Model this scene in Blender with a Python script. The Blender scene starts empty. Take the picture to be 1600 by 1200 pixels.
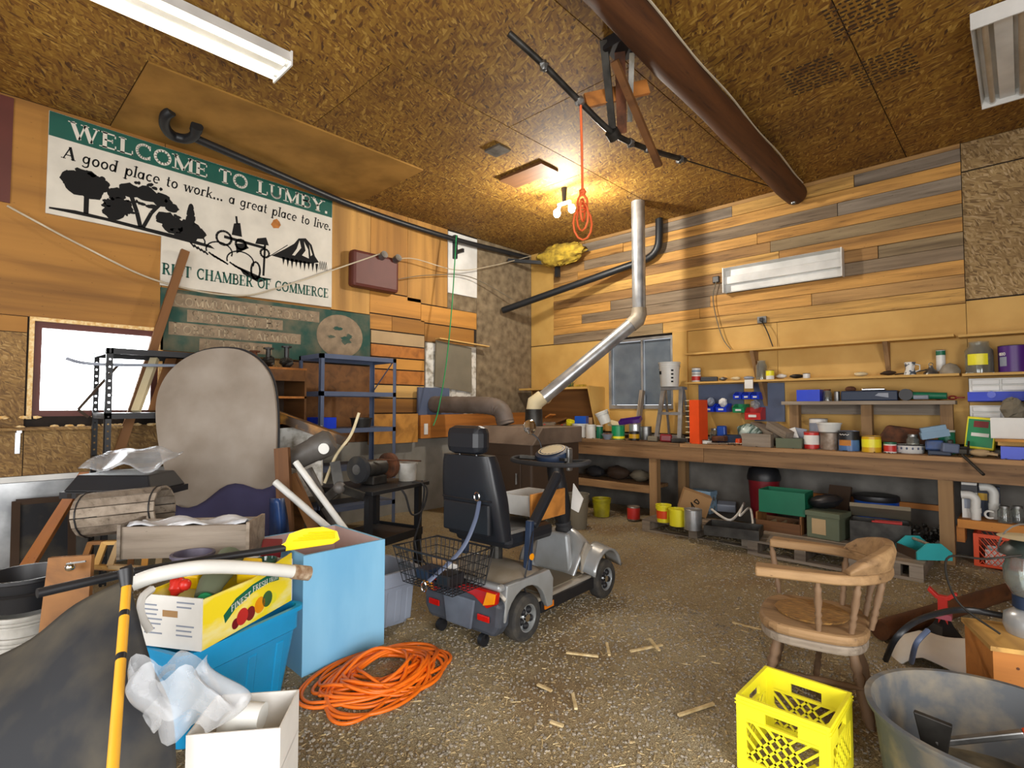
import bpy, bmesh, math, random
from mathutils import Vector, Matrix, Euler
random.seed(7)
SC = bpy.context.scene
COL = SC.collection
R = math.radians

# ---------------------------------------------------------------- camera
FPX, TILT, YAW, CAMH = 841.0, R(2.4), R(43.6), 1.35
cam_d = bpy.data.cameras.new('camera'); cam = bpy.data.objects.new('camera', cam_d); COL.objects.link(cam)
cam.location = (0, 0, CAMH); cam.rotation_euler = (math.pi/2 + TILT, 0, YAW)
cam_d.sensor_fit = 'HORIZONTAL'; cam_d.sensor_width = 36; cam_d.lens = 36*FPX/1600; cam_d.clip_start = .05
SC.camera = cam
FW = Vector((-math.sin(YAW)*math.cos(TILT), math.cos(YAW)*math.cos(TILT), math.sin(TILT)))
RT = Vector((math.cos(YAW), math.sin(YAW), 0)); UP = RT.cross(FW); CP = Vector((0, 0, CAMH))
def ray(x, y): return FW + RT*((x-800)/FPX) + UP*((600-y)/FPX)
def at(x, y, ax, v):            # survey helper: where the sight line of a photo point meets a wall, floor or shelf plane
    d = ray(x, y); return CP + d*((v-CP[ax])/d[ax])
def pd(x, y, d): return CP + ray(x, y)*d

# ---------------------------------------------------------------- world, lights, exposure
w = bpy.data.worlds.new('daylight'); SC.world = w; w.use_nodes = True
bg = w.node_tree.nodes['Background']; bg.inputs[0].default_value = (.92, .96, 1, 1); bg.inputs[1].default_value = 1.3
def area(name, loc, rot, sx, sy, e, col):
    l = bpy.data.lights.new(name, 'AREA'); l.shape = 'RECTANGLE'; l.size = sx; l.size_y = sy; l.energy = e; l.color = col
    o = bpy.data.objects.new(name, l); COL.objects.link(o); o.location = loc; o.rotation_euler = rot; return o
area('open_door_daylight', (-1.1, -3.1, 1.45), (R(80), 0, 0), 3.8, 2.6, 120, (1, .98, .97))
area('side_door_daylight', (2.3, -.3, 1.35), (R(82), 0, R(90)), 3.2, 2.5, 190, (1, .99, .98))
area('window_daylight', (-5.98, .9, 1.65), (R(90), 0, R(-90)), .8, .75, 18, (.95, .98, 1))
vs = SC.view_settings; vs.view_transform = 'Standard'; vs.look = 'None'; vs.gamma = 1; vs.exposure = 0.5; vs.use_curve_mapping = False

# ---------------------------------------------------------------- materials
def lin(h):
    if isinstance(h, str):
        h = h.lstrip('#'); c = [int(h[i:i+2], 16)/255 for i in (0, 2, 4)]
        return tuple(((v+.055)/1.055)**2.4 if v > .04045 else v/12.92 for v in c) + (1,)
    return tuple(h) + (1,)
MATS = {}
def ramp(nt, stops, interp='LINEAR'):
    r = nt.nodes.new('ShaderNodeValToRGB'); r.color_ramp.interpolation = interp
    e = r.color_ramp.elements
    while len(e) < len(stops): e.new(.5)
    for q, (p, c) in zip(e, stops): q.position = p; q.color = c
    return r
def base(name):
    m = bpy.data.materials.new(name); m.use_nodes = True; nt = m.node_tree; b = nt.nodes['Principled BSDF']
    MATS[name] = m; return m, nt, b
def coords(nt, scale, rot=(0, 0, 0), rnd=True):
    tc = nt.nodes.new('ShaderNodeTexCoord'); mp = nt.nodes.new('ShaderNodeMapping')
    mp.inputs['Scale'].default_value = scale; mp.inputs['Rotation'].default_value = rot
    src = tc.outputs['Object']
    if rnd:
        oi = nt.nodes.new('ShaderNodeObjectInfo'); ml = nt.nodes.new('ShaderNodeMath'); ml.operation = 'MULTIPLY'; ml.inputs[1].default_value = 37.
        nt.links.new(oi.outputs['Random'], ml.inputs[0])
        va = nt.nodes.new('ShaderNodeVectorMath'); va.operation = 'ADD'
        nt.links.new(src, va.inputs[0]); nt.links.new(ml.outputs[0], va.inputs[1]); src = va.outputs[0]
    nt.links.new(src, mp.inputs[0]); return mp.outputs[0]
def bump(nt, b, fac, s, dist=.01):
    bp = nt.nodes.new('ShaderNodeBump'); bp.inputs['Strength'].default_value = s; bp.inputs['Distance'].default_value = dist
    nt.links.new(fac, bp.inputs['Height']); nt.links.new(bp.outputs[0], b.inputs['Normal'])
def mat(name, c1, c2=None, rough=.6, metal=0, scale=6, stretch=(1, 1, 1), bmp=0, lo=.35, hi=.65, trans=0, emit=0, alpha=1, rnd=False, detail=5):
    if name in MATS: return MATS[name]
    m, nt, b = base(name); c1 = lin(c1)
    b.inputs['Roughness'].default_value = rough; b.inputs['Metallic'].default_value = metal
    if c2 is None: c2 = tuple(v*.72 for v in c1[:3]) + (1,)
    else: c2 = lin(c2)
    n = nt.nodes.new('ShaderNodeTexNoise'); n.inputs['Scale'].default_value = scale; n.inputs['Detail'].default_value = detail
    nt.links.new(coords(nt, stretch, rnd=rnd), n.inputs['Vector'])
    r = ramp(nt, [(lo, c1), (hi, c2)]); nt.links.new(n.outputs[0], r.inputs[0]); nt.links.new(r.outputs[0], b.inputs['Base Color'])
    if bmp: bump(nt, b, n.outputs[0], bmp)
    if trans: b.inputs['Transmission Weight'].default_value = trans
    if alpha < 1: b.inputs['Alpha'].default_value = alpha
    if emit: b.inputs['Emission Color'].default_value = c1; b.inputs['Emission Strength'].default_value = emit
    return m
def wood(name, cols, ax=0, rough=.7, grain=14, rnd=True, bmp=.25, cracks=False):
    """wood with grain along one local axis; the board's tone comes from the object's random value"""
    if name in MATS: return MATS[name]
    m, nt, b = base(name); b.inputs['Roughness'].default_value = rough
    st = [grain]*3; st[ax] = grain*.06
    n = nt.nodes.new('ShaderNodeTexNoise'); n.inputs['Scale'].default_value = 1; n.inputs['Detail'].default_value = 6; n.inputs['Distortion'].default_value = .6
    nt.links.new(coords(nt, st), n.inputs['Vector'])
    oi = nt.nodes.new('ShaderNodeObjectInfo')
    k = len(cols); r = ramp(nt, [(i/k, lin(c)) for i, c in enumerate(cols)], 'CONSTANT' if rnd else 'LINEAR')
    nt.links.new(oi.outputs['Random'], r.inputs[0])
    g = ramp(nt, [(.25, (.35, .3, .27, 1)), (.5, (.85, .82, .8, 1)), (.75, (1.1, 1.1, 1.1, 1))]); nt.links.new(n.outputs[0], g.inputs[0])
    mx = nt.nodes.new('ShaderNodeMix'); mx.data_type = 'RGBA'; mx.blend_type = 'MULTIPLY'; mx.inputs[0].default_value = .85
    nt.links.new(r.outputs[0], mx.inputs[6]); nt.links.new(g.outputs[0], mx.inputs[7])
    # knots
    v = nt.nodes.new('ShaderNodeTexVoronoi'); st2 = [7.]*3; st2[ax] = 2.2; nt.links.new(coords(nt, st2), v.inputs['Vector'])
    kr = ramp(nt, [(.03, (.12, .07, .04, 1)), (.09, (1, 1, 1, 1))]); nt.links.new(v.outputs['Distance'], kr.inputs[0])
    m2 = nt.nodes.new('ShaderNodeMix'); m2.data_type = 'RGBA'; m2.blend_type = 'MULTIPLY'; m2.inputs[0].default_value = .8
    nt.links.new(mx.outputs[2], m2.inputs[6]); nt.links.new(kr.outputs[0], m2.inputs[7]); out = m2.outputs[2]
    if cracks:
        cn = nt.nodes.new('ShaderNodeTexNoise'); cn.inputs['Scale'].default_value = 1; cn.inputs['Detail'].default_value = 8; cn.inputs['Roughness'].default_value = .7; s3 = [26.]*3; s3[ax] = 1.6; nt.links.new(coords(nt, s3), cn.inputs['Vector'])
        cr = ramp(nt, [(.30, (.18, .13, .1, 1)), (.42, (.8, .78, .75, 1)), (.6, (1.05, 1.05, 1.05, 1))]); nt.links.new(cn.outputs[0], cr.inputs[0])
        m3 = nt.nodes.new('ShaderNodeMix'); m3.data_type = 'RGBA'; m3.blend_type = 'MULTIPLY'; m3.inputs[0].default_value = .9; nt.links.new(out, m3.inputs[6]); nt.links.new(cr.outputs[0], m3.inputs[7]); out = m3.outputs[2]
    nt.links.new(out, b.inputs['Base Color'])
    bump(nt, b, n.outputs[0], bmp, .004); return m
def osb(name, stops, sc=1.0, plane='xy'):
    m, nt, b = base(name); b.inputs['Roughness'].default_value = .75
    prev = None
    for k, (ang, sx, sy) in enumerate(((.35, 9, 38), (-.5, 34, 10), (1.15, 12, 44))):
        v = nt.nodes.new('ShaderNodeTexVoronoi'); v.inputs['Scale'].default_value = 1; v.inputs['Randomness'].default_value = 1
        tc = nt.nodes.new('ShaderNodeTexCoord'); sx_ = nt.nodes.new('ShaderNodeSeparateXYZ'); cx_ = nt.nodes.new('ShaderNodeCombineXYZ'); oi = nt.nodes.new('ShaderNodeObjectInfo')
        nt.links.new(tc.outputs['Object'], sx_.inputs[0])
        for q, a in enumerate(plane): nt.links.new(sx_.outputs['xyz'.index(a)], cx_.inputs[q])
        nt.links.new(oi.outputs['Random'], cx_.inputs[2])
        mr = nt.nodes.new('ShaderNodeMapping'); mr.inputs['Rotation'].default_value = (0, 0, ang); nt.links.new(cx_.outputs[0], mr.inputs[0])
        mp = nt.nodes.new('ShaderNodeMapping'); mp.inputs['Scale'].default_value = (sx*sc, sy*sc, 40); nt.links.new(mr.outputs[0], mp.inputs[0])
        nt.links.new(mp.outputs[0], v.inputs['Vector'])
        sp = nt.nodes.new('ShaderNodeSeparateColor'); nt.links.new(v.outputs['Color'], sp.inputs[0])
        if prev is None: prev = sp.outputs[0]
        else:
            n = nt.nodes.new('ShaderNodeTexNoise'); n.inputs['Scale'].default_value = 7*sc; nt.links.new(coords(nt, (1, 1, 1)), n.inputs['Vector'])
            st = ramp(nt, [(.47, (0, 0, 0, 1)), (.53, (1, 1, 1, 1))]); nt.links.new(n.outputs[0], st.inputs[0])
            mx = nt.nodes.new('ShaderNodeMix'); nt.links.new(st.outputs[0], mx.inputs[0]); nt.links.new(prev, mx.inputs[2]); nt.links.new(sp.outputs[0], mx.inputs[3]); prev = mx.outputs[0]
    r = ramp(nt, [(p, lin(c)) for p, c in stops]); nt.links.new(prev, r.inputs[0])
    n = nt.nodes.new('ShaderNodeTexNoise'); n.inputs['Scale'].default_value = 1.3; n.inputs['Detail'].default_value = 3; nt.links.new(coords(nt, (1, 1, 1)), n.inputs['Vector'])
    g = ramp(nt, [(.3, (.7, .66, .6, 1)), (.7, (1.1, 1.1, 1.1, 1))]); nt.links.new(n.outputs[0], g.inputs[0])
    mx = nt.nodes.new('ShaderNodeMix'); mx.data_type = 'RGBA'; mx.blend_type = 'MULTIPLY'; mx.inputs[0].default_value = 1
    nt.links.new(r.outputs[0], mx.inputs[6]); nt.links.new(g.outputs[0], mx.inputs[7]); nt.links.new(mx.outputs[2], b.inputs['Base Color'])
    bump(nt, b, prev, .25, .003); return m
osb('osb', [(0, '#4a2c0e'), (.12, '#714a15'), (.5, '#8a631e'), (.85, '#9c772a'), (1, '#b89446')], 1.7)
osb('osb_grey', [(0, '#6a4f2c'), (.3, '#83643a'), (.7, '#93723f'), (1, '#a98a58')], 2.6, 'yz')
osb('osb_back', [(0, '#6a5230'), (.3, '#8f744a'), (.7, '#a48a5c'), (1, '#b9a07a')], 2.0, 'xz')
mat('plain_board', '#a67a33', '#86601f', scale=3, stretch=(1, 1, 1), rough=.8, rnd=True)
wood('plank', ['#cf9c50', '#b58d55', '#8a7860', '#c29048', '#93805f', '#d3a659', '#a57d48', '#8c8070', '#b98a48'], 0, cracks=True)
wood('plywood_y', ['#9c6c2b', '#a87733', '#a1712f'], 1, grain=6)
wood('plywood_z', ['#bd8c44', '#b5823a', '#c5964e'], 2, grain=6)
wood('ply_light', ['#d9b068', '#d2a558', '#c98f3f'], 1, grain=7)
mat('yellow_ply', '#cfa65c', '#bd934a', scale=2.2, rough=.65, rnd=True)
mat('concrete', '#96938a', '#77746c', scale=3, rough=.95, bmp=.5, lo=.3, hi=.7, detail=9)
mat('concrete_dark', '#76736d', '#585550', scale=4, rough=.95, bmp=.5, lo=.3, hi=.7, detail=9)
mat('stucco', '#8a7a60', '#5c4e3a', scale=9, rough=.95, bmp=.6, lo=.3, hi=.7, detail=8)
mat('backing', '#2a2018', '#1a130d', rough=.9)
wood('bench_wood', ['#a07c54', '#94714c', '#8b6c4a', '#ab855a'], 0, grain=12, cracks=True)
wood('post_wood', ['#9c7a52', '#8f7049'], 2, grain=12)
wood('old_wood', ['#8d8274', '#7f7568', '#988c7c'], 0, grain=12, cracks=True)
wood('brown_wood', ['#7a5127', '#6b4520', '#8a5d2d'], 0, grain=10)
wood('orange_wood', ['#c07f35', '#b87530'], 0, grain=9)
wood('chair_wood', ['#a08058'], 0, grain=7, bmp=.1, cracks=True)
wood('chair_dark', ['#7c6248'], 2, grain=9, bmp=.1)
wood('log_wood', ['#5e3716'], 1, grain=9, bmp=.9, cracks=True)
def pm(name, c, rough=.45, **k): return mat(name, c, rough=rough, lo=.3, hi=.95, scale=k.pop('scale', 5), **k)
for nm, c, ro in (('white_plastic', '#dcdcd6', .4), ('black_plastic', '#1b1c20', .45), ('grey_plastic', '#8f97a6', .45), ('blue_plastic', '#1ba0dc', .35), ('bin_blue', '#1a3fd0', .35), ('navy', '#1f2f48', .5),
                  ('yellow_plastic', '#f2e82c', .4), ('paddle_yellow', '#f6cb0c', .35), ('red_plastic', '#cf2a1e', .4), ('green_plastic', '#138a54', .4), ('dark_green', '#0f6a4c', .45), ('maroon', '#7c1420', .4),
                  ('orange_plastic', '#e8501e', .4), ('teal', '#2fa9ad', .5), ('purple', '#4d2078', .4), ('drum_blue', '#1450b4', .35), ('leather', '#191c22', .42), ('rubber', '#2a2a2c', .8), ('cardboard', '#a98458', .85),
                  ('paper_white', '#e6e4de', .7), ('cable_white', '#c9bda4', .6), ('rope_orange', '#f07038', .7), ('cord_orange', '#f47514', .45), ('rope_green', '#128a4c', .6), ('skyblue_paint', '#7db9dc', .7), ('box_inside', '#c4a9a2', .8),
                  ('orange_label', '#e0a52a', .5), ('black_paint', '#17191d', .5), ('black_pipe', '#1d2024', .45), ('steel_blue', '#56627c', .5), ('maroon_box', '#5d2a20', .55), ('red_can', '#c9302a', .4), ('purple_cloth', '#3c3a5c', .9),
                  ('taupe', '#8c8377', .85), ('tarp', '#2b2c30', .75), ('dark_brown', '#3a2818', .8), ('stove_brown', '#463629', .6), ('olive', '#5e6650', .7), ('lamp_orange', '#e07a10', .3), ('dark_red', '#7d1c1c', .5), ('tan', '#b59a72', .8),
                  ('blue_grey', '#7d9cb5', .6), ('cream', '#d8c9a2', .7), ('gold', '#d8a81c', .4), ('sign_white', '#d8d3c6', .6), ('sign_green', '#0d5547', .6), ('ink', '#070707', .9), ('khaki', '#7a7260', .8), ('pink', '#c96a80', .6)):
    pm(nm, c, ro)
mat('galvanised', '#c9ccce', '#9a9da0', rough=.32, metal=.75, scale=5)
mat('steel', '#9a9a98', '#6a6a68', rough=.4, metal=.8, scale=9)
mat('dark_steel', '#45433f', '#2b2926', rough=.5, metal=.6, scale=9)
mat('rust', '#6a3d22', '#3c2415', rough=.85, scale=12, bmp=.3)
mat('silver_paint', '#b7bdc2', '#9a9c9a', rough=.3, metal=.45, scale=3)
mat('chrome', '#e8e8e8', rough=.12, metal=1)
mat('white_enamel', '#e4e4e0', '#c8c8c4', rough=.35, scale=3)
mat('dusty_glass', '#6d7780', '#535c66', rough=.22, scale=4, lo=.3, hi=.7)
mat('clear_plastic', '#c6c9cc', '#a4a8ac', rough=.2, alpha=.42, scale=10)
mat('glass', '#e6ece8', rough=.05, trans=.9)
mat('amber_lens', '#f09a10', '#e08a08', rough=.2); mat('red_lens', '#c81a12', '#a01008', rough=.2)
mat('bulb', '#fff6e6', emit=60); mat('tube_lit', '#fff4dc', emit=9); mat('tube_off', '#b9ab96', '#a4967f', rough=.3)
mat('insulation', '#c8a838', '#8c7428', rough=1, scale=14, bmp=1, lo=.35, hi=.65)
mat('pale_edge', '#f0d9a6', '#d8a860', rough=.9, scale=40)
mat('grass_green', '#3f6a34', '#26471f', rough=.8)
mat('mud', '#8f8468', '#45423a', rough=.85, scale=6, lo=.35, hi=.6)
mat('tub_grey', '#565a5e', '#857c6a', rough=.75, scale=9, lo=.42, hi=.7, bmp=.4, detail=9)
mat('dusty_black', '#202226', '#5c5442', rough=.85, scale=3.2, lo=.45, hi=.8, detail=9)
mat('tyre', '#2c2b2a', '#4a453c', rough=.9, scale=12, lo=.45, hi=.7)
mat('dusty_silver', '#a39c90', '#8a7f6c', rough=.55, metal=.2, scale=5)

# ---------------------------------------------------------------- mesh building
def frame(d):
    d = Vector(d).normalized(); a = Vector((0, 0, 1)) if abs(d.z) < .9 else Vector((1, 0, 0))
    u = d.cross(a).normalized(); return u, d.cross(u).normalized()
class G:
    def __init__(s): s.v = []; s.f = []
    def add(s, vs, fs):
        o = len(s.v); s.v += [tuple(p) for p in vs]; s.f += [tuple(i+o for i in f) for f in fs]; return s
    def bx(s, x0, x1, y0, y1, z0, z1, tp=0):
        t = tp
        return s.add([(x0, y0, z0), (x1, y0, z0), (x1, y1, z0), (x0, y1, z0), (x0+t, y0+t, z1), (x1-t, y0+t, z1), (x1-t, y1-t, z1), (x0+t, y1-t, z1)],
                     [(3, 2, 1, 0), (4, 5, 6, 7), (0, 1, 5, 4), (1, 2, 6, 5), (2, 3, 7, 6), (3, 0, 4, 7)])
    def box(s, c, d, rot=(0, 0, 0)):
        m = Euler(rot).to_matrix(); c = Vector(c); h = Vector(d)/2
        vs = [c + m @ Vector((h.x*i, h.y*j, h.z*k)) for k in (-1, 1) for i, j in ((-1, -1), (1, -1), (1, 1), (-1, 1))]
        return s.add(vs, [(3, 2, 1, 0), (4, 5, 6, 7), (0, 1, 5, 4), (1, 2, 6, 5), (2, 3, 7, 6), (3, 0, 4, 7)])
    def bar(s, p0, p1, w, h, up=None):
        p0 = Vector(p0); p1 = Vector(p1); d = (p1-p0).normalized()
        if up is None: u, v = frame(d)
        else: u = d.cross(Vector(up)).normalized(); v = u.cross(d)
        vs = [p + u*(w/2*i) + v*(h/2*j) for p in (p0, p1) for i, j in ((-1, -1), (1, -1), (1, 1), (-1, 1))]
        return s.add(vs, [(3, 2, 1, 0), (4, 5, 6, 7), (0, 1, 5, 4), (1, 2, 6, 5), (2, 3, 7, 6), (3, 0, 4, 7)])
    def tube(s, pts, r, n=8, closed=False, caps=True, sq=1.0):
        pts = [Vector(p) for p in pts]; k = len(pts); rs = r if isinstance(r, (list, tuple)) else [r]*k
        vs = []; pu = None
        for i, p in enumerate(pts):
            a = pts[(i-1) % k] if closed or i else p; b = pts[(i+1) % k] if closed or i < k-1 else p
            d = (b-a).normalized() if (b-a).length > 1e-9 else Vector((0, 0, 1))
            if pu is None: u, v = frame(d)
            else:
                u = pu - d*pu.dot(d)
                u = u.normalized() if u.length > 1e-6 else frame(d)[0]
                v = d.cross(u)
            pu = u
            vs += [p + (u*math.cos(2*math.pi*j/n) + v*(sq*math.sin(2*math.pi*j/n)))*rs[i] for j in range(n)]
        fs = []
        for i in range(k if closed else k-1):
            a = i*n; b = ((i+1) % k)*n
            for j in range(n): fs.append((a+j, a+(j+1) % n, b+(j+1) % n, b+j))
        if caps and not closed: fs.append(tuple(range(n-1, -1, -1))); fs.append(tuple(range((k-1)*n, k*n)))
        return s.add(vs, fs)
    def cyl(s, p0, p1, r0, r1=None, n=16): return s.tube([p0, p1], [r0, r0 if r1 is None else r1], n)
    def lathe(s, prof, n=24, o=(0, 0, 0), m=None, a0=0, a1=2*math.pi):
        o = Vector(o); full = abs(a1-a0-2*math.pi) < 1e-6; c = n if full else n+1; vs = []
        for r, z in prof:
            for j in range(c):
                a = a0+(a1-a0)*j/n; p = Vector((r*math.cos(a), r*math.sin(a), z)); vs.append(o + (m @ p if m else p))
        fs = []
        for i in range(len(prof)-1):
            for j in range(n):
                q = (j+1) % c; fs.append((i*c+j, i*c+q, (i+1)*c+q, (i+1)*c+j))
        return s.add(vs, fs)
    def can(s, o, r, h, wall=.004, r2=None, n=20, m=None, floor=.01):
        r2 = r if r2 is None else r2
        return s.lathe([(0, 0), (r, 0), (r2, h), (r2-wall, h), (r-wall, floor), (0, floor)], n, o, m)
    def prism(s, poly, a, b, fn=lambda x, y, z: (x, y, z)):
        n = len(poly)
        return s.add([fn(x, y, a) for x, y in poly] + [fn(x, y, b) for x, y in poly],
                     [tuple(range(n-1, -1, -1)), tuple(range(n, 2*n))] + [(i, (i+1) % n, n+(i+1) % n, n+i) for i in range(n)])
    def ball(s, c, r, n=12, k=8, jit=0, m=None):
        c = Vector(c); r = (r, r, r) if not isinstance(r, (tuple, list)) else r; vs = []
        for i in range(k+1):
            t = math.pi*i/k
            for j in range(n):
                a = 2*math.pi*j/n; q = 1+random.uniform(-jit, jit)
                p = Vector((r[0]*math.sin(t)*math.cos(a)*q, r[1]*math.sin(t)*math.sin(a)*q, -r[2]*math.cos(t)*q)); vs.append(c + (m @ p if m else p))
        return s.add(vs, [(i*n+j, i*n+(j+1) % n, (i+1)*n+(j+1) % n, (i+1)*n+j) for i in range(k) for j in range(n)])
    def grid(s, nu, nv, fn, thick=0):
        vs = [Vector(fn(i/nu, j/nv)) for i in range(nu+1) for j in range(nv+1)]; c = nv+1
        fs = [(i*c+j, (i+1)*c+j, (i+1)*c+j+1, i*c+j+1) for i in range(nu) for j in range(nv)]
        return s.add(vs, fs)
    def obj(s, name, mt, par=None, world=False, loc=None, rot=None, smooth=None, bev=0, thick=0, sub=0):
        me = bpy.data.meshes.new(name); me.from_pydata(s.v, [], s.f); me.validate()
        bm = bmesh.new(); bm.from_mesh(me); bmesh.ops.remove_doubles(bm, verts=bm.verts, dist=1e-5) if smooth else None
        bmesh.ops.recalc_face_normals(bm, faces=bm.faces); bm.to_mesh(me); bm.free()
        me.materials.append(MATS[mt] if isinstance(mt, str) else mt)
        o = bpy.data.objects.new(name, me); COL.objects.link(o)
        if smooth:
            me.polygons.foreach_set('use_smooth', [True]*len(me.polygons)); me.set_sharp_from_angle(angle=R(smooth if smooth > 1 else 40))
        if thick: q = o.modifiers.new('solid', 'SOLIDIFY'); q.thickness = thick; q.offset = 0
        if bev: q = o.modifiers.new('bevel', 'BEVEL'); q.width = bev; q.segments = 2; q.limit_method = 'ANGLE'; q.angle_limit = R(40)
        if sub: q = o.modifiers.new('sub', 'SUBSURF'); q.levels = sub; q.render_levels = sub
        if par:
            o.parent = par
            if world: o.matrix_parent_inverse = MW[par].inverted(); MW[o] = Matrix()
            else: MW[o] = MW[par]
        else: MW[o] = Matrix()
        if loc is not None: o.location = loc
        if rot is not None: o.rotation_euler = rot
        if (loc is not None or rot is not None):
            L = Matrix.Translation(loc or (0, 0, 0)) @ Euler(rot or (0, 0, 0)).to_matrix().to_4x4()
            MW[o] = (MW[par] @ L) if par else L
        return o
MW = {}
def tag(o, label=None, cat=None, group=None, kind=None):
    for k, v in (('label', label), ('category', cat), ('group', group), ('kind', kind)):
        if v: o[k] = v
    return o
def thing(name, label, cat, loc=(0, 0, 0), rz=0, group=None, rot=None):
    o = bpy.data.objects.new(name, None); COL.objects.link(o); o.empty_display_size = .1
    o.location = loc; o.rotation_euler = rot or (0, 0, rz)
    MW[o] = Matrix.Translation(loc) @ Euler(rot or (0, 0, rz)).to_matrix().to_4x4()
    return tag(o, label, cat, group)
def arc(cx, cy, rx, ry, a0, a1, n=12): return [(cx+rx*math.cos(R(a0+(a1-a0)*i/n)), cy+ry*math.sin(R(a0+(a1-a0)*i/n))) for i in range(n+1)]
def spline(pts, n=8):
    pts = [Vector(p) for p in pts]; out = []
    for i in range(len(pts)-1):
        p0 = pts[max(i-1, 0)]; p1 = pts[i]; p2 = pts[i+1]; p3 = pts[min(i+2, len(pts)-1)]
        for k in range(n):
            t = k/n; out.append(.5*((2*p1)+(p2-p0)*t+(2*p0-5*p1+4*p2-p3)*t*t+(3*p1-p0-3*p2+p3)*t**3))
    return out+[pts[-1]]
XL, YB, ZC = -5.76, 6.5, 3.82

# ================================================================ the room
# floor: uneven gravel ground
def fz(x, y): return .012*math.sin(3.1*x+1.7*y)+.01*math.sin(5.3*y-2.2*x)+.006*math.sin(11*x+4)*math.sin(9*y)
m, nt, b = base('gravel'); b.inputs['Roughness'].default_value = .95
v = nt.nodes.new('ShaderNodeTexVoronoi'); nt.links.new(coords(nt, (55, 55, 55), rnd=False), v.inputs['Vector'])
sp = nt.nodes.new('ShaderNodeSeparateColor'); nt.links.new(v.outputs['Color'], sp.inputs[0])
r1 = ramp(nt, [(0, lin('#8a7d64')), (.35, lin('#b0a284')), (.7, lin('#c6b897')), (.93, lin('#d6caac')), (1, lin('#ece2ca'))]); nt.links.new(sp.outputs[0], r1.inputs[0])
n = nt.nodes.new('ShaderNodeTexNoise'); n.inputs['Scale'].default_value = 1.1; n.inputs['Detail'].default_value = 6; nt.links.new(coords(nt, (1, 1, 1), rnd=False), n.inputs['Vector'])
r2 = ramp(nt, [(.36, lin('#cdb088')), (.5, lin('#eadcc0')), (.64, lin('#fffaf0'))]); nt.links.new(n.outputs[0], r2.inputs[0])
mx = nt.nodes.new('ShaderNodeMix'); mx.data_type = 'RGBA'; mx.blend_type = 'MULTIPLY'; mx.inputs[0].default_value = .8
nt.links.new(r1.outputs[0], mx.inputs[6]); nt.links.new(r2.outputs[0], mx.inputs[7]); nt.links.new(mx.outputs[2], b.inputs['Base Color']); bump(nt, b, v.outputs['Distance'], .9, .012)
g = G(); g.grid(90, 110, lambda u, q: (-5.8+8.3*u, -3.2+9.8*q, fz(-5.8+8.3*u, -3.2+9.8*q)))
floor = tag(g.obj('floor', 'gravel', smooth=80), 'gravel and wood chip ground of the workshop', kind='structure')
mat('chip_tan', '#bda87e', '#8f7c58', rough=.9, scale=30); mat('chip_pale', '#dcc99c', '#b9a070', rough=.9, scale=20); mat('pebble_grey', '#a89e8e', '#7c7466', rough=.9, scale=30)
for nm, mt, cnt, L, Wd in (('gravel', 'pebble_grey', 18000, .010, .008), ('wood_chips', 'chip_tan', 11000, .016, .005), ('straw', 'chip_pale', 500, .04, .004)):
    g = G()
    for i in range(cnt):
        # denser towards the open middle of the ground in front of the bench
        y = random.uniform(.6, 6.0); x = random.uniform(-5.0, .35)
        if random.random() < .3: x = random.uniform(-2.6, .3); y = random.uniform(.9, 3.5)
        l = L*random.uniform(.5, 1.5); wd = Wd*random.uniform(.6, 1.4)
        g.box((x, y, fz(x, y)+wd*.25), (l, wd, wd*.7), (random.uniform(-.3, .3), random.uniform(-.3, .3), random.uniform(0, 6.28)))
    tag(g.obj(nm, mt), {'gravel': 'loose grey gravel pebbles strewn over the ground', 'wood_chips': 'brown wood chips scattered over the ground', 'straw': 'pale splinters and straw scattered on the ground'}[nm], nm.replace('_', ' '), kind='stuff')

def wallobj(name, g, mt='backing'): return tag(g.obj(name, mt), kind='structure')
def panel(par, name, mt, x0, x1, y0, y1, z0, z1):
    return G().bx(x0, x1, y0, y1, z0, z1).obj(name, mt, par)
# left wall with window hole
WY0, WY1, WZ0, WZ1 = .47, 1.33, 1.27, 2.04
g = G(); g.bx(-5.95, -5.775, -3.2, WY0, 0, 3.9); g.bx(-5.95, -5.775, WY1, 6.65, 0, 3.9); g.bx(-5.95, -5.775, WY0, WY1, 0, WZ0); g.bx(-5.95, -5.775, WY0, WY1, WZ1, 3.9)
wl = wallobj('wall_left', g)
def lp(mt, y0, y1, z0, z1, name='panel', t=0.0): return panel(wl, name, mt, -5.776, XL+t, y0+.003, y1-.003, z0+.003, z1-.003)
lp('plywood_y', -1.2, .02, 1.95, 3.82); lp('plywood_y', .02, 1.34, 2.07, 3.82); lp('osb_grey', -1.2, .43, .8, 1.94); lp('osb_grey', .43, 1.4, .8, 1.19); lp('osb_grey', 1.4, 2.5, .8, 1.85); lp('plywood_y', .02, .43, 1.94, 2.07)
lp('maroon_box', -.4, .3, 2.95, 3.8, t=.012)
lp('brown_wood', 2.5, 3.55, .93, 1.84); lp('plywood_y', 1.34, 3.02, 1.85, 3.82); lp('osb_grey', -3.2, -1.2, .8, 3.82)
lp('plywood_z', 3.02, 3.53, 2.47, 3.82); lp('plywood_z', 3.53, 4.08, 2.78, 3.82); lp('plywood_z', 4.08, 4.75, 2.72, 3.82)
lp('white_enamel', 4.75, 5.3, 2.93, 3.8, t=.008); lp('stucco', 5.3, 6.5, .95, 3.82)
lp('ply_light', 3.53, 4.3, 2.5, 2.77); lp('ply_light', 4.3, 5.3, 2.47, 2.71); lp('stucco', 4.75, 5.3, 2.71, 2.93)
lp('ply_light', 3.53, 3.85, 2.3, 2.49); lp('plywood_y', 3.85, 4.36, 2.3, 2.49); lp('plywood_y', 4.36, 5.25, 2.22, 2.46)
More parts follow.
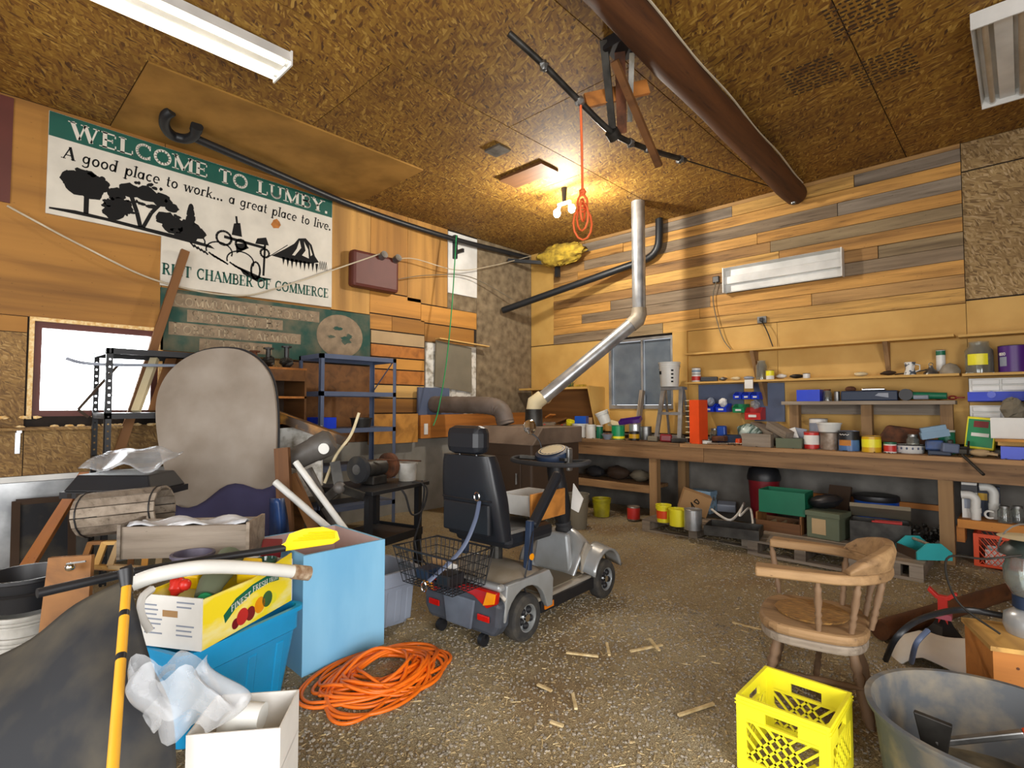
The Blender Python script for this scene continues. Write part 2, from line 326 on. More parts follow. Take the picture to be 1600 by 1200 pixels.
for i, (z0, z1, mt) in enumerate(((2.13, 2.29, 'tan'), (1.97, 2.12, 'orange_wood'), (1.82, 1.96, 'ply_light'), (1.63, 1.81, 'orange_wood'), (1.46, 1.62, 'ply_light'), (1.27, 1.45, 'plywood_y'))): lp(mt, 3.55, 4.36, z0, z1, 'plank', t=.004*(i % 2))
lp('stucco', 4.36, 5.3, .95, 2.22); lp('plywood_y', 3.55, 4.36, .93, 1.26, t=.015)
G().bx(-5.78, -5.745, -3.2, 1.9, .755, .8).obj('trim_board', 'white_enamel', wl)
G().bx(-5.78, -5.755, -3.2, 1.9, 0, .75).obj('metal_skirt', 'galvanised', wl)
G().bx(-5.78, -5.70, 2.2, 6.5, 0, .93).obj('foundation', 'concrete', wl)
# back wall with window hole
BX0, BX1, BZ0, BZ1 = -4.27, -3.29, 1.32, 2.28
g = G(); g.bx(-5.95, BX0, YB+.015, 6.68, 0, 3.9); g.bx(BX1, 2.5, YB+.015, 6.68, 0, 3.9); g.bx(BX0, BX1, YB+.015, 6.68, 0, BZ0); g.bx(BX0, BX1, YB+.015, 6.68, BZ1, 3.9)
wb = wallobj('wall_back', g)
def bp(mt, x0, x1, z0, z1, name='panel', t=0.0): return panel(wb, name, mt, x0+.002, x1-.002, YB-t, YB+.016, z0+.002, z1-.002)
bp('yellow_ply', -5.76, -5.28, 2.32, 3.82); bp('yellow_ply', -5.76, BX0, 1.0, 2.31); bp('yellow_ply', BX0, BX1, 1.0, BZ0); bp('yellow_ply', BX1, -2.02, 1.0, 2.31); bp('yellow_ply', -2.02, -.37, 1.0, 2.31); bp('yellow_ply', -.37, 1.3, 1.0, 2.33)
bp('osb_back', -.37, .85, 2.34, 3.54); bp('osb_back', -.37, 2.4, 3.55, 3.82); bp('osb_back', .85, 2.4, 2.34, 3.54)
G().bx(-5.76, 2.5, YB-.05, YB+.02, 0, .98).obj('foundation', 'concrete_dark', wb)
zz = 2.31; row = 0
while zz < 3.80:
    h = min(random.choice((.128, .137, .142)), 3.82-zz); x = -5.28
    cuts = sorted(random.uniform(-4.9, -.8) for _ in range(random.choice((1, 2, 2)))); cuts = [-5.28]+cuts+[-.37]
    for a, c in zip(cuts, cuts[1:]):
        if c-a > .05: G().bx(a+.003, c-.003, YB-random.uniform(.012, .022), YB+.016, zz+.003, zz+h-.002).obj('plank', 'plank', wb)
    zz += h; row += 1
# walls behind the camera and the ceiling
g = G(); g.bx(2.4, 2.55, 1.4, 6.68, 0, 3.9); g.bx(2.4, 2.55, -3.3, -2.0, 0, 3.9); g.bx(2.4, 2.55, -2.0, 1.4, 2.7, 3.9); wr = wallobj('wall_right', g, 'osb_grey')
g = G(); g.bx(-5.95, -3.2, -3.35, -3.2, 0, 3.9); g.bx(1.0, 2.5, -3.35, -3.2, 0, 3.9); g.bx(-3.2, 1.0, -3.35, -3.2, 3.05, 3.9); wallobj('wall_front', g, 'osb_grey')
ce = wallobj('ceiling', G().bx(-5.95, 2.55, -3.35, 6.68, ZC+.012, ZC+.1))
col = 0; x0 = -5.76-.02
for ci, (xa, xb) in enumerate([(-5.76, -4.47), (-4.47, -3.235), (-3.235, -2.0), (-2.0, -.78), (-.78, .44), (.44, 1.66), (1.66, 2.45)]):
    ys = [-3.2, -1.5, .92, 3.36, 5.8, 6.5] if ci % 2 == 0 else [-3.2, -.3, 2.14, 4.58, 6.5]
    for ya, yb in zip(ys, ys[1:]):
        plain = ci == 0 and abs(ya-.92) < .01
        o = G().bx(xa+.004, xb-.004, ya+.004, yb-.004, ZC-(.012 if plain else 0), ZC+.013).obj('plain_panel' if plain else 'osb_panel', 'plain_board' if plain else 'osb', ce)
# printed stamp lettering blocks on two sheets near the log
g = G()
for (bx, by) in ((-.85, 3.7), (-.85, 4.45), (-1.25, 4.2)):
    for r_ in range(9):
        xx = bx
        while xx < bx+.34:
            l = random.uniform(.015, .05); g.bx(xx, xx+l, by+r_*.045, by+r_*.045+.018, ZC-.0015, ZC-.0005); xx += l+.015
o = g.obj('printed_stamp', 'dark_brown', ce); o['kind'] = 'stuff'
# torn strip and dark hole boards on the ceiling
G().bx(-4.05, -3.45, 4.05, 4.32, ZC-.03, ZC-.001).obj('dark_board', 'brown_wood', ce)
G().bx(-3.7, -3.5, 3.5, 3.66, ZC-.02, ZC-.001).obj('metal_plate', 'steel', ce)
# left window
wn = tag(G().bx(-5.83, -5.77, WY0, WY0+.05, WZ0, WZ1).bx(-5.83, -5.77, WY1-.05, WY1, WZ0, WZ1).bx(-5.83, -5.77, WY0+.05, WY1-.05, WZ0, WZ0+.05).bx(-5.83, -5.77, WY0+.05, WY1-.05, WZ1-.05, WZ1).obj('window_1', 'maroon_box'), 'bright daylit window with dark brown frame in the left plywood wall', kind='structure')
G().bx(-5.775, -5.735, WY0-.03, WY0, WZ0-.02, WZ1+.03).bx(-5.775, -5.735, WY1, WY1+.03, WZ0-.02, WZ1+.03).bx(-5.775, -5.735, WY0, WY1, WZ1, WZ1+.03).obj('casing', 'pale_edge', wn)
G().bx(-5.815, -5.805, WY0+.04, WY1-.04, WZ0+.04, WZ1-.04).obj('pane', mat('window_glass', '#ffffff', '#ffffff', rough=0, trans=1), wn)
G().bx(-5.775, -5.60, -.6, 1.05, 1.165, 1.185).obj('window_ledge', 'osb_grey', wl)
for y in (.38,): G().bx(-5.772, -5.745, y, y+.03, .98, 1.165).bx(-5.772, -5.64, y, y+.03, 1.145, 1.165).obj('shelf_bracket', 'galvanised', wl)
g = G()
for i in range(60): y = random.uniform(-.2, 1.3); g.ball((-5.745+random.uniform(0, .05), y, 1.19 if random.random() < .6 else WZ0-.005), (.012, .03, .012), 6, 4, .3)
tag(g.obj('pale_crumbs', 'pale_edge', wl), kind='stuff')  # small pale lumps strewn along the ledge and sill
# back window: aluminium slider with dusty panes
wn2 = tag(G().bx(BX0, BX0+.04, YB-.02, YB+.08, BZ0, BZ1).bx(BX1-.03, BX1, YB-.02, YB+.08, BZ0, BZ1).bx(BX0+.04, BX1-.03, YB-.02, YB+.08, BZ0, BZ0+.05).bx(BX0+.04, BX1-.03, YB-.02, YB+.08, BZ1-.03, BZ1).bx(-3.765, -3.735, YB-.005, YB+.05, BZ0+.05, BZ1-.03).obj('window_2', 'galvanised'), 'dusty aluminium sliding window in the plank wall above the bench', kind='structure')
for a, c in ((BX0+.045, -3.77), (-3.73, BX1-.035)): G().bx(a, c, YB+.03, YB+.04, BZ0+.055, BZ1-.035).obj('pane', 'dusty_glass', wn2)
G().bx(BX1+.002, BX1+.2, YB-.03, YB-.001, 1.0, 2.31).obj('trim_post', 'yellow_ply', wb)

# ---------------------------------------------------------------- log beam and ceiling fixtures
l0, l1 = at(1022, 67, 2, 3.69), at(1162, 217, 2, 3.69); LDX = (l1.x-l0.x)/(l1.y-l0.y)
def lx(y): return l1.x+(y-l1.y)*LDX
g = G(); g.tube([(lx(y), y, 3.69+.006*math.sin(y*3)) for y in [-3.1+i*.4 for i in range(24)]]+[(lx(6.4), 6.4, 3.69)], [.12+.006*math.sin(i*1.7) for i in range(24)]+[.115], 14)
lg = tag(g.obj('log_beam', 'log_wood', smooth=60), 'peeled brown log beam running under the OSB ceiling', 'beam')
G().ball((lx(6.3), 6.3, 3.575), .03, 8, 6).obj('bolt', 'steel', lg)
g = G(); g.tube([(lx(y)+.12, y, 3.73+.012*math.sin(y*5)) for y in [0+i*.2 for i in range(32)]], .008, 6); g.obj('wire', 'cable_white', lg)

def fluor(name, label, c, L, along, lit, n_tubes=2, face=-1):
    """open strip fixture: pan, end plates, tubes; built around origin, long axis X, open towards -Z"""
    t = thing(name, label, 'light', c[:3], rot=c[3])
    G().bx(-L/2, L/2, -.13, .13, .03, .05).bx(-L/2, L/2, -.045, .045, -.015, .03).obj('pan', 'white_enamel', t, bev=.004)
    for s in (-1, 1):
        G().add([(-L/2, s*.13, .04), (L/2, s*.13, .04), (L/2, s*.15, -.03), (-L/2, s*.15, -.03)], [(0, 1, 2, 3)]).obj('reflector_wing', 'white_enamel', t, thick=.003)
        G().bx(s*L/2-.006, s*L/2+.006, -.15, .15, -.055, .05).obj('end_plate', 'white_enamel', t)
    if n_tubes:
        for s in (-1, 1):
            q = G().cyl((-L/2+.03, s*.085, -.02), (L/2-.03, s*.085, -.02), .018, n=12).obj('tube', 'tube_lit' if lit else 'tube_off', t, smooth=40)
            for e in (-1, 1): G().cyl((e*(L/2-.03), s*.085, -.02), (e*(L/2-.005), s*.085, -.02), .02, n=10).obj('tube_socket', 'white_plastic', q)
    return t
fluor('strip_light', 'lit white fluorescent strip light on the ceiling above the welcome sign', (-3.75, .95, 3.76, (0, 0, R(90))), 1.25, 0, True)
fluor('strip_light', 'unlit fluorescent strip light with grimy tubes on the ceiling beside the OSB wall', (-.03, 4.98, 3.76, (0, 0, R(90))), 1.24, 0, False)
fluor('strip_light', 'white strip light without tubes mounted on the plank wall', (-1.96, YB-.075, 2.86, (R(-90), 0, 0)), 1.24, 0, False, 0)

# hanging work lamp
lp_ = Vector((-3.70, 4.74, 3.60))
t = thing('work_lamp', 'glaring two bulb lamp hanging under the ceiling near the flue', 'lamp', lp_)
G().cyl((0, 0, .05), (0, 0, .215), .02, .035, 12).obj('ceiling_mount', 'black_plastic', t)
G().bx(-.09, .09, -.02, .02, .03, .06).obj('socket_bar', 'white_plastic', t, bev=.005)
for s in (-1, 1):
    G().cyl((s*.07, 0, .03), (s*.09, 0, -.01), .02, .022, 12).obj('socket', 'white_plastic', t)
    G().ball((s*.105, 0, -.045), (.04, .04, .05), 14, 10).obj('bulb', 'bulb', t, smooth=60)
L = bpy.data.lights.new('lamp_glow', 'POINT'); L.energy = 105; L.color = (1, .94, .84); L.shadow_soft_size = .07
lo = bpy.data.objects.new('lamp_glow', L); COL.objects.link(lo); lo.location = lp_+Vector((0, 0, -.13))

# ================================================================ lettering made of strokes with slab serifs
TK, TN = .2, .085
def A_(cx, cy, rx, ry, a0, a1): return arc(cx, cy, rx, ry, a0, a1, 14)
GL = {  # glyph: (width, [(polyline, weight)...], serif points)
 'A': (.9, [([(.1, 0), (.44, 1)], TN), ([(.42, 1), (.8, 0)], TK), ([(.22, .33), (.65, .33)], TN)], [(.1, 0), (.8, 0)]),
 'B': (.8, [([(.2, 0), (.2, 1)], TK), ([(.2, .96)]+A_(.42, .75, .2, .21, 90, -90)+[(.2, .53)], .12), ([(.2, .53)]+A_(.44, .285, .24, .245, 90, -90)+[(.2, .04)], .13)], [(.14, 0), (.14, 1)]),
 'C': (.85, [(A_(.47, .5, .35, .46, 50, 310), .15), ([(.72, .97), (.72, .68)], .07), ([(.72, .03), (.72, .28)], .05)], []),
 'D': (.88, [([(.2, 0), (.2, 1)], TK), ([(.2, .96)]+A_(.42, .5, .34, .46, 90, -90)+[(.2, .04)], .13)], [(.14, 0), (.14, 1)]),
 'E': (.76, [([(.2, 0), (.2, 1)], TK), ([(.1, .96), (.66, .96)], TN), ([(.2, .52), (.52, .52)], TN), ([(.1, .04), (.68, .04)], TN), ([(.64, 1), (.64, .76)], .06), ([(.66, 0), (.66, .26)], .06), ([(.52, .64), (.52, .4)], .05)], [(.14, 0), (.14, 1)]),
 'F': (.72, [([(.2, 0), (.2, 1)], TK), ([(.1, .96), (.64, .96)], TN), ([(.2, .52), (.5, .52)], TN), ([(.62, 1), (.62, .76)], .06), ([(.5, .64), (.5, .4)], .05)], [(.2, 0), (.14, 1)]),
 'G': (.9, [(A_(.47, .5, .35, .46, 50, 330), .15), ([(.72, .97), (.72, .7)], .06), ([(.74, .05), (.74, .42)], .15)], [(.72, .42)]),
 'H': (.95, [([(.2, 0), (.2, 1)], TK), ([(.75, 0), (.75, 1)], TK), ([(.2, .52), (.75, .52)], TN)], [(.2, 0), (.2, 1), (.75, 0), (.75, 1)]),
 'I': (.4, [([(.2, 0), (.2, 1)], TK)], [(.2, 0), (.2, 1)]),
 'L': (.72, [([(.2, 0), (.2, 1)], TK), ([(.1, .04), (.66, .04)], TN), ([(.64, 0), (.64, .3)], .06)], [(.2, 1), (.14, 0)]),
 'M': (1.1, [([(.16, 0), (.16, 1)], TN), ([(.16, 1), (.55, .05)], TK), ([(.55, .05), (.92, 1)], TN), ([(.92, 0), (.92, 1)], TK)], [(.16, 0), (.92, 0), (.14, 1), (.94, 1)]),
 'N': (.95, [([(.18, 0), (.18, 1)], TN), ([(.18, 1), (.76, 0)], TK), ([(.76, 0), (.76, 1)], TN)], [(.18, 0), (.16, 1), (.76, 1)]),
 'O': (.94, [(A_(.47, .5, .36, .46, 0, 360), .15)], []),
 'P': (.76, [([(.2, 0), (.2, 1)], TK), ([(.2, .96)]+A_(.42, .72, .22, .24, 90, -90)+[(.2, .48)], .12)], [(.2, 0), (.14, 1)]),
 'R': (.86, [([(.2, 0), (.2, 1)], TK), ([(.2, .96)]+A_(.42, .74, .21, .22, 90, -90)+[(.2, .52)], .12), ([(.42, .52), (.72, .02)], .17)], [(.2, 0), (.14, 1), (.76, 0)]),
 'S': (.72, [(A_(.36, .73, .24, .23, 40, 250)+A_(.36, .27, .26, .23, 80, -140), .15), ([(.58, .98), (.58, .72)], .05), ([(.12, .02), (.12, .28)], .05)], []),
 'T': (.8, [([(.4, 0), (.4, 1)], TK), ([(.06, .96), (.74, .96)], TN), ([(.08, 1), (.08, .74)], .06), ([(.72, 1), (.72, .74)], .06)], [(.4, 0)]),
 'U': (.95, [([(.2, 1), (.2, .35)]+A_(.47, .35, .27, .31, 180, 360)+[(.74, 1)], .14)], [(.2, 1), (.74, 1)]),
 'W': (1.25, [([(.12, 1), (.4, 0)], TK), ([(.4, 0), (.62, .95)], TN), ([(.62, 1), (.88, 0)], TK), ([(.88, 0), (1.12, 1)], TN)], [(.12, 1), (.62, 1), (1.12, 1)]),
 'Y': (.9, [([(.1, 1), (.44, .45)], TK), ([(.44, .45), (.78, 1)], TN), ([(.44, .5), (.44, 0)], TK)], [(.12, 1), (.78, 1), (.44, 0)]),
 '&': (.9, [(A_(.4, .76, .17, .2, -50, 230), .11), ([(.26, .66), (.76, .04)], .13), (A_(.38, .28, .27, .26, 110, 350), .12)], []),
 '.': (.35, [([(.14, 0), (.14, .16)], .17)], []), ',': (.35, [([(.15, .14), (.1, -.16)], .12)], []), ' ': (.5, [], []),
 'a': (.68, [(A_(.28, .3, .2, .27, 0, 360), .12), ([(.5, .6), (.5, .0)], .14)], []), 'c': (.6, [(A_(.32, .3, .22, .28, 50, 310), .13)], []),
 'd': (.72, [(A_(.28, .3, .2, .28, 0, 360), .12), ([(.52, 1), (.52, 0)], .14)], [(.48, .98)]), 'e': (.64, [(A_(.31, .3, .22, .28, 0, 310), .12), ([(.1, .32), (.52, .32)], .07)], []),
 'g': (.68, [(A_(.28, .32, .2, .26, 0, 360), .12), ([(.5, .6), (.5, -.1)]+A_(.28, -.1, .22, .18, 0, -150), .11)], []), 'i': (.34, [([(.16, .6), (.16, 0)], .14), ([(.16, .86), (.16, .74)], .14)], [(.16, 0)]),
 'k': (.7, [([(.14, 1), (.14, 0)], .14), ([(.16, .25), (.52, .6)], .08), ([(.28, .36), (.56, 0)], .13)], [(.14, 0), (.56, 0)]), 'l': (.34, [([(.16, 1), (.16, 0)], .14)], [(.16, 0), (.12, .97)]),
 'o': (.66, [(A_(.32, .3, .22, .28, 0, 360), .13)], []), 'p': (.7, [([(.14, .6), (.14, -.35)], .14), (A_(.38, .3, .2, .28, 0, 360), .12)], [(.14, -.33)]),
 'r': (.52, [([(.15, .6), (.15, 0)], .14), (A_(.34, .38, .18, .2, 160, 50), .11)], [(.15, 0)]), 't': (.44, [([(.18, .85), (.18, .05), (.34, .03)], .13), ([(.04, .58), (.36, .58)], .08)], []),
 'v': (.64, [([(.08, .6), (.3, 0)], .14), ([(.3, 0), (.54, .6)], .07)], [(.08, .58), (.54, .58)]), 'w': (.9, [([(.08, .6), (.26, 0)], .14), ([(.26, 0), (.44, .56)], .07), ([(.44, .6), (.62, 0)], .14), ([(.62, 0), (.8, .6)], .07)], [(.08, .58), (.8, .58)]),
}
def word(g, txt, fn, h, x0, x1, slant=0, bold=1.0):
    """lays txt between x0 and x1 on the surface fn(x, z); h = capital height"""
    tot = sum(GL[c][0] for c in txt); k = (x1-x0)/tot; x = x0
    for c in txt:
        wd, st, se = GL[c]
        def P(p): return (x+(p[0])*k+slant*p[1]*h, p[1]*h)
        quads = []
        for pl, wt in st:
            for a, b_ in zip(pl, pl[1:]):
                a, b_ = P(a), P(b_); dx, dy = b_[0]-a[0], b_[1]-a[1]; l = math.hypot(dx, dy) or 1; wv = wt*bold*(h*.5+k*.5)/2
                nx, ny = -dy/l*wv, dx/l*wv; ex, ey = dx/l*wv*.25, dy/l*wv*.25
                quads.append([(a[0]+nx-ex, a[1]+ny-ey), (a[0]-nx-ex, a[1]-ny-ey), (b_[0]-nx+ex, b_[1]-ny+ey), (b_[0]+nx+ex, b_[1]+ny+ey)])
        for p in se:
            q = P(p); a = .17*k; z0 = q[1]-(.0 if p[1] < .5 else .06*h); quads.append([(q[0]-a, z0), (q[0]+a, z0), (q[0]+a, z0+.06*h), (q[0]-a, z0+.06*h)])
        for q in quads: g.add([fn(*p) for p in q], [(0, 1, 2, 3)])
        x += wd*k
DK = [0]
def disc(g, y, z, ry, rz, X, n=14, wob=0):
    DK[0] = (DK[0]+1) % 12; X = X+DK[0]*.00012
    g.add([(X, y+ry*math.cos(2*math.pi*i/n)*(1+random.uniform(-wob, wob)), z+rz*math.sin(2*math.pi*i/n)*(1+random.uniform(-wob, wob))) for i in range(n)], [tuple(range(n))])
def poly(g, pts, X): g.add([(X, y, z) for y, z in pts], [tuple(range(len(pts)))])
def stroke(g, pts, wd, X):
    for (a, b_), (c, d) in zip(pts, pts[1:]):
        l = math.hypot(c-a, d-b_) or 1; nx, ny = -(d-b_)/l*wd/2, (c-a)/l*wd/2
        g.add([(X, a+nx, b_+ny), (X, a-nx, b_-ny), (X, c-nx, d-ny), (X, c+nx, d+ny)], [(0, 1, 2, 3)])

# ---------------------------------------------------------------- welcome sign on the left wall
SX = -5.738                      # printed face
sg = thing('welcome_sign', 'large white town welcome sign with green top band and black scenery', 'sign', (-5.757, .5, 2.48))
def S(name, g, mt): return g.obj(name, mt, sg, world=True)
def up(z0, y): return z0+(y-.51)*-.006
S('sign_board', G().prism([(.51, 2.93), (1.325, 2.925), (1.325, 2.47), (3.02, 2.49), (3.01, 3.73), (.51, 3.785)], -5.757, -5.74, lambda a, b_, c: (c, a, b_)), 'sign_white')
S('green_band', G().prism([(.512, 3.58), (3.008, 3.53), (3.008, 3.728), (.512, 3.783)], -5.741, SX, lambda a, b_, c: (c, a, b_)), 'sign_green')
def line(par_fn, txt, fn, h, x0, x1, mt, slant=0):
    tot = sum(GL[c][0] for c in txt); k = (x1-x0)/tot; x = x0
    for w_ in txt.split(' '):
        a = sum(GL[c][0] for c in w_)*k; g = G(); word(g, w_, fn, h, x, x+a, slant); par_fn('lettering', g, mt); x += a+.5*k
line(S, 'WELCOME TO LUMBY.', lambda x, z: (SX+.001, x, 3.612+z-(x-.51)*.02), .135, .64, 2.97, 'sign_white')
line(S, 'A good place to work... a great place to live.', lambda x, z: (SX-.001, x, 3.42+z-(x-.51)*.018), .105, .6, 3.0, 'ink', .12)
line(S, 'RICT CHAMBER OF COMMERCE', lambda x, z: (SX-.001, x, 2.575+z+(x-1.33)*.01), .105, 1.335, 2.98, 'sign_green')
g = G(); X = SX-.0012
for (y, z, r_) in ((.68, 3.27, .09), (.76, 3.29, .1), (.84, 3.26, .09), (.72, 3.2, .09), (.8, 3.18, .08)): disc(g, y, z, r_, r_*.75, X, 16, .12)
for (y, z, r_) in ((.98, 3.22, .07), (1.0, 3.12, .09), (.96, 3.05, .08), (1.07, 3.28, .08), (1.2, 3.28, .09), (1.32, 3.26, .08), (1.4, 3.21, .06), (1.36, 3.1, .08), (1.42, 3.05, .1), (1.55, 3.05, .1), (1.63, 3.02, .07)): disc(g, y, z, r_, r_*.8, X, 16, .14)
for (y, z, r_) in ((.76, 3.26, .15), (1.0, 3.12, .11), (1.2, 3.28, .17), (1.42, 3.08, .12), (1.56, 3.04, .1)):
    for k in range(22): a = random.uniform(0, 6.28); q = r_*random.uniform(.75, 1.08); disc(g, y+q*math.cos(a), z+q*.6*math.sin(a), .022*random.uniform(.5, 1.3), .016, X, 7, .3)
stroke(g, [(.77, 3.2), (.77, 2.99)], .035, X); stroke(g, [(1.16, 2.97), (1.13, 3.1), (1.08, 3.25)], .035, X); stroke(g, [(1.18, 2.97), (1.24, 3.12), (1.32, 3.24)], .03, X)
poly(g, [(.53, 2.985), (.7, 3.0), (.95, 2.99), (1.2, 2.975), (1.5, 2.96), (1.74, 2.93), (1.78, 2.9), (1.3, 2.935), (.9, 2.965), (.53, 2.97)], X)
for k in range(6): disc(g, 1.56, 2.98+k*.055, .07-.009*k, .05, X, 9, .2)   # poplar
for k in range(4): disc(g, 1.47, 2.96+k*.035, .045-.009*k, .04, X, 9, .2)
S('tree_silhouettes', g, 'ink')
g = G()   # tractor with bales
for (y, z, r_) in ((1.86, 3.03, .07), (2.02, 3.0, .05), (2.26, 2.96, .045)): stroke(g, [(y+r_*math.cos(i*.449), z+r_*math.sin(i*.449)) for i in range(15)], .022, X)
poly(g, [(1.86, 3.06), (2.26, 3.03), (2.27, 3.0), (1.86, 3.03)], X); poly(g, [(1.93, 3.08), (2.03, 3.08), (2.01, 3.22), (1.95, 3.2)], X); stroke(g, [(1.98, 3.2), (1.97, 3.28)], .02, X); poly(g, [(2.16, 3.04), (2.3, 3.05), (2.27, 3.13), (2.18, 3.1)], X)
stroke(g, [(2.26, 3.05), (2.25, 2.72)], .022, X); poly(g, [(1.98, 2.9), (2.1, 2.98), (2.06, 3.02), (1.97, 3.0)], X)
for (y, z, r_) in ((1.82, 2.89, .12), (2.02, 2.83, .13), (1.62, 2.95, .07)):
    stroke(g, [(y+r_*math.cos(R(a)), z+r_*.75*math.sin(R(a))) for a in range(-20, 200, 18)], .014, X)
    for k in range(5): stroke(g, [(y-r_*.8+k*.03, z-.03-.014*k), (y-r_*.3+k*.03, z-.07-.012*k)], .016, X)
stroke(g, [(2.17+.045*math.cos(i*.449), 2.76+.09*math.sin(i*.449)) for i in range(15)], .02, X)
poly(g, [(2.0, 2.77), (2.3, 2.68), (2.34, 2.7), (2.2, 2.64), (2.05, 2.7)], X); S('tractor_drawing', g, 'ink')
g = G(); poly(g, [(2.33, 2.95), (2.47, 3.05), (2.57, 3.13), (2.62, 3.2), (2.7, 3.22), (2.77, 3.16), (2.81, 3.04), (2.86, 2.98), (2.74, 2.94), (2.55, 2.93)], X)
for k in range(9): poly(g, [(2.44+k*.047, 2.96), (2.475+k*.047, 2.96), (2.457+k*.047, 2.87-.012*(k % 3))], X)
stroke(g, [(2.3, 2.93), (2.5, 3.1)], .008, X); stroke(g, [(2.86+.012*i, 2.9+(.1 if i % 2 else 0)) for i in range(9)], .006, X); S('mountain_drawing', g, 'ink')
g = G(); X2 = SX-.0004
for pts in ([(2.63, 3.18), (2.6, 3.08), (2.55, 3.0), (2.58, 3.0), (2.65, 3.1)], [(2.68, 3.18), (2.7, 3.08), (2.66, 3.02), (2.74, 3.0), (2.73, 3.1)], [(2.74, 3.16), (2.78, 3.05), (2.76, 3.03)]): poly(g, pts, X2)
S('snow_streaks', g, 'sign_white')
g = G(); disc(g, 2.37, 3.3, .05, .05, SX-.0012, 9, .3); S('torn_hole', g, 'orange_wood')
# second, weathered green sign below it
s2 = thing('carved_sign', 'weathered dark green carved sign with tan lettering and round emblem', 'sign', (-5.757, 1.34, 1.86))
mat('weathered_green', '#234a40', '#6a6450', rough=.85, scale=5, lo=.42, hi=.75); mat('carved_tan', '#96836a', '#7c6c58', rough=.9, scale=12); mat('carved_pale', '#b5a488', '#8f8068', rough=.9, scale=14)
def S2(name, g, mt): return g.obj(name, mt, s2, world=True)
S2('sign_board', G().prism([(1.34, 1.87), (3.53, 1.85), (3.52, 2.46), (1.33, 2.45)], -5.757, -5.735, lambda a, b_, c: (c, a, b_)), 'weathered_green')
X = -5.733; g = G()
for y0, y1, z0, z1 in ((1.4, 2.87, 2.285, 2.415), (1.55, 2.46, 2.155, 2.27), (1.4, 2.66, 2.02, 2.14), (1.66, 2.35, 1.885, 2.005)): poly(g, [(y0, z0), (y1, z0+.01), (y1, z1), (y0, z1)], X)
disc(g, 3.13, 2.165, .29, .25, X, 32); S2('faded_patch', g, 'carved_tan')
g = G()
def caps(txt, y0, y1, z, h):
    global g
    ws = txt.split(' '); tot = sum((GL[w_[0]][0]*1.35+sum(GL[c][0] for c in w_[1:])) for w_ in ws)+.5*(len(ws)-1); k = (y1-y0)/tot; y = y0
    for w_ in ws:
        g = G(); a = GL[w_[0]][0]*1.35*k; word(g, w_[0], lambda x, zz: (X+.0015, x, z+zz), h*1.3, y, y+a, 0, .75); y += a
        if w_[1:]: a = sum(GL[c][0] for c in w_[1:])*k; word(g, w_[1:], lambda x, zz: (X+.0015, x, z+zz), h, y, y+a, 0, .8); y += a
        y += .5*k; S2('lettering', g, 'carved_pale')
caps('COMMUNITY IS PROUDLY', 1.43, 2.83, 2.3, .082); caps('SUPPORTED BY', 1.58, 2.44, 2.17, .078); caps('FORESTRY, FARMING', 1.43, 2.62, 2.035, .08); caps('& TOURISM', 1.69, 2.33, 1.9, .078)
g = G()
for (y, z, a, b_) in ((3.2, 2.13, .07, .05), (3.24, 2.17, .04, .03), (3.02, 2.15, .05, .015), (3.1, 2.25, .06, .02)): disc(g, y, z, a, b_, X+.0015, 14, .35)
S2('emblem_picture', g, 'weathered_green')

# ---------------------------------------------------------------- pipes, box and cables on the left wall
def pipe_thing(name, label, pts, r, mt, cat='pipe', n=12, sm=6): return tag(G().tube(spline(pts, sm), r, n).obj(name, mt, smooth=50), label, cat)
a = at(283, 222, 0, -5.6); pipe_thing('drain_pipe', 'long black drain pipe running along the left wall near the ceiling', [at(300, 214, 2, 3.735), at(400, 257, 2, 3.73), at(560, 325, 2, 3.72), at(700, 371, 0, -5.66), at(790, 394, 0, -5.66), at(825, 403, 0, -5.66)], .035, 'black_pipe')
t = thing('pipe_trap', 'black curved pipe trap hanging from the ceiling over the sign', 'pipe', (-5.55, 1.6, 3.7))
G().tube(spline([at(268, 174, 2, 3.8), at(258, 182, 2, 3.77), at(258, 198, 2, 3.745), at(270, 212, 2, 3.735), at(290, 217, 2, 3.73), at(303, 212, 2, 3.735), at(306, 202, 2, 3.76)], 6), .042, 12).obj('bend', 'black_pipe', t, world=True, smooth=50)
G().cyl(at(306, 204, 2, 3.755), at(308, 197, 2, 3.775), .05, n=12).obj('collar', 'black_pipe', t, world=True, smooth=50)
t = thing('pipe_bracket', 'black iron bracket holding the drain pipe on the white panel', 'bracket', (-5.7, 4.85, 3.5))
G().bx(-5.757, -5.7, 4.83, 4.88, 3.42, 3.75).obj('wall_plate', 'black_pipe', t, world=True); G().bx(-5.7, -5.55, 4.84, 4.87, 3.48, 3.53).obj('arm', 'black_pipe', t, world=True)
va, vb = at(786, 485, 0, -5.7), at(1000, 409, 1, 6.38); VPIPE = [va+(vb-va)*(i/10) for i in range(11)]+[at(1018, 400, 1, 6.38), at(1028, 385, 1, 6.38), at(1030, 365, 1, 6.38), at(1030, 345, 1, 6.38)]; VPIPE.append(Vector((VPIPE[-1].x, 6.38, 3.81)))
pipe_thing('vent_pipe', 'black pipe sloping up across the plank wall to an elbow at the ceiling', VPIPE, .05, 'black_pipe', sm=3)
t = thing('pipe_hanger', 'black angle iron pipe hanger in the corner by the insulation', 'bracket', (-5.4, 6.1, 3.4)); G().bar((-5.7, 5.9, 3.6), (-5.05, 6.3, 3.5), .05, .05).obj('arm', 'black_pipe', t, world=True); G().bar((-5.05, 6.3, 3.72), (-5.05, 6.3, 3.3), .06, .06).obj('drop', 'black_pipe', t, world=True)
g = G(); g.ball((-4.93, 6.22, 3.6), (.42, .17, .15), 26, 16, .16); tag(g.obj('insulation_batt', 'insulation', smooth=70), 'torn yellow fibreglass insulation bulging from the ceiling corner', 'insulation')
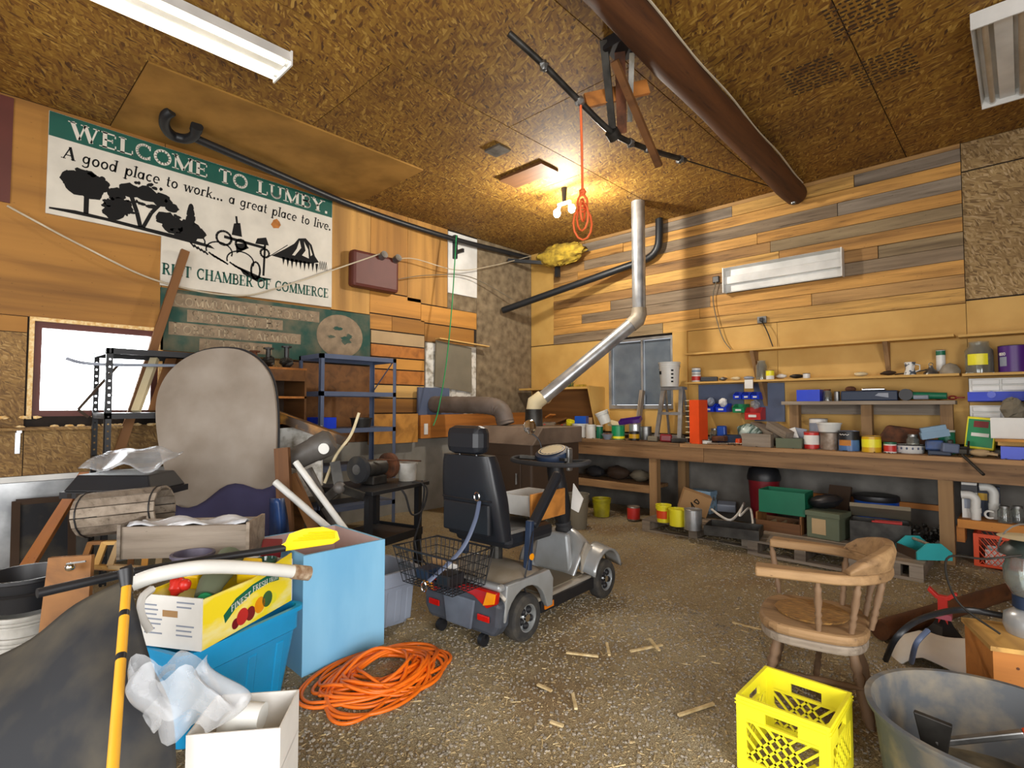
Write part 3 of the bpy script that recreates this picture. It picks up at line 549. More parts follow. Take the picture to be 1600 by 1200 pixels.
t = thing('maroon_box', 'maroon metal box on the plywood wall with two round sockets', 'box', (-5.75, 3.5, 2.8))
G().bx(-5.757, -5.62, 3.22, 3.86, 2.76, 3.2).obj('body', 'maroon_box', t, world=True, bev=.04)
for y in (3.6, 3.8): G().cyl((-5.63, y, 3.17), (-5.55, y, 3.19), .045, n=14).obj('socket', 'steel', t, world=True, smooth=40)
def cable(name, label, pts, r=.009, mt='cable_white', cat='cable', n=6): return tag(G().tube(spline(pts, 8), r, n).obj(name, mt, smooth=60), label, cat)
cable('cable', 'white cable sagging across the wall in front of the welcome sign', [(-5.72, .28, 2.92), at(130, 385, 0, -5.7), at(250, 440, 0, -5.7), at(370, 462, 0, -5.7), at(450, 445, 0, -5.68), (-5.6, 3.57, 3.2)])
cable('cable', 'white cable sagging from the maroon box to the corner', [(-5.56, 3.82, 3.18), at(650, 405, 0, -5.6), at(715, 422, 0, -5.6), at(770, 415, 0, -5.6), at(830, 400, 0, -5.6)], .006)
cable('cable', 'dark cable drooping under the white one beside the maroon box', [(-5.66, 3.87, 2.95), at(670, 430, 0, -5.66), at(735, 433, 0, -5.66), (-5.6, 5.9, 2.98)], .006, 'khaki')
cable('green_rope', 'thin green rope hanging from the ceiling down to the grey duct', [at(713, 368, 0, -5.45), at(706, 480, 0, -5.35), at(697, 570, 0, -5.3), at(685, 640, 0, -5.2), at(677, 665, 0, -5.15)], .008, 'rope_green', 'rope')
t = thing('weathered_board', 'flaking white board with a grey felt flap on the left wall', 'board', (-5.75, 4.8, 1.35))
G().bx(-5.757, -5.74, 4.37, 5.27, 1.02, 2.2).obj('white_sheet', mat('flaky_white', '#d8d6ce', '#8f8878', rough=.9, scale=14, lo=.45, hi=.7), t, world=True)
G().prism([(4.5, 1.62), (5.17, 1.55), (5.13, 2.18), (4.5, 2.24)], -5.735, -5.71, lambda a, b_, c: (c+.05*(b_-1.6), a, b_)).obj('felt_flap', 'khaki', t, world=True)
G().bar((-5.66, 4.5, 2.26), (-5.64, 5.4, 2.22), .1, .015).obj('ledge', 'ply_light', t, world=True)
G().bx(-5.74, -5.7, 4.6, 5.0, 1.02, 1.42).obj('metal_patch', 'steel_blue', t, world=True)
# leaning boards next to the window
def plank_thing(name, label, p0, p1, w_, h_, mt='brown_wood', cat='board', up=None):
    p0 = Vector(p0); p1 = Vector(p1); L_ = (p1-p0).length; o = G().bx(0, L_, -w_/2, w_/2, -h_/2, h_).obj(name, mt)
    d = (p1-p0).normalized(); u = Vector(up) if up else (Vector((0, 0, 1)) if abs(d.z) < .95 else Vector((1, 0, 0))); y = u.cross(d).normalized(); z = d.cross(y)
    M = Matrix((d, y, z)).transposed().to_4x4(); M.translation = p0; o.matrix_world = M; MW[o] = M; return tag(o, label, cat)
plank_thing('leaning_board', 'thin brown board leaning up against the welcome sign', at(186, 705, 0, -5.63), at(289, 392, 0, -5.69), .07, .03)

# ================================================================ work bench along the back wall
BZ = .925
def T(name, label, cat, loc=(0, 0, 0), rz=0, group=None): return thing(name, label, cat, loc, rz, group)
bn = T('work_bench', 'long rough timber work bench against the plank wall', 'bench', (-2, 6.2, 0))
def B(name, g, mt, **k): return g.obj(name, mt, bn, world=True, **k)
ys = [5.84, 6.0, 6.2, 6.44]
for j, (y0, y1) in enumerate(zip(ys, ys[1:])):
    for x0, x1 in ((-5.65, -2.3 if j % 2 else -2.9), (-2.3 if j % 2 else -2.9, 1.2)): B('top_plank', G().bx(x0+.003, x1-.003, y0+.002, y1-.002, BZ-.04, BZ), 'bench_wood')
for x0, x1 in ((-5.6, -2.62), (-2.62, 1.2)): B('apron', G().bx(x0+.002, x1-.002, 5.86, 5.9, BZ-.2, BZ-.041), 'bench_wood')
for x in (-4.8, -3.26, -.51, 1.1): B('leg', G().bx(x-.05, x+.05, 5.88, 5.97, 0, BZ-.2), 'post_wood')
for x in (-3.1, .9): B('leg', G().bx(x-.05, x+.05, 6.3, 6.4, 0, BZ-.041), 'post_wood')
B('lower_shelf', G().bx(-4.75, -3.31, 5.93, 6.35, .34, .38), 'bench_wood'); B('stretcher', G().bx(-4.75, -3.31, 5.9, 5.93, .3, .39), 'bench_wood')
B('lower_shelf', G().bx(-.44, 1.0, 5.93, 6.3, .37, .4), 'orange_wood'); B('stretcher', G().bx(-.44, 1.0, 5.9, 5.93, .335, .405), 'orange_wood'); B('stretcher', G().bx(-2.2, -.56, 6.38, 6.43, .38, .43), 'orange_wood'); B('cleat', G().bx(-.455, -.4, 5.98, 6.2, .2, .335), 'orange_wood')

# wall shelves above the bench
def shelf(label, x0, x1, z, d, brackets, mt='yellow_ply', legs=None):
    t = T('wall_shelf', label, 'shelf', (x0, YB, z)); G().bx(x0, x1, YB-d, YB-.001, z-.022, z).obj('board', mt, t, world=True)
    for x in brackets: G().prism([(0, 0), (-d*.85, 0), (0, -.3)], x-.02, x+.02, lambda a, b_, c: (c, YB-.002+a, z-.022+b_)).obj('bracket', 'post_wood', t, world=True)
    return t
shelf('upper yellow plywood wall shelf with empty top left of the board seam', -3.04, -.45, 2.01, .2, (-2.25, -.98)); shelf('short upper yellow wall shelf at the OSB side', -.42, 1.2, 2.0, .2, (.8,))
shelf('lower yellow wall shelf crowded with small cans and tools', -3.02, -.42, 1.65, .24, (-2.15,)); shelf('lower yellow wall shelf holding the glass jar and purple can', -.4, 1.2, 1.645, .24, (.95,))
t = T('riser_shelf', 'low grey board shelf on legs standing at the back of the bench', 'shelf', (-1.15, 6.3, BZ)); G().bx(-1.9, -.45, 6.2, 6.42, 1.37, 1.405).obj('board', 'old_wood', t, world=True); G().bx(-1.85, -.5, 6.4, 6.43, 1.27, 1.37).obj('back_rail', 'old_wood', t, world=True)
for x in (-1.8, -1.14, -.52): G().bx(x-.045, x+.045, 6.28, 6.38, BZ+.001, 1.369).obj('leg', 'post_wood', t, world=True)
t = T('corner_shelf', 'sagging wooden shelf with slanted side board above the stove corner', 'shelf', (-5, 6.3, 1.5)); G().bx(-5.7, -4.36, 6.14, 6.49, 1.60, 1.63).obj('board', 'yellow_ply', t, world=True)
G().prism([(6.49, 1.62), (6.1, 1.64), (6.3, 1.02), (6.49, 1.02)], -4.38, -4.35, lambda a, b_, c: (c, a, b_)).obj('side_board', 'yellow_ply', t, world=True); G().bx(-5.7, -4.38, 6.46, 6.49, 1.02, 1.6).obj('back_board', 'brown_wood', t, world=True)

# ---------------------------------------------------------------- small things: makers
def onz(px, py, z):
    p = at(px, py, 2, z)
    if not 5.9 < p.y < 6.06 or ray(px, py).z > 0: p = at(px, py, 1, min(max(p.y, 5.9), 6.06) if ray(px, py).z < 0 else 6.06)
    p.z = z; return p
def can(name, label, p, r, h, body, band=None, lid=None, cat='can', tilt=None, hollow=True, bandz=(.15, .85), rz=0):
    t = thing(name, label, cat, p, rot=tilt or (0, 0, rz))
    (G().can((0, 0, 0), r, h) if hollow else G().lathe([(0, 0), (r, 0), (r, h), (r*.92, h), (r*.9, h-.004), (0, h-.004)], 20)).obj('body', body, t, smooth=40)
    G().lathe([(r, h-.006), (r+.003, h-.003), (r, h)], 20).obj('rim', 'steel' if body not in ('white_plastic', 'yellow_plastic') else body, t, smooth=60)
    if band: G().lathe([(r+.001, h*bandz[0]), (r+.001, h*bandz[1])], 20).obj('paper_label', band, t, smooth=60)
    if lid: G().lathe([(0, h+.012), (r*1.03, h+.012), (r*1.03, h-.005)], 20).obj('lid', lid, t, smooth=40)
    return t
def bucket(name, label, p, r, h, body, cat='bucket', handle=True, tilt=None, r0=.86, ribs=2, rz=0, hm='steel'):
    t = thing(name, label, cat, p, rot=tilt or (0, 0, rz))
    pr = [(0, 0), (r*r0, 0)]
    for i in range(ribs): zz = h*(.78+.08*i); rr = r*(r0+(1-r0)*zz/h); pr += [(rr, zz-.006), (rr+.008, zz-.004), (rr+.008, zz+.004), (rr, zz+.006)]
    pr += [(r, h-.012), (r+.008, h-.012), (r+.008, h), (r-.004, h), (r*r0-.004, .012), (0, .012)]
    G().lathe(pr, 24).obj('body', body, t, smooth=35)
    if handle: G().tube([((r+.012)*math.cos(R(a)), .3*(r)*math.sin(R(a))+0, h*.86-abs(math.sin(R(a)))*r*.75) for a in range(0, 181, 15)], .0025, 6).obj('bail_handle', hm, t, smooth=60)
    return t
def carton(name, label, p, d, mt, cat='box', rz=0, tilt=None, flap=None, wall=.006):
    x, y, z = d[0]/2, d[1]/2, d[2]; t = thing(name, label, cat, p, rot=tilt or (0, 0, rz))
    g = G(); g.bx(-x, x, -y, -y+wall, 0, z).bx(-x, x, y-wall, y, 0, z).bx(-x, -x+wall, -y+wall, y-wall, 0, z).bx(x-wall, x, -y+wall, y-wall, 0, z).bx(-x+wall, x-wall, -y+wall, y-wall, 0, wall); g.obj('body', mt, t)
    return t
def binbox(name, label, p, d, mt, rz=0, cat='bin'):
    """stackable parts bin with a dipped front (front towards -Y)"""
    x, y, z = d[0]/2, d[1]/2, d[2]; t = thing(name, label, cat, p, rz)
    g = G(); k = .003; sd = [(-y, 0), (y, 0), (y, z), (-y*.1, z), (-y*1.15, z*.55)]
    for s in (-1, 1): g.prism(sd, s*x-k, s*x+k, lambda a, b_, c: (c, a, b_))
    g.bx(-x, x, y-k, y+k, 0, z).bx(-x, x, -y, y, 0, k*2); g.add([(-x, -y, 0), (x, -y, 0), (x, -y*1.15, z*.55), (-x, -y*1.15, z*.55)], [(0, 1, 2, 3)]).add([(-x, -y+.004, 0), (x, -y+.004, 0), (x, -y*1.15+.004, z*.55), (-x, -y*1.15+.004, z*.55)], [(3, 2, 1, 0)])
    g.obj('body', mt, t); G().bx(-x*.5, x*.5, -y*1.12-.004, -y*1.1-.002, z*.2, z*.4).obj('card_slot', 'white_plastic', t); return t
def jar(name, label, p, r, h, lidm=None, label_m=None, fill=None):
    t = thing(name, label, 'jar', p)
    G().lathe([(0, 0), (r, 0), (r, h*.72), (r*.72, h*.86), (r*.72, h), (r*.68, h), (r*.68, h*.86), (r-.005, h*.7), (r-.005, .005), (0, .005)], 22).obj('glass_body', 'glass', t, smooth=40)
    if lidm: G().lathe([(0, h+.004), (r*.76, h+.004), (r*.76, h*.9)], 18).obj('lid', lidm, t, smooth=40)
    if label_m: G().lathe([(r+.001, h*.25), (r+.001, h*.6)], 12, a0=-2.4, a1=-.9).obj('paper_label', label_m, t, smooth=60)
    if fill: G().lathe([(0, .006), (r-.007, .006), (r-.007, h*.3), (0, h*.32)], 16).obj('contents', fill, t, smooth=60)
    return t
def tool(name, label, pts, r, mt, cat='tool', n=8): return tag(G().tube(pts, r, n).obj(name, mt, smooth=50), label, cat)
Z = BZ+.001
# left end of the bench, from the stove corner to the stepladder
bucket('paint_pail', 'yellow and white paint pail tilted over on the left bench end', onz(886, 662, Z)+Vector((0, .05, .10)), .06, .13, 'yellow_plastic', tilt=(R(8), R(22), 0), handle=False)
bucket('plastic_tub', 'dirty white plastic tub on the bench under the blue container', onz(909, 682, Z), .105, .19, 'white_plastic', cat='tub', handle=False)
carton('storage_tub', 'blue plastic container resting on the white tub', onz(909, 682, Z)+Vector((0, 0, .192)), (.16, .12, .1), 'drum_blue', 'container', rz=.3)
can('plastic_can', 'plain white plastic canister beside the dirty white tub', onz(925, 682, Z), .065, .17, 'white_plastic', lid='white_plastic', hollow=False)
can('spray_can', 'tall green can next to the white canister', onz(937, 683, Z), .045, .16, 'dark_green', lid='white_plastic', hollow=False)
bucket('paint_pail', 'yellow and white pail lying on top of the green can', onz(941, 683, Z)+Vector((.02, .06, .2)), .085, .17, 'white_plastic', tilt=(R(12), R(-18), 0)); 
can('paint_can', 'large green paint can with yellow lower stripe', onz(966, 684, Z), .085, .18, 'green_plastic', band='yellow_plastic', bandz=(.05, .22), hollow=False)
can('paint_can', 'small black paint can with a yellow label', onz(990, 685, Z), .065, .11, 'black_plastic', band='gold', bandz=(.2, .7), hollow=False)
can('paint_can', 'silver paint can standing behind the yellow labelled one', onz(1002, 680, Z)+Vector((0, .12, 0)), .07, .17, 'steel', hollow=False)
can('paint_can', 'grey metal can wrapped in plastic by the window board', onz(985, 675, Z)+Vector((0, .12, 0)), .08, .2, 'galvanised', hollow=False)
t = T('enamel_bowl', 'small grey enamel bowl of odds and ends at the bench edge', 'bowl', onz(949, 687, Z)); G().lathe([(0, 0), (.04, 0), (.075, .07), (.07, .07), (.036, .006), (0, .006)], 20).obj('body', 'grey_plastic', t, smooth=50); G().ball((0, 0, .055), (.055, .055, .025), 10, 6, .3).obj('contents', 'rust', t)
carton('candy_carton', 'purple cardboard carton with orange print lying among the paint cans', onz(975, 655, Z)+Vector((0, .25, .2)), (.3, .1, .05), 'purple', rz=.15, tilt=(R(25), R(-8), .15))
carton('cardboard_box', 'crumpled tan cardboard flap box behind the blue container', onz(905, 640, Z)+Vector((0, .2, .12)), (.22, .2, .15), 'cardboard', rz=.4)
tag(G().box((0, 0, 0), (.2, .14, .03)).obj('book', 'cream', loc=onz(950, 640, Z)+Vector((0, .2, .18)), rot=(R(20), R(15), .3)), 'cream covered book lying open side down on the heap', 'book')
tag(G().prism([(0, 0), (.14, 0), (.02, .1)], 0, .02, lambda a, b_, c: (a, c, b_)).obj('metal_bracket', 'navy', loc=onz(943, 620, Z)+Vector((0, .25, .1))), 'dark blue triangular bracket sticking up from the bench heap', 'bracket')
plank_thing('leaning_board', 'grey board leaning against the dusty window', onz(975, 668, Z)+Vector((0, .3, .04)), at(1003, 610, 1, YB-.05), .07, .03, 'old_wood')
for i, (px, py, w_, mt, lb) in enumerate(((850, 652, .22, 'old_wood', 'weathered grey board scrap on top of the corner heap'), (868, 660, .26, 'khaki', 'bent khaki metal scrap in the corner heap'), (880, 676, .3, 'dark_steel', 'dark flat metal scrap lying on the left bench end'), (852, 634, .12, 'orange_wood', 'small orange wood block perched on the corner heap'), (872, 645, .2, 'brown_wood', 'brown board scrap leaning in the corner heap'))):
    c = onz(px, 676, Z); c.z = Z+.03+(676-py)*.006; c.y = min(c.y+.12, 6.3); tag(G().box((0, 0, 0), (w_, .12, .025)).obj('scrap_piece', mt, loc=c, rot=(R(random.uniform(-15, 15)), R(random.uniform(-25, 25)), random.uniform(-.6, .6)), bev=.004), lb, 'scrap')
for i, (px, py, lb, mt) in enumerate(((845, 662, 'white crumpled plastic bottle left of the bench heap', 'white_plastic'), (872, 668, 'white plastic funnel lying by the bench corner', 'white_plastic'), (825, 655, 'red and white spray bottle by the flue collar', 'red_plastic'))):
    c = onz(px, 680, Z); t = T('bottle', lb, 'bottle', (c.x, min(c.y+.08, 6.35), Z if i else Z)); G().lathe([(0, 0), (.04, 0), (.042, .09), (.015, .13), (.015, .15), (0, .15)], 14).obj('body', mt, t, smooth=50); G().cyl((0, 0, .15), (0, 0, .17), .017, n=10).obj('cap', 'red_plastic' if i != 2 else 'white_plastic', t)
# aluminium stepladder-like rack with bucket
rk = T('step_stool', 'aluminium step ladder standing on the bench below the white pail', 'ladder', onz(1040, 690, Z))
q = onz(1040, 690, Z)
for sx in (-.14, .14):
    G().bar((sx*1.1, -.02, 0), (sx*.85, .12, .66), .03, .05).obj('rail', 'galvanised', rk); G().bar((sx*1.05, .32, 0), (sx*.85, .16, .66), .025, .025).obj('rear_rail', 'galvanised', rk)
for k, zz in enumerate((.07, .35, .66)): G().bx(-.145, .145, -.02+.05*k, .12+.05*k, zz-.035, zz).obj('step', 'galvanised', rk)
bucket('white_pail', 'white plastic pail with printed sides on top of the step ladder', q+Vector((0, .12, .662)), .125, .3, 'white_plastic', ribs=3)
# red organiser tower
t = T('organiser_tower', 'tall red parts cabinet with open compartments facing left', 'organiser', onz(1082, 693, Z)+Vector((0, .08, 0)), R(-12))
G().bx(-.02, .11, -.08, .08, 0, .5).obj('side_panel', 'orange_plastic', t)
for k in range(9): G().bx(-.075, -.02, -.08, .08, k*.0612, k*.0612+.008).obj('divider', 'cream', t)
G().bx(-.075, -.02, .072, .08, 0, .5).obj('back_panel', 'cream', t); G().bx(-.075, -.02, -.005, .005, 0, .5).obj('divider', 'cream', t)
can('tape_tin', 'flat round tin with white label at the bench edge', onz(1098, 690, Z)+Vector((.04, -.04, 0)), .05, .045, 'olive', band='white_plastic', hollow=False, cat='tin')
can('tin', 'open grey tin beside the red organiser', onz(1110, 688, Z), .045, .05, 'galvanised', cat='tin')
# blue grey parts bins hung on the wall
bk = T('bin_rail', 'grey louvred panel on the wall behind the parts bins', 'panel', (-2.7, YB, 1.3)); G().bx(-2.95, -2.4, YB-.02, YB-.001, 1.36, 1.62).obj('louvre_panel', 'steel_blue', bk, world=True); G().bx(-2.28, -1.95, YB-.02, YB-.001, 1.18, 1.62).obj('louvre_panel', 'steel_blue', bk, world=True)
for i, (px, py, w_, h_, mt, lb) in enumerate(((1111, 637, .12, .1, 'bin_blue', 'blue parts bin full of packets beside the red organiser'), (1131, 637, .12, .1, 'bin_blue', 'blue parts bin holding a yellow tag'), (1156, 618, .085, .085, 'bin_blue', 'left blue parts bin of the row under the paper tag'), (1170, 618, .085, .085, 'bin_blue', 'middle blue parts bin of the row under the paper tag'), (1184, 618, .085, .085, 'bin_blue', 'right blue parts bin of the row under the paper tag'), (1158, 638, .13, .1, 'green_plastic', 'green parts bin on the wall panel'), (1180, 646, .17, .14, 'red_can', 'larger red parts bin heaped with fittings'))):
    c = at(px, py, 1, YB-.11); c.z -= h_*.5; w_ = min(w_, .1 if px in (1157, 1170, 1184) else w_); binbox('parts_bin', lb, c, (w_, .16, h_), mt)
for px, py, lb, mt in ((1110, 628, 'crumpled grey packet in the left blue bin', 'grey_plastic'), (1128, 629, 'white packet with yellow mark in the blue bin', 'paper_white'), (1180, 632, 'clear bag of fittings in the red bin', 'clear_plastic')):
    c = at(px, py, 1, YB-.11); tag(G().ball((0, 0, 0), (.05, .05, .05), 10, 7, .18).obj('packet', mt, loc=c), lb, 'packet')
tag(G().bx(-.045, .045, -.004, .004, -.05, .05).obj('paper_tag', 'paper_white', loc=at(1170, 600, 1, YB-.25)), 'white paper tag hanging from the lower shelf edge', 'tag')
# heap on the bench middle
g = G(); g.ball((0, 0, .15), (.13, .1, .09), 18, 12, .13); tag(g.obj('plastic_wrap', mat('striped_wrap', '#b9c8c0', '#3f5a50', rough=.3, scale=9, stretch=(3, .4, .4), lo=.45, hi=.55), loc=onz(1160, 690, Z)+Vector((0, .18, 0)), rot=(0, R(25), 0), smooth=60), 'crumpled green striped plastic wrap on the middle of the bench', 'wrap')
jar('glass_jar', 'blue tinted glass jar behind the tools in the bench middle', onz(1110, 690, Z)+Vector((0, .2, 0)), .06, .16, 'steel')
carton('plastic_bin', 'dark blue open bin of tools behind the glass jar', onz(1135, 690, Z)+Vector((0, .2, 0)), (.2, .16, .1), 'navy', 'bin')
for i, (px, l, mt, lb) in enumerate(((1143, .28, 'chrome', 'long chrome wrench lying on the bench'), (1185, .16, 'chrome', 'short chrome socket wrench near the plank'), (1115, .22, 'old_wood', 'thin wooden stick on the bench edge'), (1128, .2, 'dark_steel', 'dark steel rod among the tools'))):
    c = onz(px, 692, Z+.012); a = random.uniform(-.25, .25); tool('hand_tool', lb, [c+Vector((-l/2*math.cos(a), -l/2*math.sin(a), 0)), c+Vector((l/2*math.cos(a), l/2*math.sin(a), .004))], [.009, .006], mt)
tag(G().lathe([(0, 0), (.035, 0), (.04, .03), (.035, .06), (0, .065)], 14).obj('tape_roll', 'orange_plastic', loc=onz(1153, 695, Z), smooth=50), 'small orange cord reel at the bench edge', 'reel')
plank_thing('wood_block', 'rough timber block lying at the bench edge', onz(1160, 698, Z)+Vector((0, .04, .045)), onz(1205, 700, Z)+Vector((0, .04, .045)), .1, .09, 'old_wood')
plank_thing('timber_offcut', 'grey timber leaning diagonally over the bench heap', onz(1165, 665, Z)+Vector((0, .3, .2)), onz(1213, 690, Z)+Vector((0, .03, .09)), .13, .05, 'old_wood')
plank_thing('timber_offcut', 'second grey timber behind the diagonal one', onz(1185, 665, Z)+Vector((0, .3, .2)), onz(1222, 680, Z)+Vector((0, .14, .1)), .1, .05, 'old_wood')
carton('olive_tray', 'olive plastic box holding papers on the bench', onz(1237, 694, Z)+Vector((0, .09, 0)), (.24, .16, .1), 'olive', 'box', rz=.1)
for i, (dx, a, lb) in enumerate(((-.05, -20, 'white card standing in the olive box'), (.05, 10, 'grey booklet standing in the olive box'))): tag(G().bx(-.06, .06, -.004, .004, 0, .16).obj('booklet', ('paper_white', 'grey_plastic')[i], loc=onz(1237, 694, Z)+Vector((dx, .09, .04)), rot=(R(-12), R(a), .1)), lb, 'booklet')
can('paint_can', 'red and white striped tin partly behind the rusty can', onz(1274, 698, Z)+Vector((0, .06, 0)), .07, .17, 'red_can', band='paper_white', bandz=(.25, .8), hollow=False)
can('paint_can', 'rusty ribbed steel can on the bench', onz(1297, 702, Z), .085, .17, mat('rusty_tin', '#9a8d80', '#6d5a48', rough=.5, metal=.5, scale=12), hollow=False)
bucket('food_tub', 'white plastic tub resting on the rusty can', onz(1297, 702, Z)+Vector((-.01, .03, .172)), .105, .09, 'white_plastic', cat='tub', handle=False, ribs=0)
can('paint_can', 'white paint can with mauve label behind the plastic tub', onz(1270, 690, Z)+Vector((0, .22, 0)), .085, .3, 'white_enamel', band='grey_plastic', hollow=False)
t = can('coffee_can', 'blue coffee can with dark top and a brown cup picture', onz(1327, 704, Z), .088, .19, mat('coffee_blue', '#5d86b8', '#3b5f92', rough=.35, scale=3), band='black_plastic', bandz=(.55, .97), hollow=False)
G().lathe([(.0895, .05), (.0895, .105)], 10, a0=-2.5, a1=-1.2).obj('cup_picture', 'orange_wood', t, smooth=60)
can('coffee_can', 'gold coffee can with yellow stripe', onz(1362, 706, Z), .078, .15, 'gold', band='yellow_plastic', bandz=(.3, .8), hollow=False)
can('spice_tin', 'small red and white striped tin with green top', onz(1392, 707, Z), .05, .085, 'paper_white', band='red_can', bandz=(.15, .8), lid='dark_green', hollow=False, cat='tin')
t = T('enamel_pan', 'white enamel pan with blue flower pattern', 'pan', onz(1420, 703, Z)+Vector((0, .06, 0))); G().lathe([(0, 0), (.105, 0), (.115, .075), (.11, .075), (.1, .006), (0, .006)], 24).obj('body', 'white_enamel', t, smooth=40); G().lathe([(.117, .07), (.12, .075), (.115, .08)], 24).obj('rim', 'ink', t, smooth=50)
for k in range(7): a = R(200+k*22); G().ball((.113*math.cos(a), .113*math.sin(a), .045), (.008, .008, .012), 6, 4).obj('flower_print', 'steel_blue', t)
g = G(); g.prism([(-.2, 0), (.2, 0), (.17, .15), (-.12, .17)], -.1, .1, lambda a, b_, c: (a, c, b_)); tag(g.obj('toolbox_old', 'rust', loc=onz(1400, 690, Z)+Vector((0, .22, .06)), rot=(0, R(4), .1), bev=.02), 'rusty brown wedge shaped metal box behind the enamel pan', 'box')
tag(G().bx(-.1, .1, -.07, .07, 0, .06).bx(-.09, .09, -.06, .06, .06, .1).obj('paper_stack', 'blue_grey', loc=onz(1440, 690, Z)+Vector((-.05, .2, .15)), rot=(0, R(-12), .2)), 'stack of blue grey folded cloths on the bench heap', 'cloth')
jar('glass_jar', 'amber filled jar lying amid the bench heap', onz(1440, 690, Z)+Vector((-.04, .12, 0)), .05, .15, 'steel', fill='orange_label')
can('paint_can', 'small green can with white lid behind the vice', onz(1470, 692, Z)+Vector((0, .18, 0)), .06, .2, 'dark_green', lid='white_plastic', hollow=False)
# bench vice
t = T('bench_vice', 'blue cast iron bench vice clamped at the bench front', 'vice', onz(1467, 712, Z)+Vector((0, .1, 0)))
G().bx(-.08, .08, -.06, .08, 0, .04).obj('base', 'navy', t, bev=.008); G().bx(-.1, .03, -.05, .05, .04, .13).obj('body', mat('vice_blue', '#2f4f86', '#3a3a3c', rough=.5, scale=9), t, bev=.015); G().bx(.055, .09, -.055, .055, .035, .135).obj('jaw', 'dark_steel', t, bev=.008)
G().cyl((.03, 0, .07), (.2, 0, .07), .014, n=10).obj('screw', 'dark_steel', t); G().bar((.19, -.09, .02), (.19, .08, .12), .014, .014).obj('handle', 'dark_steel', t)
tool('steel_bar', 'dark steel bar hanging over the bench edge by the vice', [onz(1480, 712, Z)+Vector((.02, -.02, .02)), onz(1510, 740, Z-.08)+Vector((.03, -.16, -.03))], .012, 'dark_steel')
t = T('glove', 'dirty work glove lying right of the vice', 'glove', onz(1497, 706, Z)+Vector((0, .1, 0))); G().ball((0, 0, .03), (.07, .05, .03), 12, 8, .15).obj('palm', 'tan', t, smooth=60)
for k in range(4): G().tube([(.03+.012*k, -.02+.02*k, .03), (.11, -.03+.025*k, .02)], [.013, .01], 8).obj('finger', 'tan', t, smooth=60)
# tin with green label
t = T('oil_tin', 'green and yellow rectangular tin leaning on the bench', 'tin', onz(1528, 693, Z)+Vector((0, .16, .05)), 0); t.rotation_euler = (R(-8), R(5), R(-10)); MW[t] = Matrix.Translation(t.location) @ t.rotation_euler.to_matrix().to_4x4()
G().bx(-.1, .1, -.03, .03, 0, .28).obj('body', 'yellow_plastic', t, bev=.006); G().bx(-.088, .088, -.032, -.03, .02, .26).obj('green_label', 'green_plastic', t); G().bx(-.05, .05, -.034, -.032, .19, .245).obj('emblem', 'dark_red', t); G().bx(-.06, .06, -.034, -.032, .11, .14).obj('white_text_bar', 'paper_white', t)
tag(G().bx(-.18, .18, -.05, .05, 0, .05).obj('concrete_brick', 'concrete', loc=onz(1528, 708, Z)+Vector((0, .04, 0)), rot=(0, 0, .06), bev=.012), 'pale grey brick below the green tin', 'brick')
pl = T('board_riser', 'pale board laid over a blue tray on the bench', 'board', onz(1590, 700, Z)); G().bx(-.13, .5, -.06, .12, .14, .16).obj('board', 'ply_light', pl); G().bx(-.1, .5, -.04, .1, .0, .1).obj('tray', 'bin_blue', pl); G().bx(-.12, .5, .1, .115, .1, .14).obj('batten', 'ply_light', pl)
carton('white_tub', 'square white plastic tub on the pale board', onz(1590, 700, Z)+Vector((.01, .03, .161)), (.22, .15, .17), 'white_plastic', 'tub')
tag(G().ball((0, 0, 0), (.08, .05, .09), 12, 8, .2).obj('rag', 'khaki', loc=onz(1590, 700, Z)+Vector((.01, .03, .40))), 'grey rag stuffed in the square white tub', 'rag')
# blue and white drawer cabinets
for i, (z0, lb) in enumerate(((1.16, 'lower blue and white small parts bin rack on the wall'), (1.4, 'upper blue and white small parts bin rack on the wall'))):
    t = T('parts_rack', lb, 'rack', (-.12, 6.4, z0)); G().bx(-.36, .45, YB-.15, YB-.004, z0, z0+.2).obj('body', 'white_plastic', t, world=True)
    for k in range(4):
        for j in range(2): G().bx(-.34+.2*k, -.155+.2*k, YB-.165, YB-.15, z0+.09+.055*j, z0+.135+.055*j).obj('drawer', 'white_enamel', t, world=True, bev=.004)
    for k in range(3): G().cyl((-.34+.13+.27*k, YB-.2, z0+.055), (-.34+.13+.27*k, YB-.19, z0+.055), .03, n=12).obj('latch', 'bin_blue', t, world=True)
    G().prism([(YB-.15, z0-.01), (YB-.2, z0+.0), (YB-.19, z0+.08), (YB-.15, z0+.08)], -.37, .45, lambda a, b_, c: (c, a, b_)).obj('blue_trough', 'bin_blue', t, world=True)
t = T('bench_drill', 'dark blue drill press head at the right bench end', 'drill', (.05, 6.2, BZ)); G().bx(-.05, .22, -.2, .1, .44, .58).obj('head', 'navy', t, bev=.02); G().cyl((.08, .05, 0), (.08, .05, .46), .03, n=12).obj('column', 'dark_steel', t); G().cyl((.0, -.12, .3), (.0, -.12, .45), .035, .045, 12).obj('chuck', 'navy', t); G().bx(0, .2, -.08, .18, 0, .03).obj('base', 'navy', t)
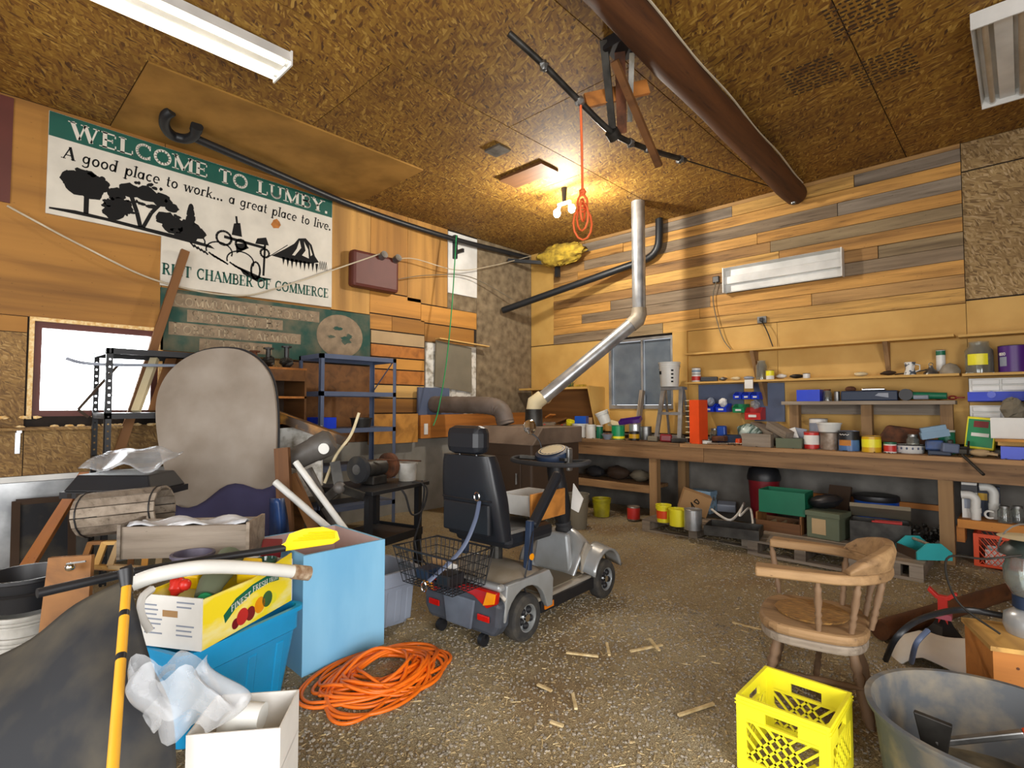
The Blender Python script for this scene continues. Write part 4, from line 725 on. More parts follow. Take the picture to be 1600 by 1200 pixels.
# things on the lower wall shelf
SZ = 1.651
def sh(px, y=None): p = at(px, 590, 1, YB-.12); return Vector((p.x, YB-.12 if y is None else y, SZ))
can('paint_can', 'white can with red label stacked under another on the shelf', sh(1088), .055, .1, 'white_enamel', band='red_can', bandz=(.2, .7), hollow=False)
can('paint_can', 'white can on top of the red labelled can', sh(1088)+Vector((0, 0, .101)), .053, .075, 'white_enamel', band='blue_grey', bandz=(.3, .6), hollow=False)
jar('glass_jar', 'tall clear glass jar on the lower shelf', sh(1190), .06, .22)
can('paint_can', 'small yellow and white can on the lower shelf', sh(1203, YB-.17), .042, .1, 'paper_white', band='yellow_plastic', bandz=(.4, .95), hollow=False)
tag(G().bx(-.1, .1, -.03, .03, 0, .06).obj('sanding_block', 'black_plastic', loc=sh(1108), rot=(0, 0, .2), bev=.01), 'black plane tool lying on the lower shelf', 'tool')
can('spray_paint', 'white spool shaped pot on the lower shelf', sh(1257), .035, .055, 'white_enamel', hollow=False, cat='pot')
for i, (px, w_, mt, lb) in enumerate(((1130, .1, 'steel', 'bunch of steel fittings on the shelf left of the bag'), (1150, .12, 'cream', 'cream and yellow crumpled bag on the shelf'), (1170, .12, 'grey_plastic', 'grey pleated hose end on the shelf'), (1221, .12, 'paper_white', 'white clamp on the shelf by the yellow can'), (1240, .14, 'dark_steel', 'bent steel bracket on the shelf'), (1345, .12, 'cream', 'roll of cream tape lying on the shelf'), (1388, .13, 'dark_brown', 'dark brown wooden brush on the shelf'))):
    tag(G().ball((0, 0, .022), (w_*.5, .04, .022), 10, 6, .16).obj('shelf_item', mt, loc=sh(px), smooth=50), lb, 'fitting')
t = T('stein', 'white and blue patterned mug on the lower shelf', 'mug', sh(1412)); G().lathe([(0, 0), (.05, 0), (.036, .06), (.046, .12), (.042, .12), (.03, .06), (.044, .006), (0, .006)], 18).obj('body', mat('patterned_mug', '#d8d8d4', '#4a5564', rough=.3, scale=22, lo=.5, hi=.55), t, smooth=60); G().tube([(.04, 0, .1), (.075, 0, .09), (.075, 0, .045), (.042, 0, .03)], .006, 8).obj('handle', 'white_enamel', t, smooth=60)
t = T('oil_can', 'small steel oil can with a long curved spout on the shelf', 'oil can', sh(1455)); G().lathe([(0, 0), (.06, 0), (.055, .02), (.02, .06), (.015, .08), (0, .08)], 18).obj('body', 'steel', t, smooth=50); G().tube(spline([(-.02, 0, .05), (-.12, 0, .03), (-.28, 0, .012)], 6), .006, 8).obj('spout', 'dark_steel', t, smooth=60); G().tube([(.015*math.cos(a*.5), 0, .095+.015*math.sin(a*.5)) for a in range(13)], .004, 6).obj('ring', 'steel', t)
can('paint_can', 'white spray can with green cap mark on the shelf', sh(1470, YB-.07), .036, .2, 'white_enamel', band='dark_green', bandz=(.75, .95), hollow=False)
tag(G().lathe([(0, 0), (.075, 0), (.078, .03), (.05, .08), (.015, .095), (0, .1)], 20).obj('metal_dome', 'dusty_silver', loc=sh(1492, YB-.16), smooth=60), 'dusty domed metal lid beside the spray can', 'lid')
jar('glass_jar', 'large clear glass pickle jar with yellow label on the right shelf', sh(1531)+Vector((0, -.02, -.003)), .1, .28, None, 'yellow_plastic')
t = can('paint_can', 'purple paint can with white lettering on the right shelf', sh(1570)+Vector((0, -.02, -.003)), .1, .23, 'purple', hollow=False); G().lathe([(.1015, .05), (.1015, .13)], 8, a0=-2.6, a1=-2.0).obj('paper_label', 'grey_plastic', t, smooth=60)
t = T('paint_brush', 'paint brush with black handle standing behind the purple can', 'brush', sh(1588)+Vector((.03, .03, -.003))); G().bar((0, 0, .1), (.03, 0, .34), .025, .015).obj('handle', 'black_plastic', t); G().bar((0, 0, 0), (0, 0, .1), .05, .02).obj('bristles', 'tan', t)
# things on the riser shelf
RZ = 1.406
def rs(px): p = at(px, 620, 1, 6.3); return Vector((p.x, 6.3, RZ))
carton('blue_bin', 'bright blue open plastic box at the left of the riser shelf', rs(1266), (.22, .16, .12), 'bin_blue', 'box')
jar('glass_jar', 'small dark jar on the riser shelf', rs(1293), .04, .12, 'rust', fill='dark_brown'); can('tin', 'small steel tin on the riser shelf', rs(1308), .026, .1, 'steel', cat='tin', hollow=False)
t = T('tool_case', 'long navy blue tool case with chrome parts on the riser shelf', 'case', rs(1366)); G().bx(-.27, .2, -.09, .08, 0, .1).obj('body', 'navy', t, bev=.012); G().prism([(.02, .05), (.13, .03), (.13, .075), (.05, .075)], -.092, -.09, lambda a, b_, c: (a, c, b_)).obj('badge', 'grey_plastic', t); G().bx(-.1, .1, -.05, .05, .1, .125).obj('chrome_lid', 'chrome', t, bev=.01); G().ball((-.2, 0, .12), (.05, .05, .03), 10, 6).obj('knob', 'rust', t)
t = T('angle_grinder', 'dark green hand tool lying on the riser shelf', 'tool', rs(1440)); G().cyl((-.13, 0, .05), (.16, -.02, .04), .035, .03, 12).obj('body', 'dark_green', t, smooth=50); G().cyl((-.14, -.05, .056), (-.14, .05, .056), .055, n=16).obj('disc_guard', 'black_plastic', t); G().cyl((-.08, -.04, .03), (.03, -.05, .03), .02, n=10).obj('side_handle', 'grey_plastic', t)
t = T('chain', 'rusty red chain end on the right of the riser shelf', 'chain', rs(1490)); 
for k in range(4): G().tube([(-.08+.05*k+.03*math.cos(a*.63), .012*math.sin(a*.63)*(k % 2), .02+.015*math.sin(a*.63)*(1-k % 2)+.005) for a in range(10)], .007, 6, closed=True).obj('link', 'dark_red', t, smooth=60)
# back wall details: socket, wires
t = T('wall_outlet', 'metal outlet box with plug on the bottom plank', 'outlet', (-2.17, YB-.03, 2.35)); G().bx(-.05, .05, -.02, .012, -.04, .04).obj('box', 'steel', t, bev=.005); G().bx(-.015, .02, -.05, -.02, -.02, .02).obj('plug', 'black_plastic', t)
cable('cable', 'black cord looping down from the outlet to the upper shelf', [(-2.16, 6.43, 2.33), (-2.1, 6.42, 2.2), (-2.05, 6.44, 2.03)], .006, 'black_plastic')
cable('cable', 'grey cord hanging from the wall strip light to the shelf', [at(1119, 440, 1, 6.44), at(1114, 465, 1, 6.44), at(1120, 500, 1, 6.44), at(1130, 530, 1, 6.44), at(1142, 546, 1, 6.42)], .006, 'khaki')
tag(G().bx(-.04, .04, -.02, .01, -.04, .04).obj('plug_box', 'black_plastic', loc=at(1119, 437, 1, 6.47), bev=.008), 'black plug at the left end of the wall strip light', 'plug')
g = G()
for k in range(90): a = random.uniform(0, 6.28); l = random.uniform(.06, .16); c = Vector((random.uniform(-.16, .16), random.uniform(-.08, .08), 0)); g.bar(c, c+Vector((math.cos(a)*l*.7, math.sin(a)*l*.5, random.uniform(.02, .12))), .012, .002)
tag(g.obj('artificial_greenery', 'grass_green', loc=(-4.92, 6.26, 1.632)), 'bundle of green artificial foliage on the corner shelf', 'foliage', kind='stuff')
cable('cable', 'thin pinkish wire loop hanging off the corner shelf', [(-5.15, 6.1, 1.64), (-5.12, 6.06, 1.5), (-5.05, 6.05, 1.4), (-4.98, 6.06, 1.46), (-5.02, 6.06, 1.58), (-4.95, 6.1, 1.645)], .006, 'tan')
tag(G().box((0, 0, 0), (.14, .08, .03)).obj('yellow_scrap', 'insulation', loc=(-4.6, 6.25, 1.65)), 'yellow foam scrap at the corner shelf end', 'scrap')

# more bench clutter
g = G()
for k in range(420):
    x = random.uniform(-4.5, .2); y = random.uniform(5.88, 6.4); l = random.uniform(.008, .03); g.box((x, y, Z+.004), (l, l*.5, .006), (0, 0, random.uniform(0, 3)))
tag(g.obj('bench_litter', 'dark_steel'), 'small screws and scraps littering the bench top', 'litter', kind='stuff')
for i, (px, dy, d, mt, lb) in enumerate(((1062, .1, (.2, .1, .05), 'dark_steel', 'dark flat steel plate between the ladder and the red cabinet'), (1016, .05, (.12, .08, .06), 'khaki', 'khaki tin lid right of the silver paint can'), (1032, .16, (.14, .1, .09), 'maroon', 'dark red box tucked under the step ladder'), (1122, .05, (.16, .08, .06), 'rust', 'rusty hinge plate in front of the blue bin'), (1205, .12, (.16, .1, .1), 'khaki', 'khaki pouch behind the timber block'), (1252, .2, (.18, .06, .16), 'paper_white', 'white folded paper pack behind the olive box'), (1345, .16, (.2, .12, .12), 'dark_steel', 'dark metal casting behind the blue coffee can'), (1380, .08, (.08, .08, .1), 'black_plastic', 'small black bottle box beside the gold can'), (1452, .04, (.12, .06, .08), 'steel_blue', 'blue grey metal clamp left of the vice'), (1555, .04, (.14, .05, .04), 'chrome', 'shiny chrome tool pile at the right bench end'), (1112, .3, (.1, .08, .2), 'drum_blue', 'blue plastic bottle box behind the tools'),)):
    tag(G().box((0, 0, d[2]/2), d).obj('bench_item', mt, loc=onz(px, 694, Z)+Vector((0, dy, 0)), rot=(0, R(random.uniform(-6, 6)), random.uniform(-.5, .5)), bev=min(d)*.2), lb, 'hardware')

# ================================================================ stove and flue
st = T('wood_stove', 'dark brown metal wood stove standing in the corner', 'stove', (-4.35, 4.75, 0))
G().bx(-4.75, -3.85, 4.35, 5.2, .18, .95).obj('body', 'stove_brown', st, world=True, bev=.02)
G().prism([(4.33, .93), (5.22, .93), (5.22, 1.12), (4.5, 1.12)], -4.78, -3.82, lambda a, b_, c: (c, a, b_)).obj('hood_top', mat('stove_top', '#7a6a5c', '#5a4c40', rough=.6, scale=3), st, world=True, bev=.01)
for x in (-4.7, -3.9):
    for y in (4.4, 5.15): G().bx(x-.03, x+.03, y-.03, y+.03, 0, .18).obj('leg', 'dark_steel', st, world=True)
G().bx(-4.6, -4.0, 4.335, 4.35, .3, .8).obj('door', 'stove_brown', st, world=True, bev=.008); G().cyl((-4.05, 4.32, .5), (-4.05, 4.32, .62), .012, n=8).obj('door_handle', 'steel', st, world=True)
colr = Vector((-4.18, 4.76, 1.12))
fl = T('flue_pipe', 'silver galvanised flue pipe rising from the stove to the ceiling', 'pipe', colr)
e0 = colr+Vector((0, 0, .2)); e1 = pd(990, 496, 6.39); tp = Vector((-3.31, 5.68, ZC-.002)); e1.x, e1.y = tp.x, tp.y
dv = (e1-e0).normalized()
G().tube([e0-Vector((0, 0, .02)), e0+Vector((0, 0, .06))+dv*.02, e0+dv*.14+Vector((0, 0, .05))], [.092, .098, .09], 18).obj('lower_elbow', 'cream', fl, world=True, smooth=50)
G().tube([e0+dv*.1+Vector((0, 0, .04)), e1-dv*.08], .08, 20).obj('sloped_section', 'galvanised', fl, world=True, smooth=50)
G().tube([e1-dv*.14, e1-dv*.03, e1+Vector((0, 0, .05)), e1+Vector((0, 0, .12))], [.088, .094, .092, .086], 18).obj('upper_elbow', 'dusty_silver', fl, world=True, smooth=60)
G().tube([e1+Vector((0, 0, .08)), tp], .08, 20).obj('vertical_section', 'galvanised', fl, world=True, smooth=50)
G().lathe([(.1, 0), (.105, .0), (.1, .2), (.085, .2)], 18, colr).obj('collar', 'dark_steel', fl, world=True, smooth=50)
dk = T('air_duct', 'ribbed grey duct bending from the left wall down to the stove', 'duct', (-5, 4.7, 1.2))
pts = spline([(-5.68, 4.45, 1.38), (-5.2, 4.55, 1.37), (-4.8, 4.62, 1.36), (-4.62, 4.66, 1.3), (-4.56, 4.68, 1.13)], 9)
G().tube(pts, [.105+.006*(i % 2) for i in range(len(pts))], 18).obj('ribbed_tube', mat('duct_grey', '#6e625a', '#54493f', rough=.6, scale=4), dk, world=True, smooth=30)
G().bx(-5.70, -5.67, 4.2, 4.72, 1.1, 1.6).obj('wall_plate', 'steel_blue', dk, world=True)
plank_thing('timber_rail', 'orange timber rail with a paper tag on the concrete ledge', (-5.64, 4.2, 1.04), (-5.64, 6.2, 1.06), .05, .2, 'orange_wood', up=(0, 0, 1))
plank_thing('yellow_offcut', 'yellow plywood offcut hanging beside the small shelving', (-5.62, 3.45, 1.02), (-5.62, 4.15, 1.02), .03, .24, 'ply_light', up=(0, 0, 1))
tag(G().bx(-.003, .003, -.03, .03, -.07, .07).obj('paper_tag', 'paper_white', loc=(-5.61, 4.28, 1.06)), 'white paper tag fixed on the orange timber rail', 'tag')

# ================================================================ mobility scooter
sc = T('mobility_scooter', 'silver four wheel mobility scooter with black seat and rear basket', 'scooter', (-2.45, 2.74, 0), R(4))
# local frame: +Y forward, X right, floor z 0; rear axle y=-.42, front axle y=.48
def C(name, g, mt, par=None, **k): return g.obj(name, mt, par or sc, **k)
def wheel(x, y, r, wd):
    s = 1 if x > 0 else -1; m_ = Matrix.Rotation(R(90)*s, 3, 'Y')
    w_ = C('wheel', G().lathe([(r*.58, -wd/2), (r*.86, -wd/2), (r*.97, -wd*.36), (r, -wd*.15), (r, wd*.15), (r*.97, wd*.36), (r*.86, wd/2), (r*.58, wd/2)], 28, (x, y, r), m_), 'tyre', smooth=35)
    G().lathe([(r*.58, -wd*.5), (r*.6, wd*.46), (r*.54, wd*.46), (r*.48, wd*.2), (r*.2, wd*.3), (.0, wd*.32)], 24, (x, y, r), m_).obj('rim', 'silver_paint', w_, smooth=35)
    for k in range(5): a = 2*math.pi*k/5; G().ball(Vector((x, y, r)) + m_ @ Vector((r*.34*math.cos(a), r*.34*math.sin(a), wd*.26)), (.022, .022, .022), 8, 6).obj('rim_slot', 'black_plastic', w_)
    G().cyl(Vector((x, y, r)) + m_ @ Vector((0, 0, wd*.3)), Vector((x, y, r)) + m_ @ Vector((0, 0, wd*.46)), .022, n=10).obj('hub_cap', 'chrome', w_, smooth=40)
for x in (-.27, .27): wheel(x, -.42, .135, .1); wheel(x, .49, .135, .09)
# chassis deck
C('deck', G().bx(-.27, .27, -.25, .36, .13, .19), 'dusty_silver', bev=.012); C('deck_mat', G().bx(-.23, .23, -.18, .3, .19, .197), 'khaki')
for s in (-1, 1): C('side_rail', G().bx(s*.275-.012, s*.275+.012, -.25, .36, .1, .17), 'black_plastic', bev=.006); C('side_marker', G().bx(s*.29-.004, s*.29+.004, -.22, -.13, .12, .155), 'lamp_orange')
# rear body: silver top shell with arches over the wheels, dark bumper with lamps
def shell(u, v):   # u across -1..1, v rear->front
    x = -.31+.62*u; y = -.62+.42*v; ex = abs(2*u-1)
    z = .36+.035*math.sin(v*math.pi)-.05*ex**4-.03*(1-v)**3
    return (x, y, z)
C('rear_shell', G().grid(20, 12, shell), 'dusty_silver', thick=.015, smooth=70)
for s in (-1, 1):
    pr = [(-.62, .2), (-.6, .36), (-.2, .36), (-.16, .3), (-.17, .14), (-.22, .14)]+[(-.42+.19*math.cos(R(a)), .135+.18*math.sin(R(a))) for a in range(10, 171, 16)]+[(-.62, .16)]
    C('wheel_arch', G().prism(pr, s*.315, s*.27, lambda a, b_, c: (c, a, b_)), 'silver_paint', bev=.012)
C('rear_bumper', G().prism([(-.3, .14), (-.26, .08), (.26, .08), (.3, .14), (.31, .27), (.2, .30), (-.2, .30), (-.31, .27)], -.66, -.56, lambda a, b_, c: (a, c, b_)), mat('bumper_grey', '#4a505a', '#3a3d44', rough=.5), bev=.025)
C('bumper_panel', G().prism([(-.1, .09), (.1, .09), (.13, .26), (-.13, .26)], -.672, -.655, lambda a, b_, c: (a, c, b_)), mat('bumper_light', '#6a717c', '#555b66', rough=.45), bev=.01)
C('bumper_lip', G().prism([(-.31, .335), (.31, .335), (.3, .37), (-.3, .37)], -.655, -.6, lambda a, b_, c: (a, c, b_)), 'silver_paint', bev=.015)
for s in (-1, 1):
    tl = C('tail_lamp', G().prism([(s*.0, .30), (s*.12, .285), (s*.22, .235), (s*.29, .27), (s*.3, .335), (s*.12, .335), (0, .335)], -.672, -.64, lambda a, b_, c: (a, c, b_)), 'red_lens', bev=.008)
    G().prism([(s*.2, .25), (s*.285, .275), (s*.295, .33), (s*.23, .33)], -.68, -.672, lambda a, b_, c: (a, c, b_)).obj('amber_section', 'amber_lens', tl, bev=.003)
    C('reflector', G().box((s*.2, -.672, .18), (.09, .01, .035)), 'red_lens', bev=.008)
    C('anti_tip_wheel', G().lathe([(0, -.015), (.035, -.015), (.035, .015), (0, .015)], 14, (s*.17, -.64, .045), Matrix.Rotation(R(90), 3, 'Y')), 'black_plastic', smooth=40); C('anti_tip_arm', G().bar((s*.17, -.6, .1), (s*.17, -.64, .05), .03, .02), 'black_plastic')
# front shroud and fenders
def front(u, v):
    a = -1+2*u; y = .26+.34*v; z = .16+.36*math.sin(min(1, v*1.6)*math.pi/2)*(1-.32*a*a)-.16*v*v-.14*max(0, v-.5)
    return (a*(.2+.06*v), y-.04*a*a, z)
C('front_shroud', G().grid(18, 14, front), 'silver_paint', thick=.02, smooth=70)
C('shroud_face', G().prism([(-.17, .19), (.17, .19), (.13, .46), (-.13, .46)], .25, .3, lambda a, b_, c: (a, c+.06*(b_-.2), b_)), 'silver_paint', bev=.02)
for s in (-1, 1):
    C('front_fender', G().grid(12, 6, lambda u, v: (s*(.2+.13*v), .49+.19*math.cos(R(165-150*u)), .14+.2*math.sin(R(165-150*u))+.03*(1-v))), 'silver_paint', thick=.015, smooth=70)
    C('fender_panel', G().prism([(.3, .2), (.42, .21), (.44, .36), (.36, .4), (.3, .33)], s*.215, s*.235, lambda a, b_, c: (c, a, b_)), 'dusty_silver', bev=.004)
# tiller
tl0 = Vector((0, .42, .44)); tl1 = Vector((0, .30, .95))
C('tiller_boot', G().tube([tl0-Vector((0, 0, .06))]+[tl0+(tl1-tl0)*t_ for t_ in (0, .04, .08, .12, .16)], [.065, .06, .065, .055, .06, .05], 14), 'rubber', smooth=30)
C('tiller', G().tube([tl0+(tl1-tl0)*.1, tl0+(tl1-tl0)*.35, tl0+(tl1-tl0)*.6, tl1], [.05, .075, .07, .06], 12), 'black_plastic', smooth=50)
C('key_switch', G().cyl((.0, .30, .78), (0, .285, .78), .014, n=10), 'chrome')
C('console', G().lathe([(0, -.05), (.11, -.04), (.13, 0), (.125, .03), (.09, .045), (0, .05)], 20, (0, .28, 1.0), Matrix.Rotation(R(18), 3, 'X')), 'navy', smooth=50)
C('console_face', G().lathe([(0, .052), (.1, .044)], 18, (0, .28, 1.0), Matrix.Rotation(R(18), 3, 'X')), 'cream', smooth=50)
hb = spline([(-.02, .33, .95), (-.2, .36, .96), (-.3, .28, .97), (-.28, .16, .96), (-.12, .13, .95), (.12, .13, .95), (.28, .16, .96), (.3, .28, .97), (.2, .36, .96), (.02, .33, .95)], 6)
C('handlebar', G().tube(hb, .017, 10), 'rubber', smooth=60)
for s in (-1, 1): C('control_lever', G().bar((s*.1, .22, .98), (s*.2, .15, .99), .015, .02), 'dark_steel')
mr = C('mirror', G().lathe([(0, 0), (.055, 0), (.05, .02), (0, .03)], 16, (-.19, .26, 1.2), Matrix.Rotation(R(90), 3, 'X')), 'chrome', smooth=40); C('mirror_stem', G().tube(spline([(-.1, .3, .99), (-.13, .29, 1.1), (-.19, .26, 1.16)], 5), .006, 6), 'black_plastic')
C('lever_cluster', G().bx(.13, .16, .25, .3, .9, 1.06), 'steel', bev=.01); C('tag_strap', G().prism([(.1, .62), (.16, .6), (.2, .7), (.12, .8)], .36, .37, lambda a, b_, c: (a, c, b_)), 'paper_white')
# seat
SO = Vector((-.03, -.1, 0))
C('seat_post', G().cyl((-.03, -.3, .36), (-.03, -.3, .5), .04, n=12), 'dark_steel')
C('seat_cushion', G().box((-.03, -.22, .55), (.46, .46, .1)), 'leather', bev=.035)
def back(u, v):
    a = u*2*math.pi; zc = .56+.5*v; wd = (.235-.045*max(0, (v-.45))**1.2*1.8)*(1 if v < .98 else .96); th = .055+.02*math.sin(v*math.pi)
    ca, sa = math.cos(a), math.sin(a); e = .45
    return (-.03+wd*abs(ca)**e*(1 if ca > 0 else -1), -.46-.09*v+th*abs(sa)**e*(1 if sa > 0 else -1), zc)
g = G(); g.grid(32, 12, back); n0 = len(g.v)
for v_, ring in ((0, 0), (1, 12)):
    idx = [i*13+ring for i in range(32)]; g.f.append(tuple(idx))
bk_ = C('backrest', g, 'leather', smooth=50)
G().tube([(-.03+.2*math.cos(R(a)), -.57-.005, .8+.004*math.sin(R(a))) for a in range(180, 361, 12)], .006, 6).obj('seam', 'black_plastic', bk_); G().bx(-.22, .16, -.585, -.555, .6, .78).obj('rear_pocket', 'leather', bk_, bev=.01)
C('headrest', G().box((-.03, -.56, 1.15), (.28, .12, .17)), 'leather', bev=.045); 
for s in (-1, 1): C('headrest_post', G().cyl((s*.07-.03, -.555, 1.04), (s*.07-.03, -.56, 1.1), .008, n=8), 'chrome')
C('armrest', G().bar((.24, -.28, .62), (.245, .0, .92), .06, .06), 'leather', bev=.02); C('armrest_bracket', G().bar((.235, -.32, .36), (.24, -.3, .66), .035, .045), 'navy', bev=.006); C('armrest', G().bar((-.3, -.28, .62), (-.305, -.06, .9), .06, .06), 'leather', bev=.02); C('armrest_bracket', G().bar((-.29, -.32, .38), (-.295, -.3, .64), .035, .045), 'navy', bev=.006)
C('amber_reflector', G().cyl((.258, -.31, .45), (.264, -.31, .45), .02, n=12), 'amber_lens')
# rear wire basket
bt = C('basket', G().tube([(-.24, -.95, .56), (.24, -.95, .56), (.22, -.63, .56), (-.22, -.63, .56)], .006, 6, closed=True), 'black_paint')
def wires(k0, k1): 
    for k in range(k0):
        t_ = k/(k0-1); G().tube([(-.24+.48*t_, -.95, .56), (-.2+.4*t_, -.91, .36), (-.2+.4*t_, -.66, .36), (-.22+.44*t_, -.63, .56)], .0028, 5).obj('wire', 'black_paint', bt)
    for k in range(k1):
        t_ = k/(k1-1); y = -.95+.32*t_; G().tube([(-.24, y, .56), (-.2, -.91+.25*t_, .36), (.2, -.91+.25*t_, .36), (.24, y, .56)], .0028, 5).obj('wire', 'black_paint', bt)
    for k in range(1, 4): z = .36+.2*k/4; G().tube([(-.2-.04*k/4, -.91-.04*k/4, z), (.2+.04*k/4, -.91-.04*k/4, z), (.2+.02*k/4, -.66+.03*k/4, z), (-.2-.02*k/4, -.66+.03*k/4, z)], .0028, 5, closed=True).obj('wire', 'black_paint', bt)
wires(13, 9)
C('basket_bracket', G().bx(-.06, .06, -.8, -.56, .34, .36), 'black_plastic')
C('carry_strap', G().tube(spline([(.1, -.6, .8), (.14, -.68, .7), (.13, -.78, .56), (.06, -.95, .42)], 6), .012, 8, sq=.4), 'steel_blue', smooth=50)
for p in ((.1, -.61, .83), (.06, -.97, .4)): C('snap_hook', G().tube([(p[0]+.02*math.cos(a*.6), p[1]-.01, p[2]+.025*math.sin(a*.6)) for a in range(11)], .005, 6, closed=True), 'chrome')
C('cable', G().tube(spline([(.26, -.3, .6), (.3, -.4, .45), (.29, -.42, .3), (.31, -.36, .22)], 6), .005, 6), 'black_plastic')
def ws(v): return MW[sc] @ Vector(v)
for i, (p, d, mt, lb) in enumerate((((-.1, -.8, .405), (.1, .12, .06), 'navy', 'dark box lying in the scooter basket'), ((.07, -.8, .405), (.1, .12, .06), 'black_plastic', 'black battery charger in the scooter basket'), ((.0, -.72, .42), (.1, .012, .07), 'paper_white', 'white card tucked in the scooter basket'), ((-.14, -.695, .42), (.12, .02, .07), 'cardboard', 'tan ridged pad at the front of the scooter basket'))):
    tag(G().box((0, 0, 0), d).obj('basket_item', mt, loc=ws(p), rot=(0, 0, R(4)), bev=.006), lb, 'box')
t = T('drawer_box', 'orange wood fronted drawer resting on the scooter seat', 'drawer', ws((-.04, .05, .606)), R(4)); G().bx(-.12, .16, -.17, .15, 0, .015).bx(-.12, .16, .14, .15, .015, .13).bx(-.12, -.11, -.17, .14, .015, .13).bx(-.12, .16, -.17, -.155, .015, .13).obj('box', 'white_enamel', t); G().bx(.16, .18, -.2, .18, -.03, .15).obj('front_panel', 'orange_wood', t, bev=.004)
# ================================================================ captain's chair
cc = pd(1277, 1000, 2.52); ch = T('captains_chair', 'worn wooden captains chair with turned spindles', 'chair', (cc.x, cc.y, 0), YAW+math.pi-R(32))
# local: front +X, right side of sitter -Y
def K(name, g, mt='chair_wood', **k): return g.obj(name, mt, ch, **k)
sz = .38
def seat(n=28):
    return [((.21 if math.cos(2*math.pi*i/n) < 0 else .24)*abs(math.cos(2*math.pi*i/n))**.6*(1 if math.cos(2*math.pi*i/n) > 0 else -1), .245*abs(math.sin(2*math.pi*i/n))**.7*(1 if math.sin(2*math.pi*i/n) > 0 else -1)) for i in range(n)]
K('seat', G().prism(seat(), sz-.045, sz), bev=.015); K('seat_rim', G().prism([(x*.97, y*.97) for x, y in seat()], sz-.085, sz-.045), 'old_wood', bev=.01)
K('seat_pad', G().lathe([(0, .002), (.15, .002), (.155, .012), (0, .014)], 24, (.02, 0, sz)), mat('cane_pad', '#a67a3a', '#5f4426', rough=.8, scale=30, stretch=(1, 8, 1)))
def turned(p0, p1, r):
    p0, p1 = Vector(p0), Vector(p1); pr = [(0, .75), (.12, .8), (.2, 1.0), (.28, .7), (.34, 1.05), (.4, .75), (.6, 1.1), (.75, .9), (.85, 1.05), (.9, .7), (1, .7)]
    return G().tube([p0+(p1-p0)*t_ for t_, _ in pr], [r*q for _, q in pr], 12)
for s in (-1, 1):
    K('leg', turned((.15, s*.16, sz-.085), (.21, s*.22, 0), .024), 'chair_dark', smooth=50); K('leg', turned((-.14, s*.15, sz-.085), (-.2, s*.2, 0), .024), 'chair_dark', smooth=50)
    K('stretcher', turned((.19, s*.2, .16), (-.18, s*.185, .16), .014), 'chair_dark', smooth=50)
K('stretcher', turned((0, -.19, .16), (0, .19, .16), .014), 'chair_dark', smooth=50)
# bow arm: U shape open to the front
az = .625
bow = [(.22, -.29)]+[(-.02+.25*math.cos(R(a)), .27*math.sin(R(a))) for a in range(-90, -271, -12)]+[(.22, .29)]
bow = [(x, -y) for x, y in bow]
def bowz(i): return az
L_ = len(bow); g = G()
def sect(i):
    x, y = bow[i]; a, b_ = bow[max(0, i-1)], bow[min(L_-1, i+1)]; d = Vector((b_[0]-a[0], b_[1]-a[1], 0)).normalized(); nrm = Vector((-d.y, d.x, 0)); wd = .032+(.014 if i in (0, L_-1) else 0)
    return [Vector((x, y, az))+nrm*wd*p+Vector((0, 0, q)) for p, q in ((-1, -.02), (1, -.02), (1.05, .0), (1, .022), (-1, .022), (-1.05, 0))]
vs_ = [p for i in range(L_) for p in sect(i)]; fs_ = [(i*6+j, i*6+(j+1) % 6, (i+1)*6+(j+1) % 6, (i+1)*6+j) for i in range(L_-1) for j in range(6)]+[tuple(range(5, -1, -1)), tuple(range((L_-1)*6, L_*6))]
K('arm_bow', G().add(vs_, fs_), bev=.008, smooth=50)
g = G(); crest = [i for i in range(3, L_-3)]; vs_ = []; fs_ = []
for q_, i in enumerate(crest):
    x, y = bow[i]; a, b_ = bow[i-1], bow[i+1]; d = Vector((b_[0]-a[0], b_[1]-a[1], 0)).normalized(); nrm = Vector((-d.y, d.x, 0)); hh = .02+.085*math.sin(math.pi*q_/(len(crest)-1))**.6; o_ = Vector((x, y, az+.02)); 
    out = nrm if nrm.dot(Vector((x, y, 0))) > 0 else -nrm
    vs_ += [o_-out*.03, o_+out*.03, o_+out*.045+Vector((0, 0, hh*.7)), o_+out*.035+Vector((0, 0, hh)), o_+out*.0+Vector((0, 0, hh)), o_-out*.02+Vector((0, 0, hh*.5))]
m6 = len(crest); fs_ = [(i*6+j, i*6+(j+1) % 6, (i+1)*6+(j+1) % 6, (i+1)*6+j) for i in range(m6-1) for j in range(6)]+[tuple(range(5, -1, -1)), tuple(range((m6-1)*6, m6*6))]
K('crest_rail', G().add(vs_, fs_), bev=.006, smooth=60)
for i in (1, 4, 7, 9, 11, 14, 17) if L_ > 17 else range(1, L_, 2):
    x, y = bow[min(i, L_-1)]; K('spindle', turned((x*.82, y*.8, sz-.005), (x, y, az-.018), .015), 'chair_dark', smooth=50)
